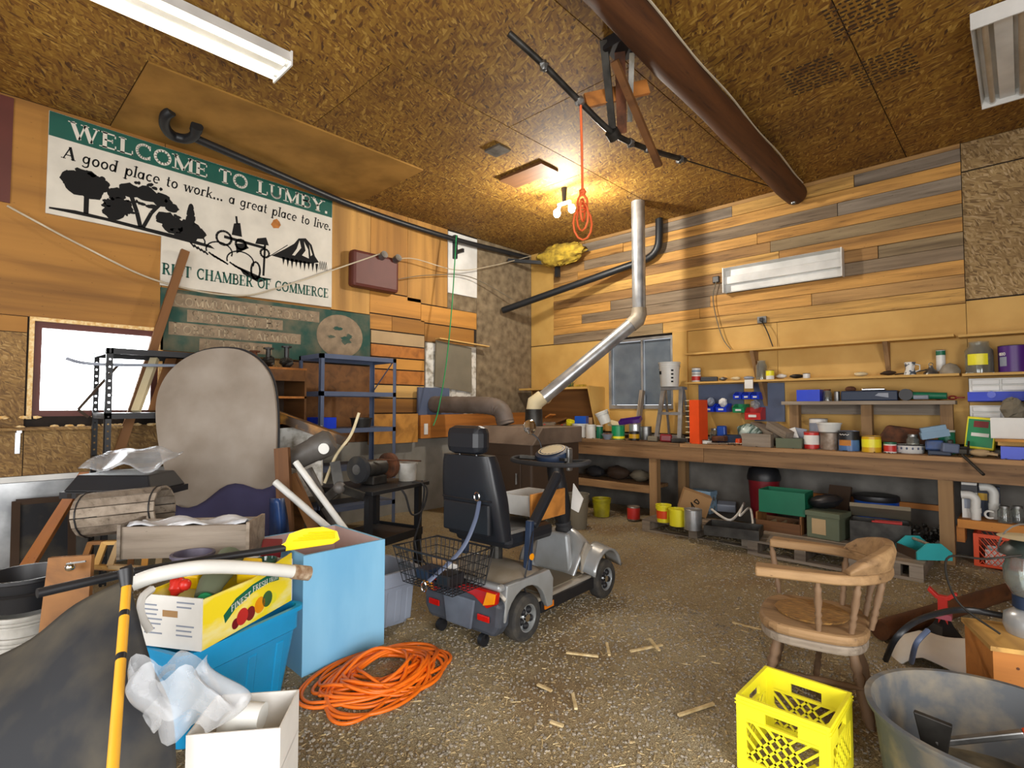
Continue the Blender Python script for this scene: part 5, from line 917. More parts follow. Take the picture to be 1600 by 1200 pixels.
# ================================================================ foreground right
# yellow milk crate
t = T('milk_crate', 'bright yellow plastic milk crate with lattice sides', 'crate', (-.655, 2.215, 0))
cw, chh = .155, .28
G().bx(-cw, cw, -cw, cw, .004, .016).obj('bottom', 'yellow_plastic', t)
for k in range(4):
    m_ = Matrix.Rotation(R(90*k), 3, 'Z')
    def wl_(g, pts): g.add([m_ @ Vector(p) for p in pts], [(0, 1, 2, 3)]); return g
    g = G()
    def slab(x0, x1, z0, z1, y0=-cw, y1=-cw+.012):
        vs = [m_ @ Vector(p) for p in ((x0, y0, z0), (x1, y0, z0), (x1, y1, z0), (x0, y1, z0), (x0, y0, z1), (x1, y0, z1), (x1, y1, z1), (x0, y1, z1))]
        g.add(vs, [(3, 2, 1, 0), (4, 5, 6, 7), (0, 1, 5, 4), (1, 2, 6, 5), (2, 3, 7, 6), (3, 0, 4, 7)])
    ce_ = cw-.0122; slab(-cw, ce_, 0, .06); slab(-cw, -.12, .06, chh); slab(.12, ce_, .06, chh); slab(-.12, .12, .245, chh); slab(-.12, -.055, .205, .245); slab(.055, .12, .205, .245); slab(-.12, .12, .195, .206); slab(-cw-.004, ce_, .262, .268, -cw-.004, -cw-.0002); slab(-cw-.004, ce_, .25, .255, -cw-.004, -cw-.0002)
    g.obj('side_frame', 'yellow_plastic', t)
    for j in range(7):
        for s in (-1, 1):
            x0 = -.13+j*.0433; x1 = x0+s*.07*2
            a_, b_ = Vector((x0, -cw+.006, .06)), Vector((x1, -cw+.006, .2))
            if x1 < -.125: f_ = (-.125-x0)/(x1-x0); b_ = a_+(b_-a_)*f_
            if x1 > .125: f_ = (.125-x0)/(x1-x0); b_ = a_+(b_-a_)*f_
            if (b_-a_).length > .02: G().bar(m_ @ a_, m_ @ b_, .006, .008).obj('lattice_bar', 'yellow_plastic', t)
# feed tub
tc = pd(1492, 1112, 1.85)+Vector((.1, .03, 0)); t = T('rubber_tub', 'muddy grey round feed tub in the right foreground', 'tub', (tc.x, tc.y, 0))
G().lathe([(0, .012), (.25, .012), (.29, .05), (.335, .285), (.345, .3), (.365, .3), (.362, .285), (.34, .26), (.315, .05), (.27, 0), (0, 0)], 48).obj('body', 'tub_grey', t, smooth=50)
tag(G().lathe([(0, .004), (.22, .004), (.27, .0)], 30).obj('muddy_water', 'mud', loc=(tc.x, tc.y, .05)), 'brown muddy puddle in the bottom of the feed tub', 'puddle')
t = T('hatchet', 'hatchet with grey orange and black handle lying across the feed tub', 'axe', (tc.x, tc.y, .3)); q0 = Vector((.3, .12, .06)); q1 = Vector((-.16, .0, -.14))
G().bar(q0+(q1-q0)*-.1, q0+(q1-q0)*.35, .03, .025).obj('grip', 'black_plastic', t, bev=.008); G().bar(q0+(q1-q0)*.35, q0+(q1-q0)*.5, .03, .026).obj('orange_band', 'orange_plastic', t, bev=.006); G().bar(q0+(q1-q0)*.5, q1, .028, .022).obj('shaft', 'steel', t, bev=.005)
G().prism([(-.03, -.02), (.03, -.02), (.05, .12), (-.06, .13)], -.012, .012, lambda a, b_, c: (q1.x+a, q1.y+c, q1.z+b_-.04)).obj('head', 'dark_steel', t, bev=.004)
t = T('g_clamp', 'steel clamp lying in the feed tub', 'clamp', (tc.x+.03, tc.y-.08, .06)); G().tube([(.07*math.cos(R(a)), .07*math.sin(R(a)), .03) for a in range(-60, 241, 20)], .014, 8).obj('frame', 'steel', t, smooth=50); G().cyl((-.1, .06, .03), (.05, .06, .03), .008, n=8).obj('screw', 'chrome', t)
# wooden crate with lantern, hose and white sheet
wc = at(1497, 985, 2, .33); t = T('wooden_box', 'pale pine box with nailed top standing behind the tub', 'box', (wc.x+.27, wc.y+.02, 0), R(20))
G().bx(-.2, .3, -.12, .2, 0, .33).obj('body', 'orange_wood', t); G().bx(-.21, .31, -.13, .21, .331, .35).obj('top_board', 'ply_light', t)
for x in (-.12, -.02, .08): G().cyl((x, -.122, .27), (x, -.121, .27), .006, n=8).obj('nail_head', 'rust', t)
lw = MW[t] @ Vector((.0, .08, .351)); t = T('gas_lantern', 'old camping lantern with glass globe on the pine box', 'lantern', lw)
G().lathe([(0, 0), (.085, 0), (.095, .03), (.09, .08), (.05, .11), (0, .115)], 24).obj('fuel_tank', 'silver_paint', t, smooth=50); G().cyl((0, -.09, .06), (0, -.1, .06), .018, n=12).obj('filler_cap', 'steel', t); G().lathe([(.05, .11), (.06, .115), (.06, .165), (.05, .17)], 20).obj('burner_collar', 'navy', t, smooth=40)
G().lathe([(.06, .17), (.085, .22), (.088, .28), (.07, .34), (.066, .34), (.083, .28), (.08, .22), (.056, .172)], 24).obj('glass_globe', 'glass', t, smooth=60); G().cyl((0, 0, .17), (0, 0, .33), .015, n=10).obj('mantle_tube', 'white_enamel', t); G().lathe([(.03, .34), (.1, .345), (.09, .37), (.06, .4), (.02, .42), (0, .42)], 24).obj('hood', mat('lantern_hood', '#35423f', '#1f2624', rough=.4), t, smooth=50); G().lathe([(.105, .42), (.0, .43)], 20).obj('reflector_plate', 'cream', t); G().tube([(.1*math.cos(R(a)), 0, .34+.14*math.sin(R(a))) for a in range(0, 181, 15)], .004, 6).obj('bail_handle', 'steel', t)
cable('wire_loop', 'thin dark wire looping in front of the lantern', [lw+Vector((-.1, -.1, .0)), lw+Vector((-.24, -.14, .12)), lw+Vector((-.27, -.14, .3)), lw+Vector((-.14, -.12, .32)), lw+Vector((-.02, -.13, .36))], .005, 'dark_steel', 'wire')
cable('black_hose', 'thick black hose arching over the tub towards the pine box', [at(1384, 1036, 2, .12), at(1402, 1000, 2, .3), at(1440, 972, 2, .36), at(1500, 958, 2, .37), at(1560, 966, 2, .37), at(1640, 985, 2, .35)], .014, 'black_pipe', 'hose')
cable('grey_hose', 'thin grey hose rising beside the black one', [at(1424, 1035, 2, .1), at(1432, 1005, 2, .25), at(1450, 985, 2, .3)], .012, 'steel_blue', 'hose')
p = at(1468, 1038, 2, .0); g = G(); g.grid(14, 10, lambda u, v: (p.x-.2+.5*u, p.y-.12+.42*v, .13+.02*math.sin(u*7+v*3)-.13*abs(v-.5)**1.5*2-.1*max(0, .25-u)*4)); tag(g.obj('white_sheet', 'paper_white', thick=.006, smooth=70), 'white plastic sheet bunched beside the pine box', 'sheet')
t = T('jack_stand', 'red axle jack stand on the gravel', 'jack', at(1428, 1004, 2, 0)); G().lathe([(.11, 0), (.05, .08), (.03, .12), (.026, .12), (.045, .08), (.105, 0)], 4).obj('base', 'black_plastic', t); G().bx(-.022, .022, -.022, .022, .09, .24).obj('ratchet_post', 'red_plastic', t); G().prism([(-.07, .27), (-.03, .23), (.03, .23), (.07, .27), (.06, .28), (.02, .25), (-.02, .25), (-.06, .29)], -.02, .02, lambda a, b_, c: (a, c, b_)).obj('saddle', 'red_plastic', t, bev=.004); G().bx(-.04, .04, -.03, .03, .12, .15).obj('collar', 'pink', t)
tag(G().tube([at(1375, 985, 2, .055), at(1640, 905, 2, .055)], .055, 14).obj('round_post', 'log_wood', smooth=50), 'old brown round post lying on the gravel', 'post')

# ================================================================ under the bench: pallets and what stands on them
def pallet(label, x0, x1, y0, y1):
    t = T('pallet', label, 'pallet', ((x0+x1)/2, (y0+y1)/2, 0))
    n = max(3, int((y1-y0)/.12)); 
    for k in range(n): a = y0+(y1-y0)*k/n; G().bx(x0, x1, a+.008, a+(y1-y0)/n-.008, .115, .135).obj('deck_board', 'old_wood', t, world=True)
    for f in (0, .5, 1):
        xx = x0+(x1-x0-.09)*f
        G().bx(xx, xx+.09, y0+.005, y1-.005, .025, .114).obj('bearer', 'old_wood', t, world=True)
    G().bx(x0, x1, y0, y0+.09, .0, .024).obj('bottom_board', 'old_wood', t, world=True); G().bx(x0, x1, y1-.09, y1, 0, .024).obj('bottom_board', 'old_wood', t, world=True)
pallet('weathered pallet under the bench carrying pails and tray', -3.05, -1.9, 5.25, 5.8); pallet('weathered pallet under the bench carrying the wooden crate and ammunition box', -1.88, -1.0, 5.1, 5.8); pallet('weathered pallet beside the bench post carrying the open toolbox', -.98, -.6, 5.2, 5.86)
PZ = .136
def pz(px, py, dy=0):
    p = at(px, py, 2, PZ); y = p.y+dy
    if y > 6.12: p = at(px, py, 1, 6.12); y = 6.12
    return Vector((p.x, y, PZ))
bucket('yellow_pail', 'yellow plastic pail with orange label beside the bench post', pz(1037, 815), .075, .18, 'yellow_plastic', r0=.9)
bucket('yellow_pot', 'plain yellow plastic pot in front of the cardboard box', pz(1059, 821), .085, .17, 'yellow_plastic', handle=False, cat='pot', ribs=0, r0=.95)
can('steel_can', 'shiny steel can at the pallet edge', pz(1083, 827), .085, .2, 'galvanised', hollow=False)
carton('cardboard_box', 'tilted cardboard box with black marker scrawl on the pallet', pz(1062, 812, .28)+Vector((0, 0, .04)), (.3, .22, .22), 'cardboard', tilt=(R(0), R(18), .5))
t = T('tin_chest', 'pale blue dented metal box under the bench', 'box', pz(1102, 808, .2)); G().bx(-.13, .13, -.09, .09, 0, .24).obj('body', mat('chipped_blue', '#86a5bd', '#6c6a60', rough=.6, scale=16, lo=.5, hi=.62), t, bev=.006); G().bx(-.135, .135, -.095, .095, .2, .25).obj('lid', 'blue_grey', t, bev=.006); G().bx(-.02, .02, -.1, -.094, .17, .21).obj('latch', 'steel', t)
t = T('metal_tray', 'dark metal drawer with white hose scraps on the pallet', 'tray', pz(1140, 838, .1), R(12)); g = G(); g.bx(-.24, .24, -.16, .16, 0, .01).bx(-.24, .24, -.16, -.15, .01, .09).bx(-.24, .24, .15, .16, .01, .09).bx(-.24, -.23, -.15, .15, .01, .09).bx(.23, .24, -.15, .15, .01, .09); g.obj('body', 'dark_steel', t)
cable('white_hose', 'white plastic hose coiled in the metal drawer', [pz(1105, 812, .1)+Vector((0, 0, .1)), pz(1135, 826, .1)+Vector((0, 0, .07)), pz(1150, 812, .2)+Vector((0, 0, .12)), pz(1162, 795, .15)+Vector((0, 0, .14)), pz(1150, 822, .1)+Vector((0, 0, .09)), pz(1172, 808, .1)+Vector((0, 0, .1)), pz(1176, 830, .02)+Vector((0, 0, .05))], .012, 'paper_white', 'hose')
tag(G().box((0, 0, .07), (.2, .12, .09)).obj('charger_box', 'grey_plastic', loc=pz(1133, 812, .28), rot=(R(15), 0, .3), bev=.01), 'grey and white appliance box behind the metal drawer', 'box')
t = T('trash_can', 'maroon bin with black swing lid under the bench', 'bin', pz(1167, 806, .25)); G().lathe([(0, 0), (.13, 0), (.16, .42), (0, .42)], 24).obj('body', 'maroon', t, smooth=40); G().lathe([(.17, .41), (.172, .45), (.15, .53), (.08, .57), (0, .58)], 24).obj('lid', 'black_plastic', t, smooth=50)
t = T('wooden_crate', 'low brown wooden bottle crate under the green bin', 'crate', pz(1215, 832, .15)); g = G(); g.bx(-.2, .2, -.14, .14, 0, .012); g.obj('bottom', 'brown_wood', t)
for s in (-1, 1): G().bx(-.2, .2, s*.14-.008, s*.14+.008, .0, .1).obj('side', 'brown_wood', t); G().bx(s*.2-.008, s*.2+.008, -.13, .13, 0, .17).obj('end', 'brown_wood', t)
for k in range(3): G().bx(-.1+.1*k-.004, -.1+.1*k+.004, -.13, .13, .012, .08).obj('divider', 'tan', t)
carton('green_bin', 'dark green plastic bin standing on the wooden crate', pz(1215, 832, .2)+Vector((.02, 0, .17)), (.42, .28, .22), 'dark_green', 'bin')
t = T('ammunition_box', 'olive green ammunition box with black bag on top', 'box', pz(1275, 838, .12), R(-8)); G().bx(-.14, .14, -.1, .16, 0, .24).obj('body', 'olive', t, bev=.01); G().bx(-.09, .03, -.104, -.1, .04, .18).obj('worn_patch', 'tan', t); G().bx(-.148, .148, -.108, .165, .2, .245).obj('rim', 'olive', t, bev=.004)
tag(G().ball((0, 0, .05), (.15, .1, .06), 14, 8, .12).obj('tool_bag', 'black_plastic', loc=pz(1275, 838, .12)+Vector((-.01, .02, .245)), rot=(0, R(-12), 0), smooth=60), 'black bag lying on the ammunition box', 'bag')
plank_thing('dark_panel', 'dark warped panel leaning behind the ammunition box', pz(1296, 835, .2), pz(1308, 830, .25)+Vector((.03, .06, .42)), .2, .02, 'dark_brown')
t = T('drum', 'blue plastic drum with dark rim against the concrete', 'drum', pz(1357, 806, .2)); G().lathe([(0, 0), (.17, 0), (.18, .1), (.18, .34), (0, .34)], 28).obj('body', 'drum_blue', t, smooth=40); G().lathe([(.182, .32), (.19, .34), (.185, .37), (.16, .375), (0, .36)], 28).obj('rim', 'black_plastic', t, smooth=50)
t = T('toolbox', 'grey steel toolbox with lid ajar on the pallet', 'toolbox', pz(1375, 850, .02), R(8)); g = G(); g.bx(-.22, .22, -.12, .12, 0, .01).bx(-.22, .22, -.12, -.11, .01, .2).bx(-.22, .22, .11, .12, .01, .2).bx(-.22, -.21, -.11, .11, .01, .2).bx(.21, .22, -.11, .11, .01, .2); g.obj('body', 'dark_steel', t); G().bx(-.225, .225, -.13, .13, 0, .035).obj('lid', 'khaki', t, loc=(0, .1, .25), rot=(R(-28), 0, 0)); 
tag(G().box((0, 0, 0), (.22, .03, .02)).box((.02, .05, 0), (.2, .02, .02)).obj('spirit_level', 'red_can', loc=pz(1375, 850, .02)+Vector((.05, .0, .19)), rot=(0, 0, .3)), 'red and white handles sticking out of the toolbox', 'tool')
t = T('tote_tray', 'turquoise tool carrier with dark sides on the pallet', 'tray', pz(1440, 872, .1), R(38)); G().prism([(-.13, 0), (.13, 0), (.13, .06), (.05, .13), (-.05, .13), (-.13, .06)], -.14, -.125, lambda a, b_, c: (a, c, b_)).obj('end_panel', 'teal', t); G().prism([(-.13, 0), (.13, 0), (.13, .06), (.05, .13), (-.05, .13), (-.13, .06)], .125, .14, lambda a, b_, c: (a, c, b_)).obj('end_panel', 'teal', t); G().bx(-.13, .13, -.125, .125, 0, .01).obj('bottom', 'dark_brown', t)
for s in (-1, 1): G().bx(s*.13-.006, s*.13+.006, -.125, .125, .0, .07).obj('side_board', 'dark_brown', t)
G().cyl((0, -.125, .11), (0, .125, .11), .012, n=8).obj('carry_rod', 'old_wood', t)
g = G()
for k in range(40): c = Vector((random.uniform(-.14, .14), random.uniform(-.1, .1), random.uniform(.0, .16))); g.ball(c, .022, 6, 4, .3)
tag(g.obj('scrap_heap', 'dark_steel', loc=pz(1440, 845, .3)), 'heap of small black hardware behind the tool carrier', 'hardware', kind='stuff')
bucket('yellow_tub', 'yellow tub on the ground under the left bench shelf', at(940, 806, 2, 0), .11, .22, mat('dirty_yellow', '#c8c020', '#8a8420', rough=.5), handle=False, cat='tub')
can('paint_can', 'red labelled can on the ground under the left bench shelf', at(990, 812, 2, 0), .075, .16, 'rusty_tin', band='red_can', bandz=(.1, .9), hollow=False)
bucket('grey_bin', 'grey ribbed bin standing behind the scooter tiller', at(902, 825, 2, 0), .13, .38, 'khaki', handle=False, cat='bin', r0=.8)
for i, (px, lb, r_) in enumerate(((930, 'dark bundle of cloth on the lower bench shelf', .1), (965, 'dark crumpled bag on the lower bench shelf', .12), (1000, 'brown sack at the end of the lower bench shelf', .1))):
    p = at(px, 760, 1, 6.12); tag(G().ball((0, 0, r_*.7), (r_*1.4, r_, r_*.7), 12, 8, .15).obj('sack', ('tarp', 'dark_brown', 'khaki')[i], loc=(p.x, 6.13, .40), smooth=60), lb, 'sack')
tag(G().bx(-.7, .7, -.05, .05, 0, .03).obj('rail', 'galvanised', loc=pz(1225, 845, -.05)+Vector((0, 0, 0)), rot=(0, 0, R(-4))), 'pale metal rail lying along the pallet front', 'rail') if False else None
# right end lower shelf
LZ = .401
def lz(px): p = at(px, 800, 1, 6.08); return Vector((p.x, 6.08, LZ))
t = T('product_box', 'tall white and grey cardboard box on the lower right shelf', 'box', lz(1516)); G().bx(-.05, .05, -.04, .04, 0, .3).obj('body', 'paper_white', t); G().bx(-.052, .052, -.042, .042, .22, .28).obj('print_band', 'black_plastic', t); G().bx(-.035, .035, -.042, -.04, .08, .17).obj('print_picture', 'grey_plastic', t)
for i, (px, dy, h_) in enumerate(((1533, -.02, .2), (1553, .06, .26))):
    t = T('pipe_elbow', ('white PVC elbow nearest the white box on the lower shelf', 'white PVC elbow with grey base behind the first one')[i], 'pipe fitting', lz(px)+Vector((0, dy, 0))); G().tube(spline([(0, 0, 0), (0, 0, h_*.6), (0, 0, h_*.85), (-.03, 0, h_), (-.09, 0, h_)], 5), .034, 12).obj('pipe', 'white_plastic', t, smooth=60); G().cyl((0, 0, h_*.3), (0, 0, h_*.5), .039, n=14).obj('collar', 'white_plastic', t, smooth=40)
t = T('carton', 'dark box with gold star print behind the PVC elbows', 'box', lz(1540)+Vector((.02, .12, 0))); G().bx(-.12, .1, -.03, .03, 0, .26).obj('body', 'navy', t); G().bx(-.04, .02, -.033, -.03, .14, .2).obj('gold_print', 'gold', t)
tag(G().tube([(.03*math.cos(R(a)), 0, .05+.03*math.sin(R(a))) for a in range(40, 330, 20)], .009, 8).obj('pipe_hook', 'white_plastic', loc=lz(1547)+Vector((0, -.06, 0)), smooth=60), 'small white curved pipe hook on the lower shelf', 'hook')
for i, px in enumerate((1570, 1590)): jar('glass_jar', ('clear jar of screws on the lower right shelf', 'clear jar at the far end of the lower shelf')[i], lz(px), .045, .13, 'steel', fill='dark_steel')
t = T('milk_crate', 'orange red milk crate under the lower right shelf', 'crate', (-.18, 6.2, 0)); cw = .17
for k in range(4):
    m_ = Matrix.Rotation(R(90*k), 3, 'Z'); g = G()
    def sl(x0, x1, z0, z1):
        vs = [m_ @ Vector(p) for p in ((x0, -cw, z0), (x1, -cw, z0), (x1, -cw+.012, z0), (x0, -cw+.012, z0), (x0, -cw, z1), (x1, -cw, z1), (x1, -cw+.012, z1), (x0, -cw+.012, z1))]
        g.add(vs, [(3, 2, 1, 0), (4, 5, 6, 7), (0, 1, 5, 4), (1, 2, 6, 5), (2, 3, 7, 6), (3, 0, 4, 7)])
    e_ = cw-.0122; sl(-cw, e_, 0, .03); sl(-cw, e_, .25, .28); sl(-cw, -cw+.035, .03, .25); sl(cw-.035, e_, .03, .25); g.obj('side_frame', 'orange_plastic', t)
    for j in range(8):
        for s in (-1, 1):
            x0 = -.135+j*.0386; a_, b_ = Vector((x0, -cw+.006, .03)), Vector((x0+s*.16, -cw+.006, .25)); x1 = b_.x
            if x1 < -.135: b_ = a_+(b_-a_)*((-.135-x0)/(x1-x0))
            if x1 > .135: b_ = a_+(b_-a_)*((.135-x0)/(x1-x0))
            if (b_-a_).length > .02: G().bar(m_ @ a_, m_ @ b_, .005, .006).obj('lattice_bar', 'orange_plastic', t)
G().bx(-cw, cw, -cw, cw, 0, .01).obj('bottom', 'orange_plastic', t)
carton('white_jug_box', 'white box inside the orange milk crate', (-.2, 6.2, .012), (.16, .2, .13), 'paper_white')

# ================================================================ left side: shelving, table, stored things
def rack(label, x0, x1, y0, y1, zs, mt, holes=False):
    t = T('metal_shelving', label, 'shelving', ((x0+x1)/2, (y0+y1)/2, 0)); top = max(zs)
    for x in (x0, x1):
        for y in (y0, y1):
            sx = 1 if x == x0 else -1; sy = 1 if y == y0 else -1
            g = G()
            def fl(a0, a1, z0, z1, face):
                if face == 0: g.bx(min(x+sx*a0, x+sx*a1), max(x+sx*a0, x+sx*a1), min(y, y+sy*.003), max(y, y+sy*.003), z0, z1)
                else: g.bx(min(x, x+sx*.003), max(x, x+sx*.003), min(y+sy*a0, y+sy*a1), max(y+sy*a0, y+sy*a1), z0, z1)
            for face in (0, 1):
                if holes:
                    fl(0, .016, 0, top, face); fl(.029, .042, 0, top, face)
                    for k in range(int(top/.055)+1): fl(.016, .029, max(0, k*.055-.042), min(top, k*.055), face)
                else: fl(0, .04, 0, top, face)
            g.obj('upright', mt, t, world=True)
    for z in zs: G().bx(x0+.005, x1-.005, y0+.005, y1-.005, z-.006, z).bx(x0, x1, y0, y0+.006, z-.045, z).bx(x0, x1, y1-.006, y1, z-.045, z).bx(x1-.006, x1, y0, y1, z-.045, z).bx(x0, x0+.006, y0, y1, z-.045, z).obj('shelf', mt, t, world=True)
    return t
rack('black slotted steel shelving in front of the bright window', -5.58, -5.05, .83, 1.95, (.5, .95, 1.3, 1.80), 'black_paint', True)
r2_ = rack('blue grey steel shelving unit in front of the carved sign', -5.42, -4.95, 2.5, 3.37, (.35, .75, 1.13, 1.5, 1.87), 'steel_blue')
G().bar((-5.42, 3.36, 1.5), (-4.96, 3.36, 1.87), .012, .006).obj('brace', 'steel_blue', r2_, world=True)
t = T('wooden_cabinet', 'open brown plywood cabinet between the two steel shelvings', 'cabinet', (-5.4, 2.2, 0)); 
for z in (.75, 1.2, 1.45, 1.73): G().bx(-5.675, -5.2, 1.97, 2.48, z-.02, z).obj('shelf', 'orange_wood', t, world=True)
for y in (1.97, 2.46): G().bx(-5.675, -5.2, y, y+.02, 0, 1.71).obj('side', 'brown_wood', t, world=True)
G().bx(-5.69, -5.675, 1.97, 2.48, 0, 1.73).obj('back', 'dark_brown', t, world=True); G().bx(-5.2, -5.19, 1.99, 2.46, 1.6, 1.71).obj('front_rail', 'brown_wood', t, world=True)
for i, (y, lb) in enumerate(((2.05, 'dark rusty carburettor on top of the brown cabinet'), (2.18, 'small black casting on top of the brown cabinet'), (2.36, 'black motor part with star shaped top on the cabinet'))):
    t = T('engine_part', lb, 'engine part', (-5.4, y, 1.731)); G().ball((0, 0, .05), (.08, .06, .05), 10, 7, .2).obj('casting', 'dark_steel', t); G().cyl((0, 0, .08), (0, 0, .15+.03*i), .025, n=8).obj('stem', ('rust', 'dark_steel', 'black_plastic')[i], t); G().lathe([(.05, .14+.03*i), (.05, .155+.03*i), (0, .16+.03*i)], 6).obj('cap', ('rust', 'dark_steel', 'black_plastic')[i], t)
for i, (y, mt, lb) in enumerate(((2.62, 'bin_blue', 'royal blue plastic bin on the lower rack shelf'), (3.05, 'dark_steel', 'dark cooking pot with tools on the lower rack shelf'))):
    (carton('storage_bin', lb, (-5.15, y, 1.131), (.26, .18, .11), mt, 'bin') if i == 0 else bucket('pot', lb, (-5.12, y, 1.131), .11, .1, mt, 'pot', handle=False, ribs=0))
carton('clothes_bin', 'cardboard box on the black shelving by the window', (-5.3, 1.7, 1.301), (.3, .22, .2), 'tan')
for i, (y, mt, lb, w_) in enumerate(((1.12, 'cream', 'cream moulding strip standing in the black shelving', .06), (1.25, 'brown_wood', 'brown door casing standing in the black shelving', .09), (1.34, 'brown_wood', 'second brown casing next to the first in the shelving', .09))):
    plank_thing('trim_strip', lb, (-5.2, y-.06, 1.302), (-5.38, y+.1, 1.75), w_, .025, mt)
cable('grey_tube', 'grey plastic tube sticking out over the window', [at(104, 560, 0, -5.3), at(130, 567, 0, -5.25), at(180, 570, 0, -5.2), (-5.2, 1.4, 1.7)], .014, 'grey_plastic', 'tube')
t = T('picture_frame', 'small empty wooden frame leaning in the window light', 'frame', (-5.5, .7, 1.2))
fp = [at(122, 640, 0, -5.45), at(160, 598, 0, -5.45), at(185, 570, 0, -5.45)]; G().bar(fp[0], fp[2], .02, .02).obj('rail', 'dark_brown', t, world=True); G().bar(fp[0], at(138, 652, 0, -5.45), .02, .02).obj('rail', 'dark_brown', t, world=True)
# big rounded panel
d0 = 4.0; c0 = pd(313, 850, d0); t = T('rounded_table_top', 'large grey rounded table top leaning upright among the junk', 'table top', c0)
k_ = d0*1.06/FPX; prof = [(285, 800), (262, 755), (240, 705), (226, 655), (224, 620), (234, 590), (255, 567), (285, 552), (318, 548), (350, 553), (380, 572), (402, 603), (414, 650), (421, 710), (427, 770), (428, 845), (300, 845)]
def tp_(x, y, z): return (RT*((x-325)*k_)+Vector((0, 0, 1))*((845-y)*k_)+FW.cross(Vector((0, 0, 1))).cross(Vector((0, 0, 1)))*0+Vector((FW.x, FW.y, 0))*((845-y)*k_*.22+z))
ps = [(p_.x, p_.y) for p_ in spline([Vector((a, b_, 0)) for a, b_ in prof], 4)]
G().prism(ps, 0, .03, tp_).obj('panel', mat('dusty_taupe', '#9a9186', '#82776a', rough=.9, scale=3, lo=.3, hi=.7), t); G().prism([(x-(x-325)*-.02, y-3) for x, y in ps[:-8]], .03, .045, tp_).obj('backing_edge', 'black_plastic', t)
g = G(); g.grid(14, 8, lambda u, v: tuple(Vector(tp_(283+150*u, 845-75*v*(.75+.5*u)+10*math.sin(u*9), -.03-.05*(1-v)+.012*math.sin(u*16+v*3))))); g.obj('purple_cloth', 'purple_cloth', t, smooth=70, thick=.01)
# black work table with grinder
ta = Vector((-3.64, 2.74, 0)); tb = Vector((-3.5, 2.2, 0)); ux = (tb-ta).normalized(); uy = Vector((ux.y, -ux.x, 0)); uy = uy if uy.x < 0 else -uy
rz_t = math.atan2(ux.y, ux.x); t = T('work_table', 'black steel two tier work table holding the grinder', 'table', ta, rz_t); W_, D_ = .62, .55; sg_ = 1 if (Matrix.Rotation(rz_t, 3, 'Z') @ Vector((0, 1, 0))).dot(uy) > 0 else -1
def tl(x, y, z): return (x, sg_*y, z)
def tbx(x0, x1, y0, y1, z0, z1): return G().bx(x0, x1, min(sg_*y0, sg_*y1), max(sg_*y0, sg_*y1), z0, z1)
tbx(-.05, W_, -.04, D_, .70, .73).obj('top', 'black_paint', t, bev=.004); tbx(0, W_-.02, 0, D_-.04, .32, .34).obj('lower_shelf', 'black_paint', t); tbx(0, W_-.02, -.01, .0, .3, .36).obj('shelf_lip', 'black_paint', t); tbx(-.01, 0, 0, D_-.04, .3, .36).obj('shelf_lip', 'black_paint', t)
for x in (0, W_-.05):
    for y in (0, D_-.09): tbx(x, x+.045, y, y+.045, 0, .70).obj('leg', 'black_paint', t)
M_t = MW[t]
def tw(x, y, z): return M_t @ Vector(tl(x, y, z))
t = T('bench_grinder', 'dusty bench grinder with two wheels on the work table', 'grinder', tw(.3, .25, .731), rz_t)
G().cyl((-.1, 0, .13), (.1, 0, .13), .065, n=18).obj('motor', 'dark_steel', t, smooth=40); G().bx(-.08, .08, -.07, .07, 0, .07).obj('base', 'dark_steel', t, bev=.01)
for s in (-1, 1): G().cyl((s*.19, 0, .13), (s*.15, 0, .13), .105, n=24).obj('wheel_guard', ('rust', 'dusty_black')[s > 0], t, smooth=40); G().cyl((s*.195, 0, .13), (s*.19, 0, .13), .04, n=14).obj('hub', 'steel', t)
bucket('white_pail', 'dirty white pail on the work table beside the grinder', tw(.06, .12, .731), .08, .15, mat('dirty_white', '#c4c2bc', '#8e8a80', rough=.6, scale=6), handle=False, ribs=0)
tool('steel_rod', 'thin steel rod lying across the white pail', [tw(.33, .2, .93), tw(-.06, .06, .89)], .006, 'rust', 'rod'); cable('power_cord', 'black power cord hanging from the work table', [tw(.1, .02, .735), tw(.05, -.06, .7), tw(.08, -.05, .45), tw(.16, -.05, .25), tw(.05, -.06, .1), tw(-.03, -.08, .02)], .008, 'rubber', 'cord'); cable('power_cord', 'second black cord looped under the work table top', [tw(.3, .0, .735), tw(.28, -.06, .66), tw(.2, -.06, .5), tw(.08, -.07, .52), tw(.02, -.07, .66), tw(.0, .0, .735)], .008, 'rubber', 'cord')
# leaning bits beside the round panel
def L3(px, py, d): return pd(px, py, d)
plank_thing('leaning_board', 'brown board leaning beside the round table top', L3(452, 936, 3.72), L3(440, 700, 3.86), .1, .03, 'brown_wood', up=tuple(FW)); plank_thing('leaning_board', 'second brown board tilted behind the white pipes', L3(505, 860, 4.15), L3(452, 745, 4.3), .09, .03, 'brown_wood', up=tuple(FW))
tag(G().tube([L3(528, 838, 3.62), L3(430, 753, 3.7)], .024, 12).obj('plastic_pipe', 'white_plastic', smooth=50), 'short white plastic pipe leaning left of the longer one', 'pipe'); tag(G().tube([L3(550, 842, 3.66), L3(462, 722, 3.78)], .022, 12).obj('plastic_pipe', 'white_plastic', smooth=50), 'long white plastic pipe leaning in the junk', 'pipe')
plank_thing('white_sheet_board', 'chipped white panel standing behind the outboard motor', L3(460, 780, 4.4), L3(460, 668, 4.5), .38, .02, 'flaky_white', up=tuple(FW))
plank_thing('gilded_rail', 'dark gilded frame rail sloping across the junk', L3(400, 640, 4.5), L3(542, 692, 4.5), .09, .05, mat('gilded', '#3a2712', '#a87428', rough=.5, scale=5, stretch=(1, 9, 1), lo=.5, hi=.65), up=tuple(UP))
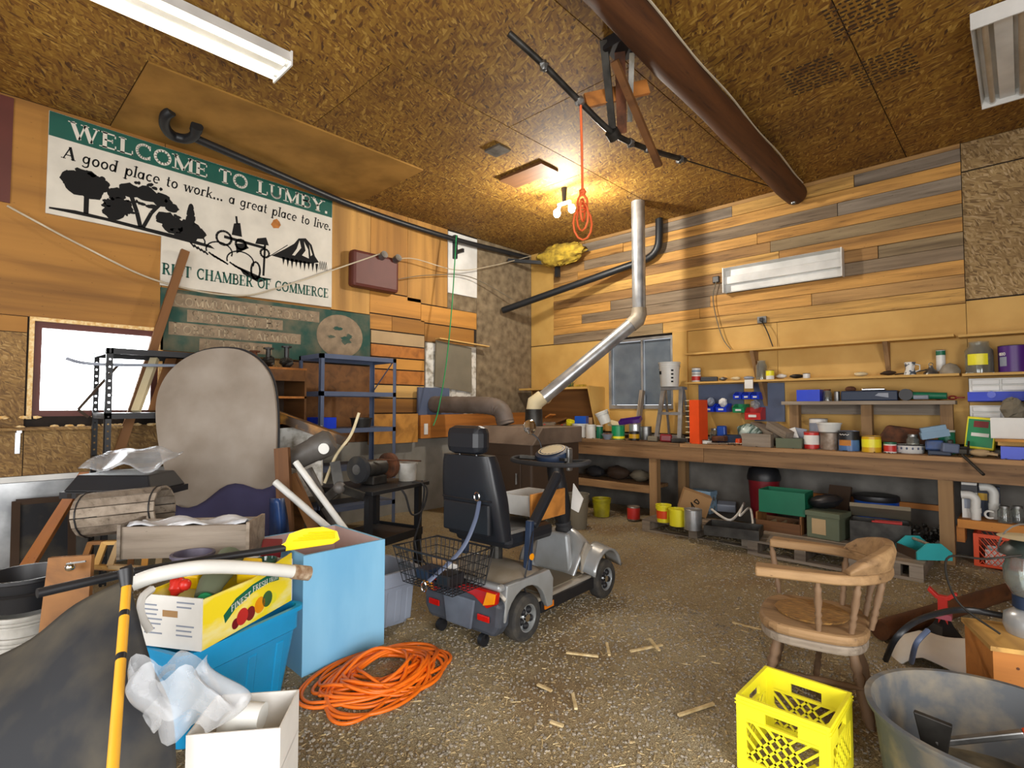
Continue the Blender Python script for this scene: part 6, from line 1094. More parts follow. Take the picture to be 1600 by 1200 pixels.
t = T('trolling_motor', 'grey electric outboard motor with propeller leaning in the junk', 'motor', L3(500, 760, 4.0)); a, b_ = L3(452, 722, 4.0), L3(520, 688, 4.05)
G().tube([a, a+(b_-a)*.1, a+(b_-a)*.55, a+(b_-a)*.6, b_-(b_-a)*.1, b_], [.05, .085, .09, .098, .1, .075], 18).obj('motor_head', mat('motor_grey', '#5c5854', '#48443f', rough=.5), t, world=True, smooth=40); G().lathe([(0, .0), (.04, .0), (.04, .004), (0, .004)], 16, L3(506, 701, 3.93), Matrix(((RT.x, UP.x, -FW.x), (RT.y, UP.y, -FW.y), (RT.z, UP.z, -FW.z)))).obj('round_badge', 'white_plastic', t, world=True)
G().tube([L3(478, 735, 4.02), L3(500, 775, 4.0), L3(545, 850, 3.95)], [.05, .04, .05], 12).obj('shaft', 'motor_grey', t, world=True, smooth=50); hub = L3(530, 762, 3.85); G().ball(hub, .045, 12, 8).obj('propeller_hub', 'motor_grey', t, world=True, smooth=60)
for k in range(3):
    a = R(100+120*k); dr = RT*math.cos(a)+UP*math.sin(a); G().bar(hub+dr*.03, hub+dr*.19, .07, .012, up=tuple((FW+dr.cross(FW)*.5).normalized())).obj('propeller_blade', 'dark_steel', t, world=True)
cable('bent_rod', 'pale bent rod rising behind the propeller', [L3(507, 755, 4.0), L3(525, 712, 4.05), L3(548, 680, 4.1), L3(561, 645, 4.1)], .012, 'cream', 'rod')
t = T('plastic_chair', 'dark blue moulded plastic chair back beside the purple cloth', 'chair', L3(445, 850, 3.5)); G().grid(8, 10, lambda u, v: tuple(L3(428+28*u*(1-.3*v*v), 852-75*v, 3.55+.12*(u-.5)**2*4))).obj('shell', mat('navy_plastic', '#1d3f74', '#142c55', rough=.35), t, world=True, thick=.015, smooth=70)
# boxes, roll, planter at the left
def rolled(name, label, p0, p1, r, n_):
    t = T(name, label, 'roll', p0); p0, p1 = Vector(p0), Vector(p1); d = (p1-p0).normalized(); u, v_ = frame(d)
    for k in range(n_):
        a0, a1 = 2*math.pi*(k+.06)/n_, 2*math.pi*(k+.94)/n_; q = [(u*math.cos(a)+v_*math.sin(a)) for a in (a0, a1)]
        vs = [p0+q[0]*r, p0+q[1]*r, p0+q[1]*(r-.012), p0+q[0]*(r-.012), p1+q[0]*r, p1+q[1]*r, p1+q[1]*(r-.012), p1+q[0]*(r-.012)]
        G().add(vs, [(3, 2, 1, 0), (4, 5, 6, 7), (0, 1, 5, 4), (1, 2, 6, 5), (2, 3, 7, 6), (3, 0, 4, 7)]).obj('slat', 'old_wood', t, world=True)
    for f in (.06, .94): G().tube([p0+(p1-p0)*f+(u*math.cos(a*.4)+v_*math.sin(a*.4))*(r+.003) for a in range(16)], .004, 6, closed=True).obj('binding_wire', 'black_plastic', t, world=True)
rolled('slatted_drum', 'grey wooden slatted roll lying on the junk pile', pd(132, 805, 3.1), pd(258, 792, 3.15), .125, 14)
t = T('plastic_tray', 'black plastic tray with slotted sides upside down on the pile', 'tray', pd(200, 762, 3.52), YAW); G().bx(-.28, .27, -.18, .18, 0, .1, .05).obj('body', 'black_plastic', t, bev=.01); G().bx(-.29, .28, -.19, .19, -.04, 0).obj('rim', 'black_plastic', t)
for k in range(9): G().bx(-.24+.055*k, -.215+.055*k, -.192, -.188, -.035, -.008).obj('slot', 'backing', t)
t = tag(G().grid(14, 8, lambda u, v: tuple(pd(122+125*u, 732-26*v+4*math.sin(u*9), 3.25)+Vector((FW.x, FW.y, 0))*(.25*v)+Vector((0, 0, .015*math.sin(u*13+v*5))))).obj('plastic_sheet', 'clear_plastic', smooth=70, thick=.004), 'dusty clear plastic sheet draped over the black tray', 'sheet')
pc = pd(303, 872, 2.75); t = T('planter_box', 'weathered wooden planter box lined with plastic film', 'planter', (pc.x, pc.y, pc.z), YAW+R(6)); W_ = .30
G().bx(-W_, W_, -.1, -.085, 0, .155).obj('front_board', 'old_wood', t); G().bx(-W_, W_, .085, .1, 0, .155).obj('back_board', 'old_wood', t); G().bx(-W_, W_, -.085, .085, 0, .015).obj('bottom_board', 'old_wood', t)
for s in (-1, 1): G().bx(s*W_-.008, s*W_+.008, -.11, .11, 0, .168).obj('end_board', 'old_wood', t)
G().grid(16, 6, lambda u, v: (-W_*.93+1.86*W_*u, -.09+.18*v, .15+.015*math.sin(u*14+v*4)+.012*math.sin(v*9))).obj('plastic_liner', mat('film', '#cfd2d6', '#a8acb2', rough=.15, scale=8), t, smooth=70, thick=.003)
plank_thing('leaning_board', 'long narrow board leaning diagonally at the far left', at(38, 895, 0, -3.9), at(132, 742, 0, -5.2), .06, .025, 'orange_wood')
t = T('old_mirror', 'dark glazed panel in a brown frame leaning on the metal skirt', 'mirror', at(70, 900, 0, -5.2)); a, b_, c, d = at(22, 900, 0, -5.25), at(112, 895, 0, -5.25), at(112, 778, 0, -5.6), at(25, 785, 0, -5.6)
G().add([a, b_, c, d], [(0, 1, 2, 3)]).obj('glass', 'dusty_black', t, world=True, thick=.01)
for p, q in ((a, b_), (b_, c), (c, d), (d, a)): G().bar(p, q, .05, .04).obj('frame_rail', 'dark_brown', t, world=True)
for i in range(3): 
    x = 128+i*22; t = T('canvas_stretcher', ('thin reddish wooden frame stacked first in the pile', 'pale wooden frame in the middle of the stack', 'pale wooden frame leaning in front of the stack')[i], 'frame', pd(x+40, 880, 3.0-.08*i)); dd = 3.0-.08*i; q = [pd(x, 885, dd), pd(x+75, 890, dd), pd(x+80, 846, dd+.1), pd(x+14, 848, dd+.1)]
    for p_, r_ in zip(q, q[1:]+q[:1]): G().bar(p_, r_, .03, .02).obj('rail', ('brown_wood', 'ply_light', 'tan')[i], t, world=True)
t = T('thermostat_board', 'brown wooden board with a chrome dial in front of the tubs', 'board', pd(105, 950, 2.3)); q = [pd(40, 1150, 2.2), pd(125, 1140, 2.22), pd(143, 868, 2.38), pd(75, 872, 2.36)]; G().add(q+[p_+FW*.02 for p_ in q], [(0, 1, 2, 3), (7, 6, 5, 4), (0, 4, 5, 1), (1, 5, 6, 2), (2, 6, 7, 3), (3, 7, 4, 0)]).obj('panel', 'brown_wood', t, world=True)
G().ball(pd(110, 886, 2.32), .02, 12, 8).obj('dial', 'chrome', t, world=True, smooth=60); G().bar(pd(104, 881, 2.31), pd(134, 877, 2.31), .006, .006).obj('bracket_rod', 'steel', t, world=True)
p = pd(40, 945, 2.5); t = T('black_tub', 'stack end black plastic tub at the left edge', 'tub', p); G().lathe([(.13, 0), (.16, .13), (.17, .135), (.17, .15), (.155, .15), (.125, .01), (0, .01)], 26).obj('body', 'black_plastic', t, smooth=40); G().lathe([(.172, .08), (.178, .085), (.172, .09)], 26).obj('rib', 'black_plastic', t, smooth=50)
for i in range(3): bucket('white_bucket', ('lowest white bucket of the nested stack at the left edge', 'middle white bucket of the nested stack at the left edge', 'top white bucket of the nested stack under the black tub')[i], (p.x, p.y, p.z-.40+.09*i), .125, .2, 'dirty_white', handle=False, ribs=2)
# ================================================================ left foreground
# light blue box
t = T('plywood_box', 'pale blue painted plywood box with open pink inside', 'box', (-2.92, 1.5, 0)); x0, x1, y0, y1, h_ = -3.2, -2.645, 1.26, 1.735, .6
mat('blue_ply', '#86c2e4', '#6fb0d8', rough=.7, scale=4, stretch=(1, 1, .3))
for nm, b4 in (('front_panel', (x1-.015, x1, y0, y1)), ('back_panel', (x0, x0+.015, y0, y1)), ('side_panel', (x0+.015, x1-.015, y0, y0+.015)), ('side_panel', (x0+.015, x1-.015, y1-.015, y1))): G().bx(*b4, 0.0, h_).obj(nm, 'blue_ply', t, world=True)
G().bx(x0+.016, x1-.016, y0+.016, y1-.016, .3, .31).obj('inner_floor', 'box_inside', t, world=True)
for b4 in ((x1-.017, x1-.0155, y0+.016, y1-.016), (x0+.0155, x0+.017, y0+.016, y1-.016)): G().bx(*b4, .31, h_-.001).obj('inner_lining', 'box_inside', t, world=True)
for b4 in ((x0+.017, x1-.017, y0+.0155, y0+.017), (x0+.017, x1-.017, y1-.017, y1-.0155)): G().bx(*b4, .31, h_-.001).obj('inner_lining', 'box_inside', t, world=True)
def tote(label, c, rz, w_, l_, h_, mt, tp=.05, sticker=False):
    t = T('storage_tote', label, 'tote', c, rz); g = G(); a, b_ = w_/2, l_/2; ai, bi = a-tp, b_-tp
    def ring(x, y, z, r=.05): return [(sx*(x-r)+r*math.cos(R(q)), sy*(y-r)+r*math.sin(R(q)), z) for sx, sy, q0 in ((1, 1, 0), (-1, 1, 90), (-1, -1, 180), (1, -1, 270)) for q in (q0, q0+30, q0+60, q0+90)]
    rs_ = [ring(ai, bi, 0), ring(a-.012, b_-.012, h_*.72), ring(a-.002, b_-.002, h_*.74), ring(a, b_, h_-.02), ring(a+.015, b_+.015, h_-.02), ring(a+.015, b_+.015, h_), ring(a-.006, b_-.006, h_), ring(ai-.004, bi-.004, .008)]
    n_ = 16; vs = [p for r_ in rs_ for p in r_]; fs = [(i*n_+j, i*n_+(j+1) % n_, (i+1)*n_+(j+1) % n_, (i+1)*n_+j) for i in range(len(rs_)-1) for j in range(n_)]+[tuple(range(n_-1, -1, -1)), tuple(range((len(rs_)-1)*n_, len(rs_)*n_))]
    G().add(vs, fs).obj('body', mt, t, smooth=35)
    for s in (-1, 1):
        for f in (-.55, .1, .6): G().box((s*(a-.022-tp*.3), f*b_, h_*.36), (.02, .05, h_*.62), (0, s*R(math.degrees(math.atan((tp-.012)/(h_*.72)))), 0)).obj('rib', mt, t, bev=.008)
    if sticker: G().box((a-.004, 0.06, h_*.83), (.004, .09, .045)).obj('sticker', 'paper_white', t)
    return t
tote('bright blue plastic storage tote under the fruit carton', (-2.66, .86, 0), R(20), .44, .6, .4, 'blue_plastic', .05)
tote('grey plastic storage tote beside the pale blue box', (-3.0, 1.945, 0), R(0), .38, .32, .34, 'grey_plastic', .045, True)
# fruit carton with contents
fb = Vector((-2.6, .875, .405)); fr = R(31); t = T('fruit_carton', 'white and yellow fruit carton full of odds and ends on the blue tote', 'carton', fb, fr); a, b_, h_ = .145, .285, .2
mat('carton_yellow', '#f4dc1e', '#f4ecb0', rough=.6, scale=7, stretch=(1, .6, 1.6), lo=.48, hi=.7)
G().bx(-a, a, -b_, -b_+.006, 0, h_).obj('end_panel', 'paper_white', t); G().bx(-a, a, b_-.006, b_, 0, h_).obj('end_panel', 'paper_white', t); G().prism([(-b_+.006, 0), (b_-.006, 0), (b_-.006, h_+.03), (0, h_-.01), (-b_+.006, h_-.005)], a-.006, a, lambda p, q, c: (c, p, q)).obj('side_panel', 'carton_yellow', t); G().bx(-a, -a+.006, -b_+.006, b_-.006, 0, h_).obj('side_panel', 'carton_yellow', t); G().bx(-a+.006, a-.006, -b_+.006, b_-.006, 0, .006).obj('bottom', 'paper_white', t)
G().bx(-.035, .035, -b_-.0015, -b_-.0005, .12, .145).obj('hand_hole', 'cardboard', t)
g = G()
for r_ in range(8):
    for cx in (-.12, .03):
        if cx > 0 or r_ < 7: g.bx(cx, cx+random.uniform(.04, .085), -b_-.0012, -b_-.0004, .05+r_*.018, .056+r_*.018) if not (cx < .04 and .1 < .05+r_*.018 < .15 and cx > -.05) else None
o = g.obj('printed_lines', 'grey_plastic', t); o['kind'] = 'stuff'
G().prism([(-.16, .06), (-.1, .1), (0, .13), (.1, .14), (.18, .13), (.18, .165), (.1, .175), (0, .165), (-.1, .14), (-.17, .095)], a+.0004, a+.0012, lambda p, q, c: (c, p, q)).obj('banner_print', 'dark_green', t)
g = G(); word(g, 'FINEST', lambda x, z: (a+.0018, x, .095+z+(x+.12)*.2), .026, -.13, -.01); word(g, 'FRESH', lambda x, z: (a+.0018, x, .132+z+(x-.0)*.04), .024, .0, .1); word(g, 'FRUIT', lambda x, z: (a+.0018, x, .138+z), .02, .11, .175); g.obj('banner_lettering', 'paper_white', t)
for (y, z, r_, mt) in ((-.06, .05, .035, 'red_can'), (-.01, .045, .03, 'dark_red'), (.05, .06, .035, 'amber_lens'), (.1, .07, .035, 'grass_green'), (-.1, .035, .022, 'maroon'), (.14, .06, .025, 'yellow_plastic')): G().lathe([(0, 0), (r_, 0)], 16, (a+.0008+r_*.01, y, z), Matrix.Rotation(R(90), 3, 'Y')).obj('fruit_print', mt, t)
FT = t
def fw_(x, y, z): return MW[FT] @ Vector((x, y, z))
t = T('flashlight', 'large green and grey flashlight lying in the fruit carton', 'flashlight', fw_(-.02, -.05, .2)); G().tube([MW[FT] @ Vector(q) for q in ((.06, -.17, .16), (.04, -.12, .2), (0, .0, .235), (-.02, .06, .25))], [.045, .05, .055, .06], 16).obj('body', 'olive', t, world=True, smooth=50); G().cyl(fw_(.08, -.2, .16), fw_(.06, -.17, .16), .03, n=12).obj('green_cap', 'green_plastic', t, world=True)
for i, (p, r_, mt, lb) in enumerate((((-.07, -.18, .2), .035, 'red_plastic', 'red toy ball cluster in the fruit carton'), ((-.1, -.1, .2), .04, 'paddle_yellow', 'yellow plastic scoop in the fruit carton'), ((.06, .07, .19), .05, 'paddle_yellow', 'bright yellow box in the fruit carton'), ((.02, .17, .2), .06, 'maroon', 'maroon case at the back of the fruit carton'))):
    (tag(G().ball((0, 0, 0), r_, 10, 8, .2).ball((r_, r_*.5, .01), r_*.7, 8, 6).obj('toy', mt, loc=fw_(*p), smooth=60), lb, 'toy') if i == 0 else tag(G().box((0, 0, 0), (r_*1.6, r_*2, r_*1.6)).obj('small_box', mt, loc=fw_(*p), rot=(.2, .1, fr+.2*i), bev=.008), lb, 'box'))
pts = [pd(206, 912, 1.85), pd(250, 897, 1.9), pd(320, 886, 2.0), pd(400, 888, 2.15), pd(478, 895, 2.3)]
t = T('bent_pipe', 'long white bent plastic pipe lying over the fruit carton', 'pipe', pts[0]); G().tube(spline(pts, 6), .026, 14).obj('pipe', 'white_plastic', t, world=True, smooth=50); G().tube([pd(457, 893, 2.26), pd(483, 896, 2.31)], .03, 14).obj('dirty_end', mat('dirty_end', '#b8a890', '#7a5c40', rough=.8, scale=30), t, world=True, smooth=50)
cable('white_hose', 'white hose loop hanging out of the fruit carton', [pd(238, 920, 2.0), pd(222, 935, 1.95), pd(221, 960, 1.93), pd(234, 985, 1.95)], .014, 'paper_white', 'hose')
bucket('flower_pot', 'dull purple plastic pot behind the white pipe', pd(353, 888, 2.5)-Vector((0, 0, .03)), .085, .1, mat('pot_mauve', '#5d5668', '#45404e', rough=.5), handle=False, cat='pot', ribs=0)
for i, (px, r_) in enumerate(((384, .042), (416, .05))):
    q = pd(px, 884, 2.6); t = T('glass_cup', ('small green glass cup behind the pipe', 'dark green glass bowl behind the pipe')[i], 'glass', q-Vector((0, 0, .04))); G().lathe([(0, 0), (r_*.7, 0), (r_, r_*1.5), (r_*.92, r_*1.5), (r_*.6, .008), (0, .008)], 18).obj('bowl', ('green_plastic', mat('green_glass', '#3f6a5c', '#2c4a40', rough=.1))[i], t, smooth=50)
# paddles
t = T('boat_paddle', 'boat paddle with black shaft and yellow blade', 'paddle', pd(415, 860, 2.35)); G().tube([pd(58, 927, 1.75), pd(190, 897, 1.95), pd(320, 875, 2.15), pd(445, 856, 2.35)], .016, 12).obj('shaft', 'black_plastic', t, world=True, smooth=50)
bl = [(440, 862), (416, 866), (428, 858), (446, 847), (452, 834), (475, 826), (505, 823), (527, 830), (531, 843), (520, 850), (480, 856)]
G().add([pd(x, y, 2.34) for x, y in bl]+[pd(x, y, 2.36) for x, y in bl], [tuple(range(10, -1, -1)), tuple(range(11, 22))]+[(i, (i+1) % 11, 11+(i+1) % 11, 11+i) for i in range(11)]).obj('blade', 'paddle_yellow', t, world=True, bev=.003)
for k in range(4): G().tube([pd(458+8*k, 845-4*k, 2.335), pd(522, 840-3*k, 2.335)], .003, 5).obj('blade_rib', 'paddle_yellow', t, world=True)
t = T('boat_paddle', 'paddle with orange banded shaft and black T grip', 'paddle', pd(200, 900, 1.75)); q0, q1 = pd(198, 912, 1.66), pd(180, 1150, 1.33)
for f0, f1, mt in ((0, .22, 'orange_label'), (.22, .26, 'black_plastic'), (.26, .52, 'orange_label'), (.52, .56, 'black_plastic'), (.56, 1, 'orange_label')): G().tube([q0+(q1-q0)*f0, q0+(q1-q0)*f1], .013, 12).obj('shaft_section', mt, t, world=True, smooth=50)
q2 = q1+(q1-q0)*.8; G().tube([q1, q2], .013, 12).obj('shaft_section', 'orange_label', t, world=True, smooth=50); dq = (q1-q0).normalized(); G().bar(q2-dq*.02, q2+dq*.28, .13, .012, up=tuple(FW)).obj('blade', 'paddle_yellow', t, world=True, bev=.005)
G().tube([pd(196, 890, 1.67), q0+(q1-q0)*.02], [.022, .016], 12).obj('grip_stem', 'black_plastic', t, world=True, smooth=50); G().tube([pd(190, 897, 1.67), pd(208, 890, 1.69)], .02, 12).obj('grip', 'black_plastic', t, world=True, smooth=50)
# black tarp stretched over something
cp_ = [[(200, 905, 1.8), (120, 945, 1.78), (50, 1000, 1.76), (-20, 1035, 1.75)], [(215, 960, 1.7), (130, 1010, 1.62), (50, 1060, 1.6), (-40, 1090, 1.6)], [(238, 1040, 1.6), (150, 1090, 1.5), (60, 1140, 1.48), (-60, 1160, 1.5)], [(268, 1110, 1.52), (190, 1190, 1.42), (80, 1240, 1.42), (-60, 1250, 1.42)], [(275, 1240, 1.5), (200, 1330, 1.42), (90, 1360, 1.42), (-60, 1360, 1.42)]]
P_ = [[pd(*c) for c in r_] for r_ in cp_]
def tarp(u, v):
    row = [spline([Vector(P_[i][j]) for i in range(5)], 6)[min(24, int(round(v*24)))] for j in range(4)]; q = spline(row, 6)[min(18, int(round(u*18)))]; q = Vector(q); q.z = max(q.z, .02); return q
tag(G().grid(18, 24, tarp).obj('black_tarp', 'dusty_black', smooth=80, thick=.012), 'dusty black rubber sheet humped in the left foreground', 'tarp')
# plastic bag and white carton
def bag(u, v):
    a = u*2*math.pi; r_ = .12*(1-.55*abs(v-.45)**1.3)*(1+.22*math.sin(3*a+5*v)+.1*math.sin(7*a)); c = pd(286+18*math.sin(v*5), 1130-92*v, 1.42)
    return c+RT*(r_*math.cos(a))+Vector((FW.x, FW.y, 0))*(r_*.5*math.sin(a))+Vector((0, 0, .02*math.sin(5*a)))
t = T('plastic_bag', 'crumpled translucent white plastic bag hanging on the blue tote', 'bag', pd(262, 1140, 1.55)); G().grid(40, 14, bag).obj('film', 'clear_plastic', t, world=True, smooth=80)
G().grid(8, 5, lambda u, v: tuple(pd(216+58*u, 1078-38*u+10*v+8*math.sin(u*6), 1.40+.03*v))).obj('torn_flap', 'clear_plastic', t, world=True, smooth=80)
q = pd(385, 1140, 1.68); t = T('white_carton', 'open white cardboard carton in the bottom foreground', 'carton', (q.x, q.y, 0), YAW+R(8)); a = .13; h_ = .40
for b4 in ((-a, a, -.11, -.105), (-a, a, .105, .11), (-a, -a+.005, -.105, .105), (a-.005, a, -.105, .105)): G().bx(*b4, 0, h_).obj('wall', 'paper_white', t)
G().bx(-a, a, -.105, .105, .27, .275).obj('inner_floor', 'paper_white', t); 
tag(G().tube(spline([(-.05, 0, 0), (-.05, 0, .06), (-.02, 0, .1), (.05, 0, .1)], 5), .04, 16).obj('pipe_fitting', 'white_plastic', loc=(q.x, q.y, .276), rot=(0, 0, YAW), smooth=60), 'white pipe elbow lying in the white carton', 'fitting')
# orange extension cord pile
random.seed(11); cx, cy = at(597, 1062, 2, 0)[:2]; pts = []; ox = oy = 0; ang = 0
for k in range(520):
    ang += .30; ph = k/520*2*math.pi; n_ = int(ang/6.283); random.seed(n_*7+3)
    ra, rb, sx_, sy_, tw_ = random.uniform(.1, .24), random.uniform(.14, .36), random.uniform(-.07, .07), random.uniform(-.12, .12), random.uniform(-.6, .6)
    if n_ in (5, 13, 19): ra *= 1.3; rb *= 1.25
    f = (ang % 6.283)/6.283; random.seed((n_+1)*7+3)
    nx_ = (random.uniform(.1, .24), random.uniform(.14, .36), random.uniform(-.07, .07), random.uniform(-.12, .12), random.uniform(-.6, .6))
    ra, rb, sx_, sy_, tw_ = (p_*(1-f)+q_*f for p_, q_ in zip((ra, rb, sx_, sy_, tw_), nx_))
    u_, v_ = ra*math.cos(ang), rb*math.sin(ang); x = cx+sx_+u_*math.cos(tw_)-v_*math.sin(tw_); y = cy+sy_+u_*math.sin(tw_)+v_*math.cos(tw_)
    rr = math.hypot((x-cx)/.75, (y-cy)/1.2); pts.append(Vector((x, y, fz(x, y)+.011+max(0, .15-.5*rr)*(.15+.85*k/520)*(.7+.3*math.sin(k*.9)))))
random.seed(5)
tag(G().tube(spline(pts, 3), .0085, 7).obj('extension_cord', 'cord_orange', smooth=70), 'tangled heap of orange extension cord on the gravel', 'cord')
bucket('clay_pot', 'terracotta red pot with blue wire handle behind the planter box', pd(350, 838, 3.05)-Vector((0, 0, .1)), .16, .16, mat('terracotta', '#8a3f28', '#6d2f1d', rough=.7), cat='pot', ribs=1, hm='blue_grey')
# ================================================================ hoist, rope, sticks
t = T('hoist_cable', 'turnbuckle cable with clamps stretched below the ceiling', 'cable', pd(960, 205, 4.2)); hp = [pd(795, 52, 3.42), pd(848, 100, 3.55), pd(905, 158, 3.75), pd(958, 208, 3.95), pd(1010, 232, 4.2), pd(1070, 250, 4.6)]
G().tube(spline(hp, 5), .022, 8).obj('turnbuckle', 'dark_steel', t, world=True, smooth=50); G().tube([hp[-1], pd(1205, 292, 5.9)], .006, 6).obj('wire', 'dark_steel', t, world=True)
for x, y, d in ((850, 103, 3.55), (905, 158, 3.75), (985, 223, 4.08), (1012, 232, 4.2), (1062, 249, 4.55)): G().ball(pd(x, y, d), .035, 8, 6, .2).obj('cable_clamp', 'steel', t, world=True)
G().lathe([(0, -.03), (.05, -.03), (.05, .03), (0, .03)], 14, pd(958, 210, 3.95), Matrix.Rotation(R(60), 3, 'X')).obj('pulley', 'dark_steel', t, world=True, smooth=40)
t = T('hoist_hanger', 'steel pipe and timber hanger hanging from the log beam', 'hanger', pd(970, 100, 4.1)); cz = lambda x, d: Vector((pd(x, 60, d).x, pd(x, 60, d).y, ZC-.002))
for x0, y0, x1, y1, d, w_, mt in ((943, 62, 957, 200, 3.93, .05, 'dark_steel'), (968, 62, 972, 207, 3.97, .07, 'rust'), (988, 62, 984, 190, 3.9, .035, 'steel'), (960, 95, 1030, 260, 4.0, .05, 'brown_wood')): G().bar(pd(x0, y0, 3.6), pd(x1, y1, d), w_, w_*.6).obj('strut', mt, t, world=True)
G().bar(pd(915, 158, 3.82), pd(1012, 136, 3.86), .1, .03, up=tuple(FW)).obj('cross_board', 'orange_wood', t, world=True); G().bx(-.15, .15, -.1, .1, -.08, .0).obj('top_block', 'black_plastic', t, loc=(0, 0, 0)); t.children[-1].location = MW[t].inverted() @ Vector((pd(985, 75, 3.58).x, pd(985, 75, 3.58).y, ZC-.002))
t = T('orange_rope', 'orange rope with knotted loops hanging from the hoist cable', 'rope', pd(909, 160, 3.75)); a, b_ = pd(907, 155, 3.75), pd(910, 300, 3.75)
G().tube([a, a+(b_-a)*.5+RT*.003, b_], .009, 8).obj('drop', 'rope_orange', t, world=True, smooth=60)
for k in range(4):
    c = b_+Vector((0, 0, -.02-.03*k)); an = k*1.1; G().tube([c+(RT*math.cos(an)+Vector((FW.x, FW.y, 0))*math.sin(an))*(.035*math.sin(R(q))*(1+.3*k))+Vector((0, 0, -.06*(1+.3*k)*(1-math.cos(R(q))))) for q in range(0, 360, 30)], .008, 6, closed=True).obj('loop', 'rope_orange', t, world=True, smooth=60)
G().ball(b_, .025, 10, 8, .2).obj('knot', 'rope_orange', t, world=True)
for i, (x0, y0, x1, y1, lb) in enumerate(((985, 1018, 1035, 1008, 'pale flat stick crossed by a short one on the gravel'), (1015, 1003, 1030, 1021, 'short pale stick lying across the flat stick'), (885, 1020, 935, 1026, 'long splinter near the scooter on the gravel'), (948, 1005, 952, 1024, 'small wood flake on the gravel'), (1145, 973, 1190, 985, 'thin white stick near the chair'), (840, 1070, 862, 1080, 'thin curved splinter in front of the scooter'), (1060, 1118, 1115, 1100, 'broken branch piece at the bottom of the ground'), (860, 1128, 880, 1135, 'wood chip at the bottom edge'), (895, 1085, 900, 1108, 'thin upright lying twig on the ground'))):
    p, q = at(x0, y0, 2, .02), at(x1, y1, 2, .02); plank_thing('wood_stick', lb, p, q, .014, .006, 'chip_pale', 'stick')

# ---------------------------------------------------------------- printed marks on containers
for o in list(COL.objects):
    lb = o.get('label', '')
    if lb.startswith('tilted cardboard box'):
        g = G()
        for pts in ([(-.02, .13), (.0, .165), (.035, .14), (.03, .12), (-.02, .13)], [(-.04, .11), (.0, .075), (.03, .06)], [(-.045, .115), (-.02, .07), (-.01, .045)]):
            for (a, b_), (c, d) in zip(pts, pts[1:]): g.bar((a, -.1108, b_), (c, -.1108, d), .012, .001, up=(0, -1, 0))
        g.obj('marker_scrawl', 'ink', o)
        for s in (-1, 1): G().bx(-.15, .15, -.11 if s < 0 else .0, .0 if s < 0 else .11, .221, .225).obj('flap', 'cardboard', o)
    if lb.startswith('yellow plastic pail with orange label'):
        G().lathe([(.0705, .04), (.0745, .12)], 16, a0=-2.6, a1=-.6).obj('paper_label', 'orange_plastic', o, smooth=60)
    if lb.startswith('white plastic pail with printed sides'):
        G().lathe([(.1215, .15), (.1235, .19)], 8, a0=-2.5, a1=-2.0).obj('printed_mark', 'ink', o, smooth=60)
        for k in range(4): G().lathe([(.1135+.0025*k, .05+.045*k), (.1145+.0025*k, .07+.045*k)], 6, a0=-.95, a1=-.7).obj('printed_mark', 'ink', o, smooth=60)
    if lb.startswith('purple paint can'):
        g = G(); q = lambda x, z: (.1022*math.cos(-2.3+x), .1022*math.sin(-2.3+x), z)     # smudged, unreadable white mark above the grey patch
        for k in range(3): g.tube([q(-.22+.18*k+.07*math.cos(i*.7), .155+.012*math.sin(i*.7)) for i in range(9)], .003, 5, closed=True)
        o2 = g.obj('printed_mark', 'paper_white', o); o2['kind'] = 'stuff'
    if lb.startswith('blue coffee can'):
        G().tube([(.0905*math.cos(-2.35+.1*i), .0905*math.sin(-2.35+.1*i), .155+.006*math.sin(i*2.1)) for i in range(11)], .003, 5).obj('printed_script', 'paper_white', o)

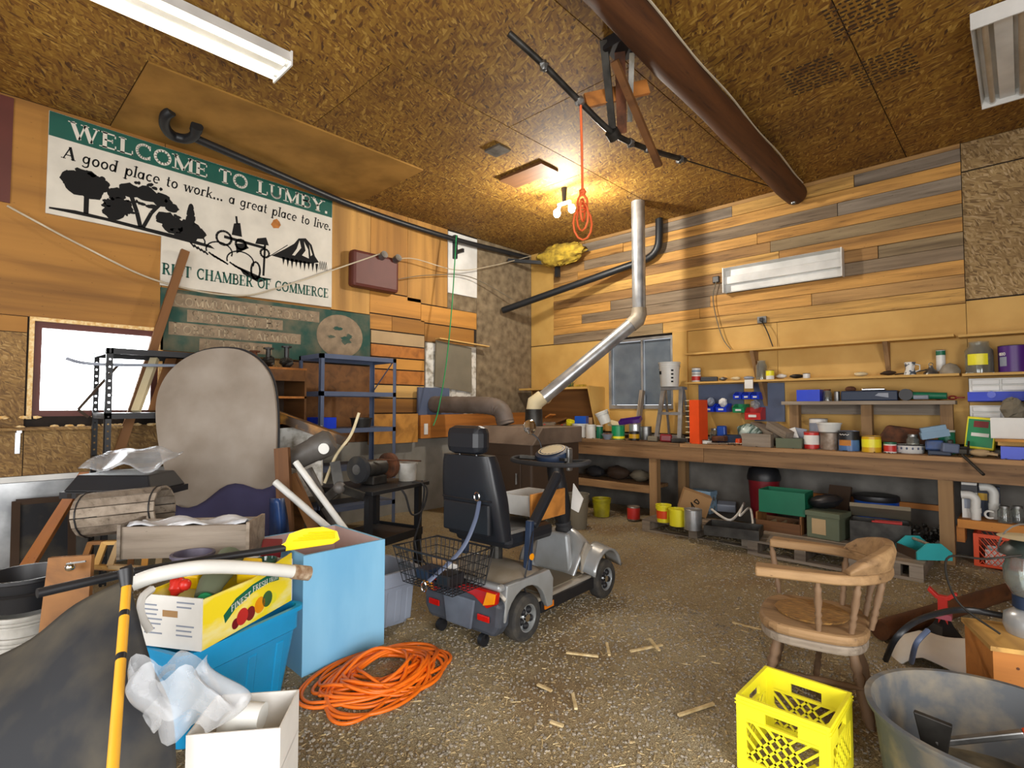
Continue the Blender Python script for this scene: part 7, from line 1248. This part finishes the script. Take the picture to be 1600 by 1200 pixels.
# ---------------------------------------------------------------- final placement: nudges that keep neighbouring things from cutting into each other
NUDGE = {'spray_paint': (0.03, -0.035, 0.0), 'tape_roll': (0.0, 0.035, 0.006), 'tin': (-0.06, 0.07, 0.0), 'paint_can.010': (0.03, -0.035, 0.0), 'small_box': (0.0, 0.035, 0.0), 'bench_item.007': (-0.15, 0.07, 0.006), 'shelf_item': (0.0, 0.0, 0.006), 'tape_tin': (0.06, -0.07, 0.0), 'spice_tin': (0.0, -0.035, 0.0), 'packet.001': (0.03, -0.035, 0.0), 'wood_stick.001': (0.0, 0.0, 0.015), 'shelf_item.001': (0.0, 0.0, 0.006), 'shelf_item.002': (0.0, 0.0, 0.006), 'shelf_item.005': (0.0, 0.0, 0.006), 'shelf_item.003': (0.0, 0.0, 0.015), 'bench_item.001': (0.03, -0.035, 0.006), 'bench_item.008': (0.15, -0.175, 0.03), 'stein': (0.06, -0.07, 0.0), 'small_box.001': (0.03, 0.0, 0.015), 'glass_jar.005': (0.0, -0.07, 0.0), 'paint_can.001': (0.03, -0.035, 0.0), 'shelf_item.006': (0.0, 0.0, 0.006), 'metal_bracket': (-0.03, 0.035, 0.0), 'pipe_fitting': (0.0, 0.0, 0.006), 'bench_item.009': (0.12, -0.14, 0.006), 'glass_jar.001': (-0.03, -0.07, 0.015), 'shelf_item.004': (0.03, 0.0, 0.006), 'metal_dome': (-0.03, 0.0, 0.0), 'small_box.002': (-0.15, 0.14, 0.0), 'bench_item.002': (0.06, -0.14, 0.006), 'glass_jar': (-0.06, 0.07, 0.0), 'engine_part': (0.0, 0.0, 0.006), 'bench_item.003': (0.0, 0.0, 0.03), 'bottle': (0.06, -0.07, 0.0), 'bottle.001': (0.09, -0.105, 0.0), 'paint_can.004': (-0.03, -0.07, 0.0), 'bench_item.004': (-0.03, 0.105, 0.0), 'white_pail.001': (-0.03, 0.035, 0.0), 'booklet.001': (-0.03, 0.035, 0.0), 'glove': (0.15, -0.175, 0.006), 'plastic_can': (0.03, -0.07, 0.0), 'flower_pot': (-0.12, -0.105, 0.0), 'booklet': (0.06, -0.035, 0.0), 'bench_item.005': (0.03, 0.14, 0.006), 'engine_part.001': (0.0, 0.0, 0.015), 'plastic_bin': (0.03, -0.035, 0.0), 'paint_can.011': (0.0, 0.0, 0.03), 'hand_tool.003': (-0.03, 0.035, 0.0), 'bench_item': (0.0, -0.07, 0.006), 'rag': (-0.03, 0.035, 0.0), 'bench_item.006': (-0.15, 0.14, 0.006), 'paint_can.007': (0.03, -0.035, 0.0), 'hand_tool.002': (0.09, -0.105, 0.0), 'white_tub': (-0.06, 0.0, 0.0), 'chain': (-0.03, 0.035, 0.0), 'charger_box': (-0.15, 0.14, 0.0), 'plastic_tub': (0.0, -0.035, 0.0), 'engine_part.002': (0.0, 0.0, 0.015), 'paint_can.012': (0.06, 0.0, 0.0), 'steel_bar': (0.09, -0.105, 0.0), 'paper_stack': (0.15, -0.21, 0.0), 'pipe_elbow': (-0.03, -0.07, 0.0), 'olive_tray': (0.0, -0.14, 0.0), 'carton': (-0.03, 0.035, 0.0), 'plastic_wrap': (0.0, -0.14, 0.0), 'tin_chest': (-0.15, 0.07, 0.0), 'cardboard_box': (-0.03, 0.0, 0.0), 'tool_bag': (0.09, -0.07, 0.03), 'jack_stand': (0.12, 0.175, 0.0), 'white_pail': (0.0, 0.0, 0.006), 'timber_offcut.001': (0.09, -0.21, 0.015), 'candy_carton': (-0.03, -0.035, 0.015), 'scrap_piece.002': (0.0, 0.0, 0.03), 'ammunition_box': (0.09, -0.105, 0.0), 'paint_brush': (0.12, -0.14, 0.0), 'plastic_chair': (0.03, -0.035, 0.0), 'angle_grinder': (0.03, -0.035, 0.0), 'concrete_brick': (0.03, 0.21, 0.0), 'wire_loop': (0.0, 0.0, 0.006), 'drawer_box': (0.0, 0.0, 0.03), 'drum': (0.06, 0.035, 0.0), 'toolbox_old': (0.0, 0.07, 0.006), 'cardboard_box.001': (0.0, 0.0, 0.006), 'trim_strip': (0.0, 0.0, 0.006), 'trim_strip.001': (0.0, 0.0, 0.006), 'trim_strip.002': (0.0, 0.0, 0.006), 'trash_can': (0.15, 0.105, 0.0), 'black_hose': (0.0, 0.0, 0.015), 'leaning_board.003': (-0.06, 0.035, 0.0), 'planter_box': (0.0, 0.0, 0.03), 'white_sheet_board': (-0.06, 0.07, 0.0), 'board_riser': (0.0, -0.105, 0.0), 'step_stool': (0.0, 0.07, 0.006)}
for nm, d in NUDGE.items():
    o = bpy.data.objects.get(nm)
    if o: o.location = o.location + Vector(d)
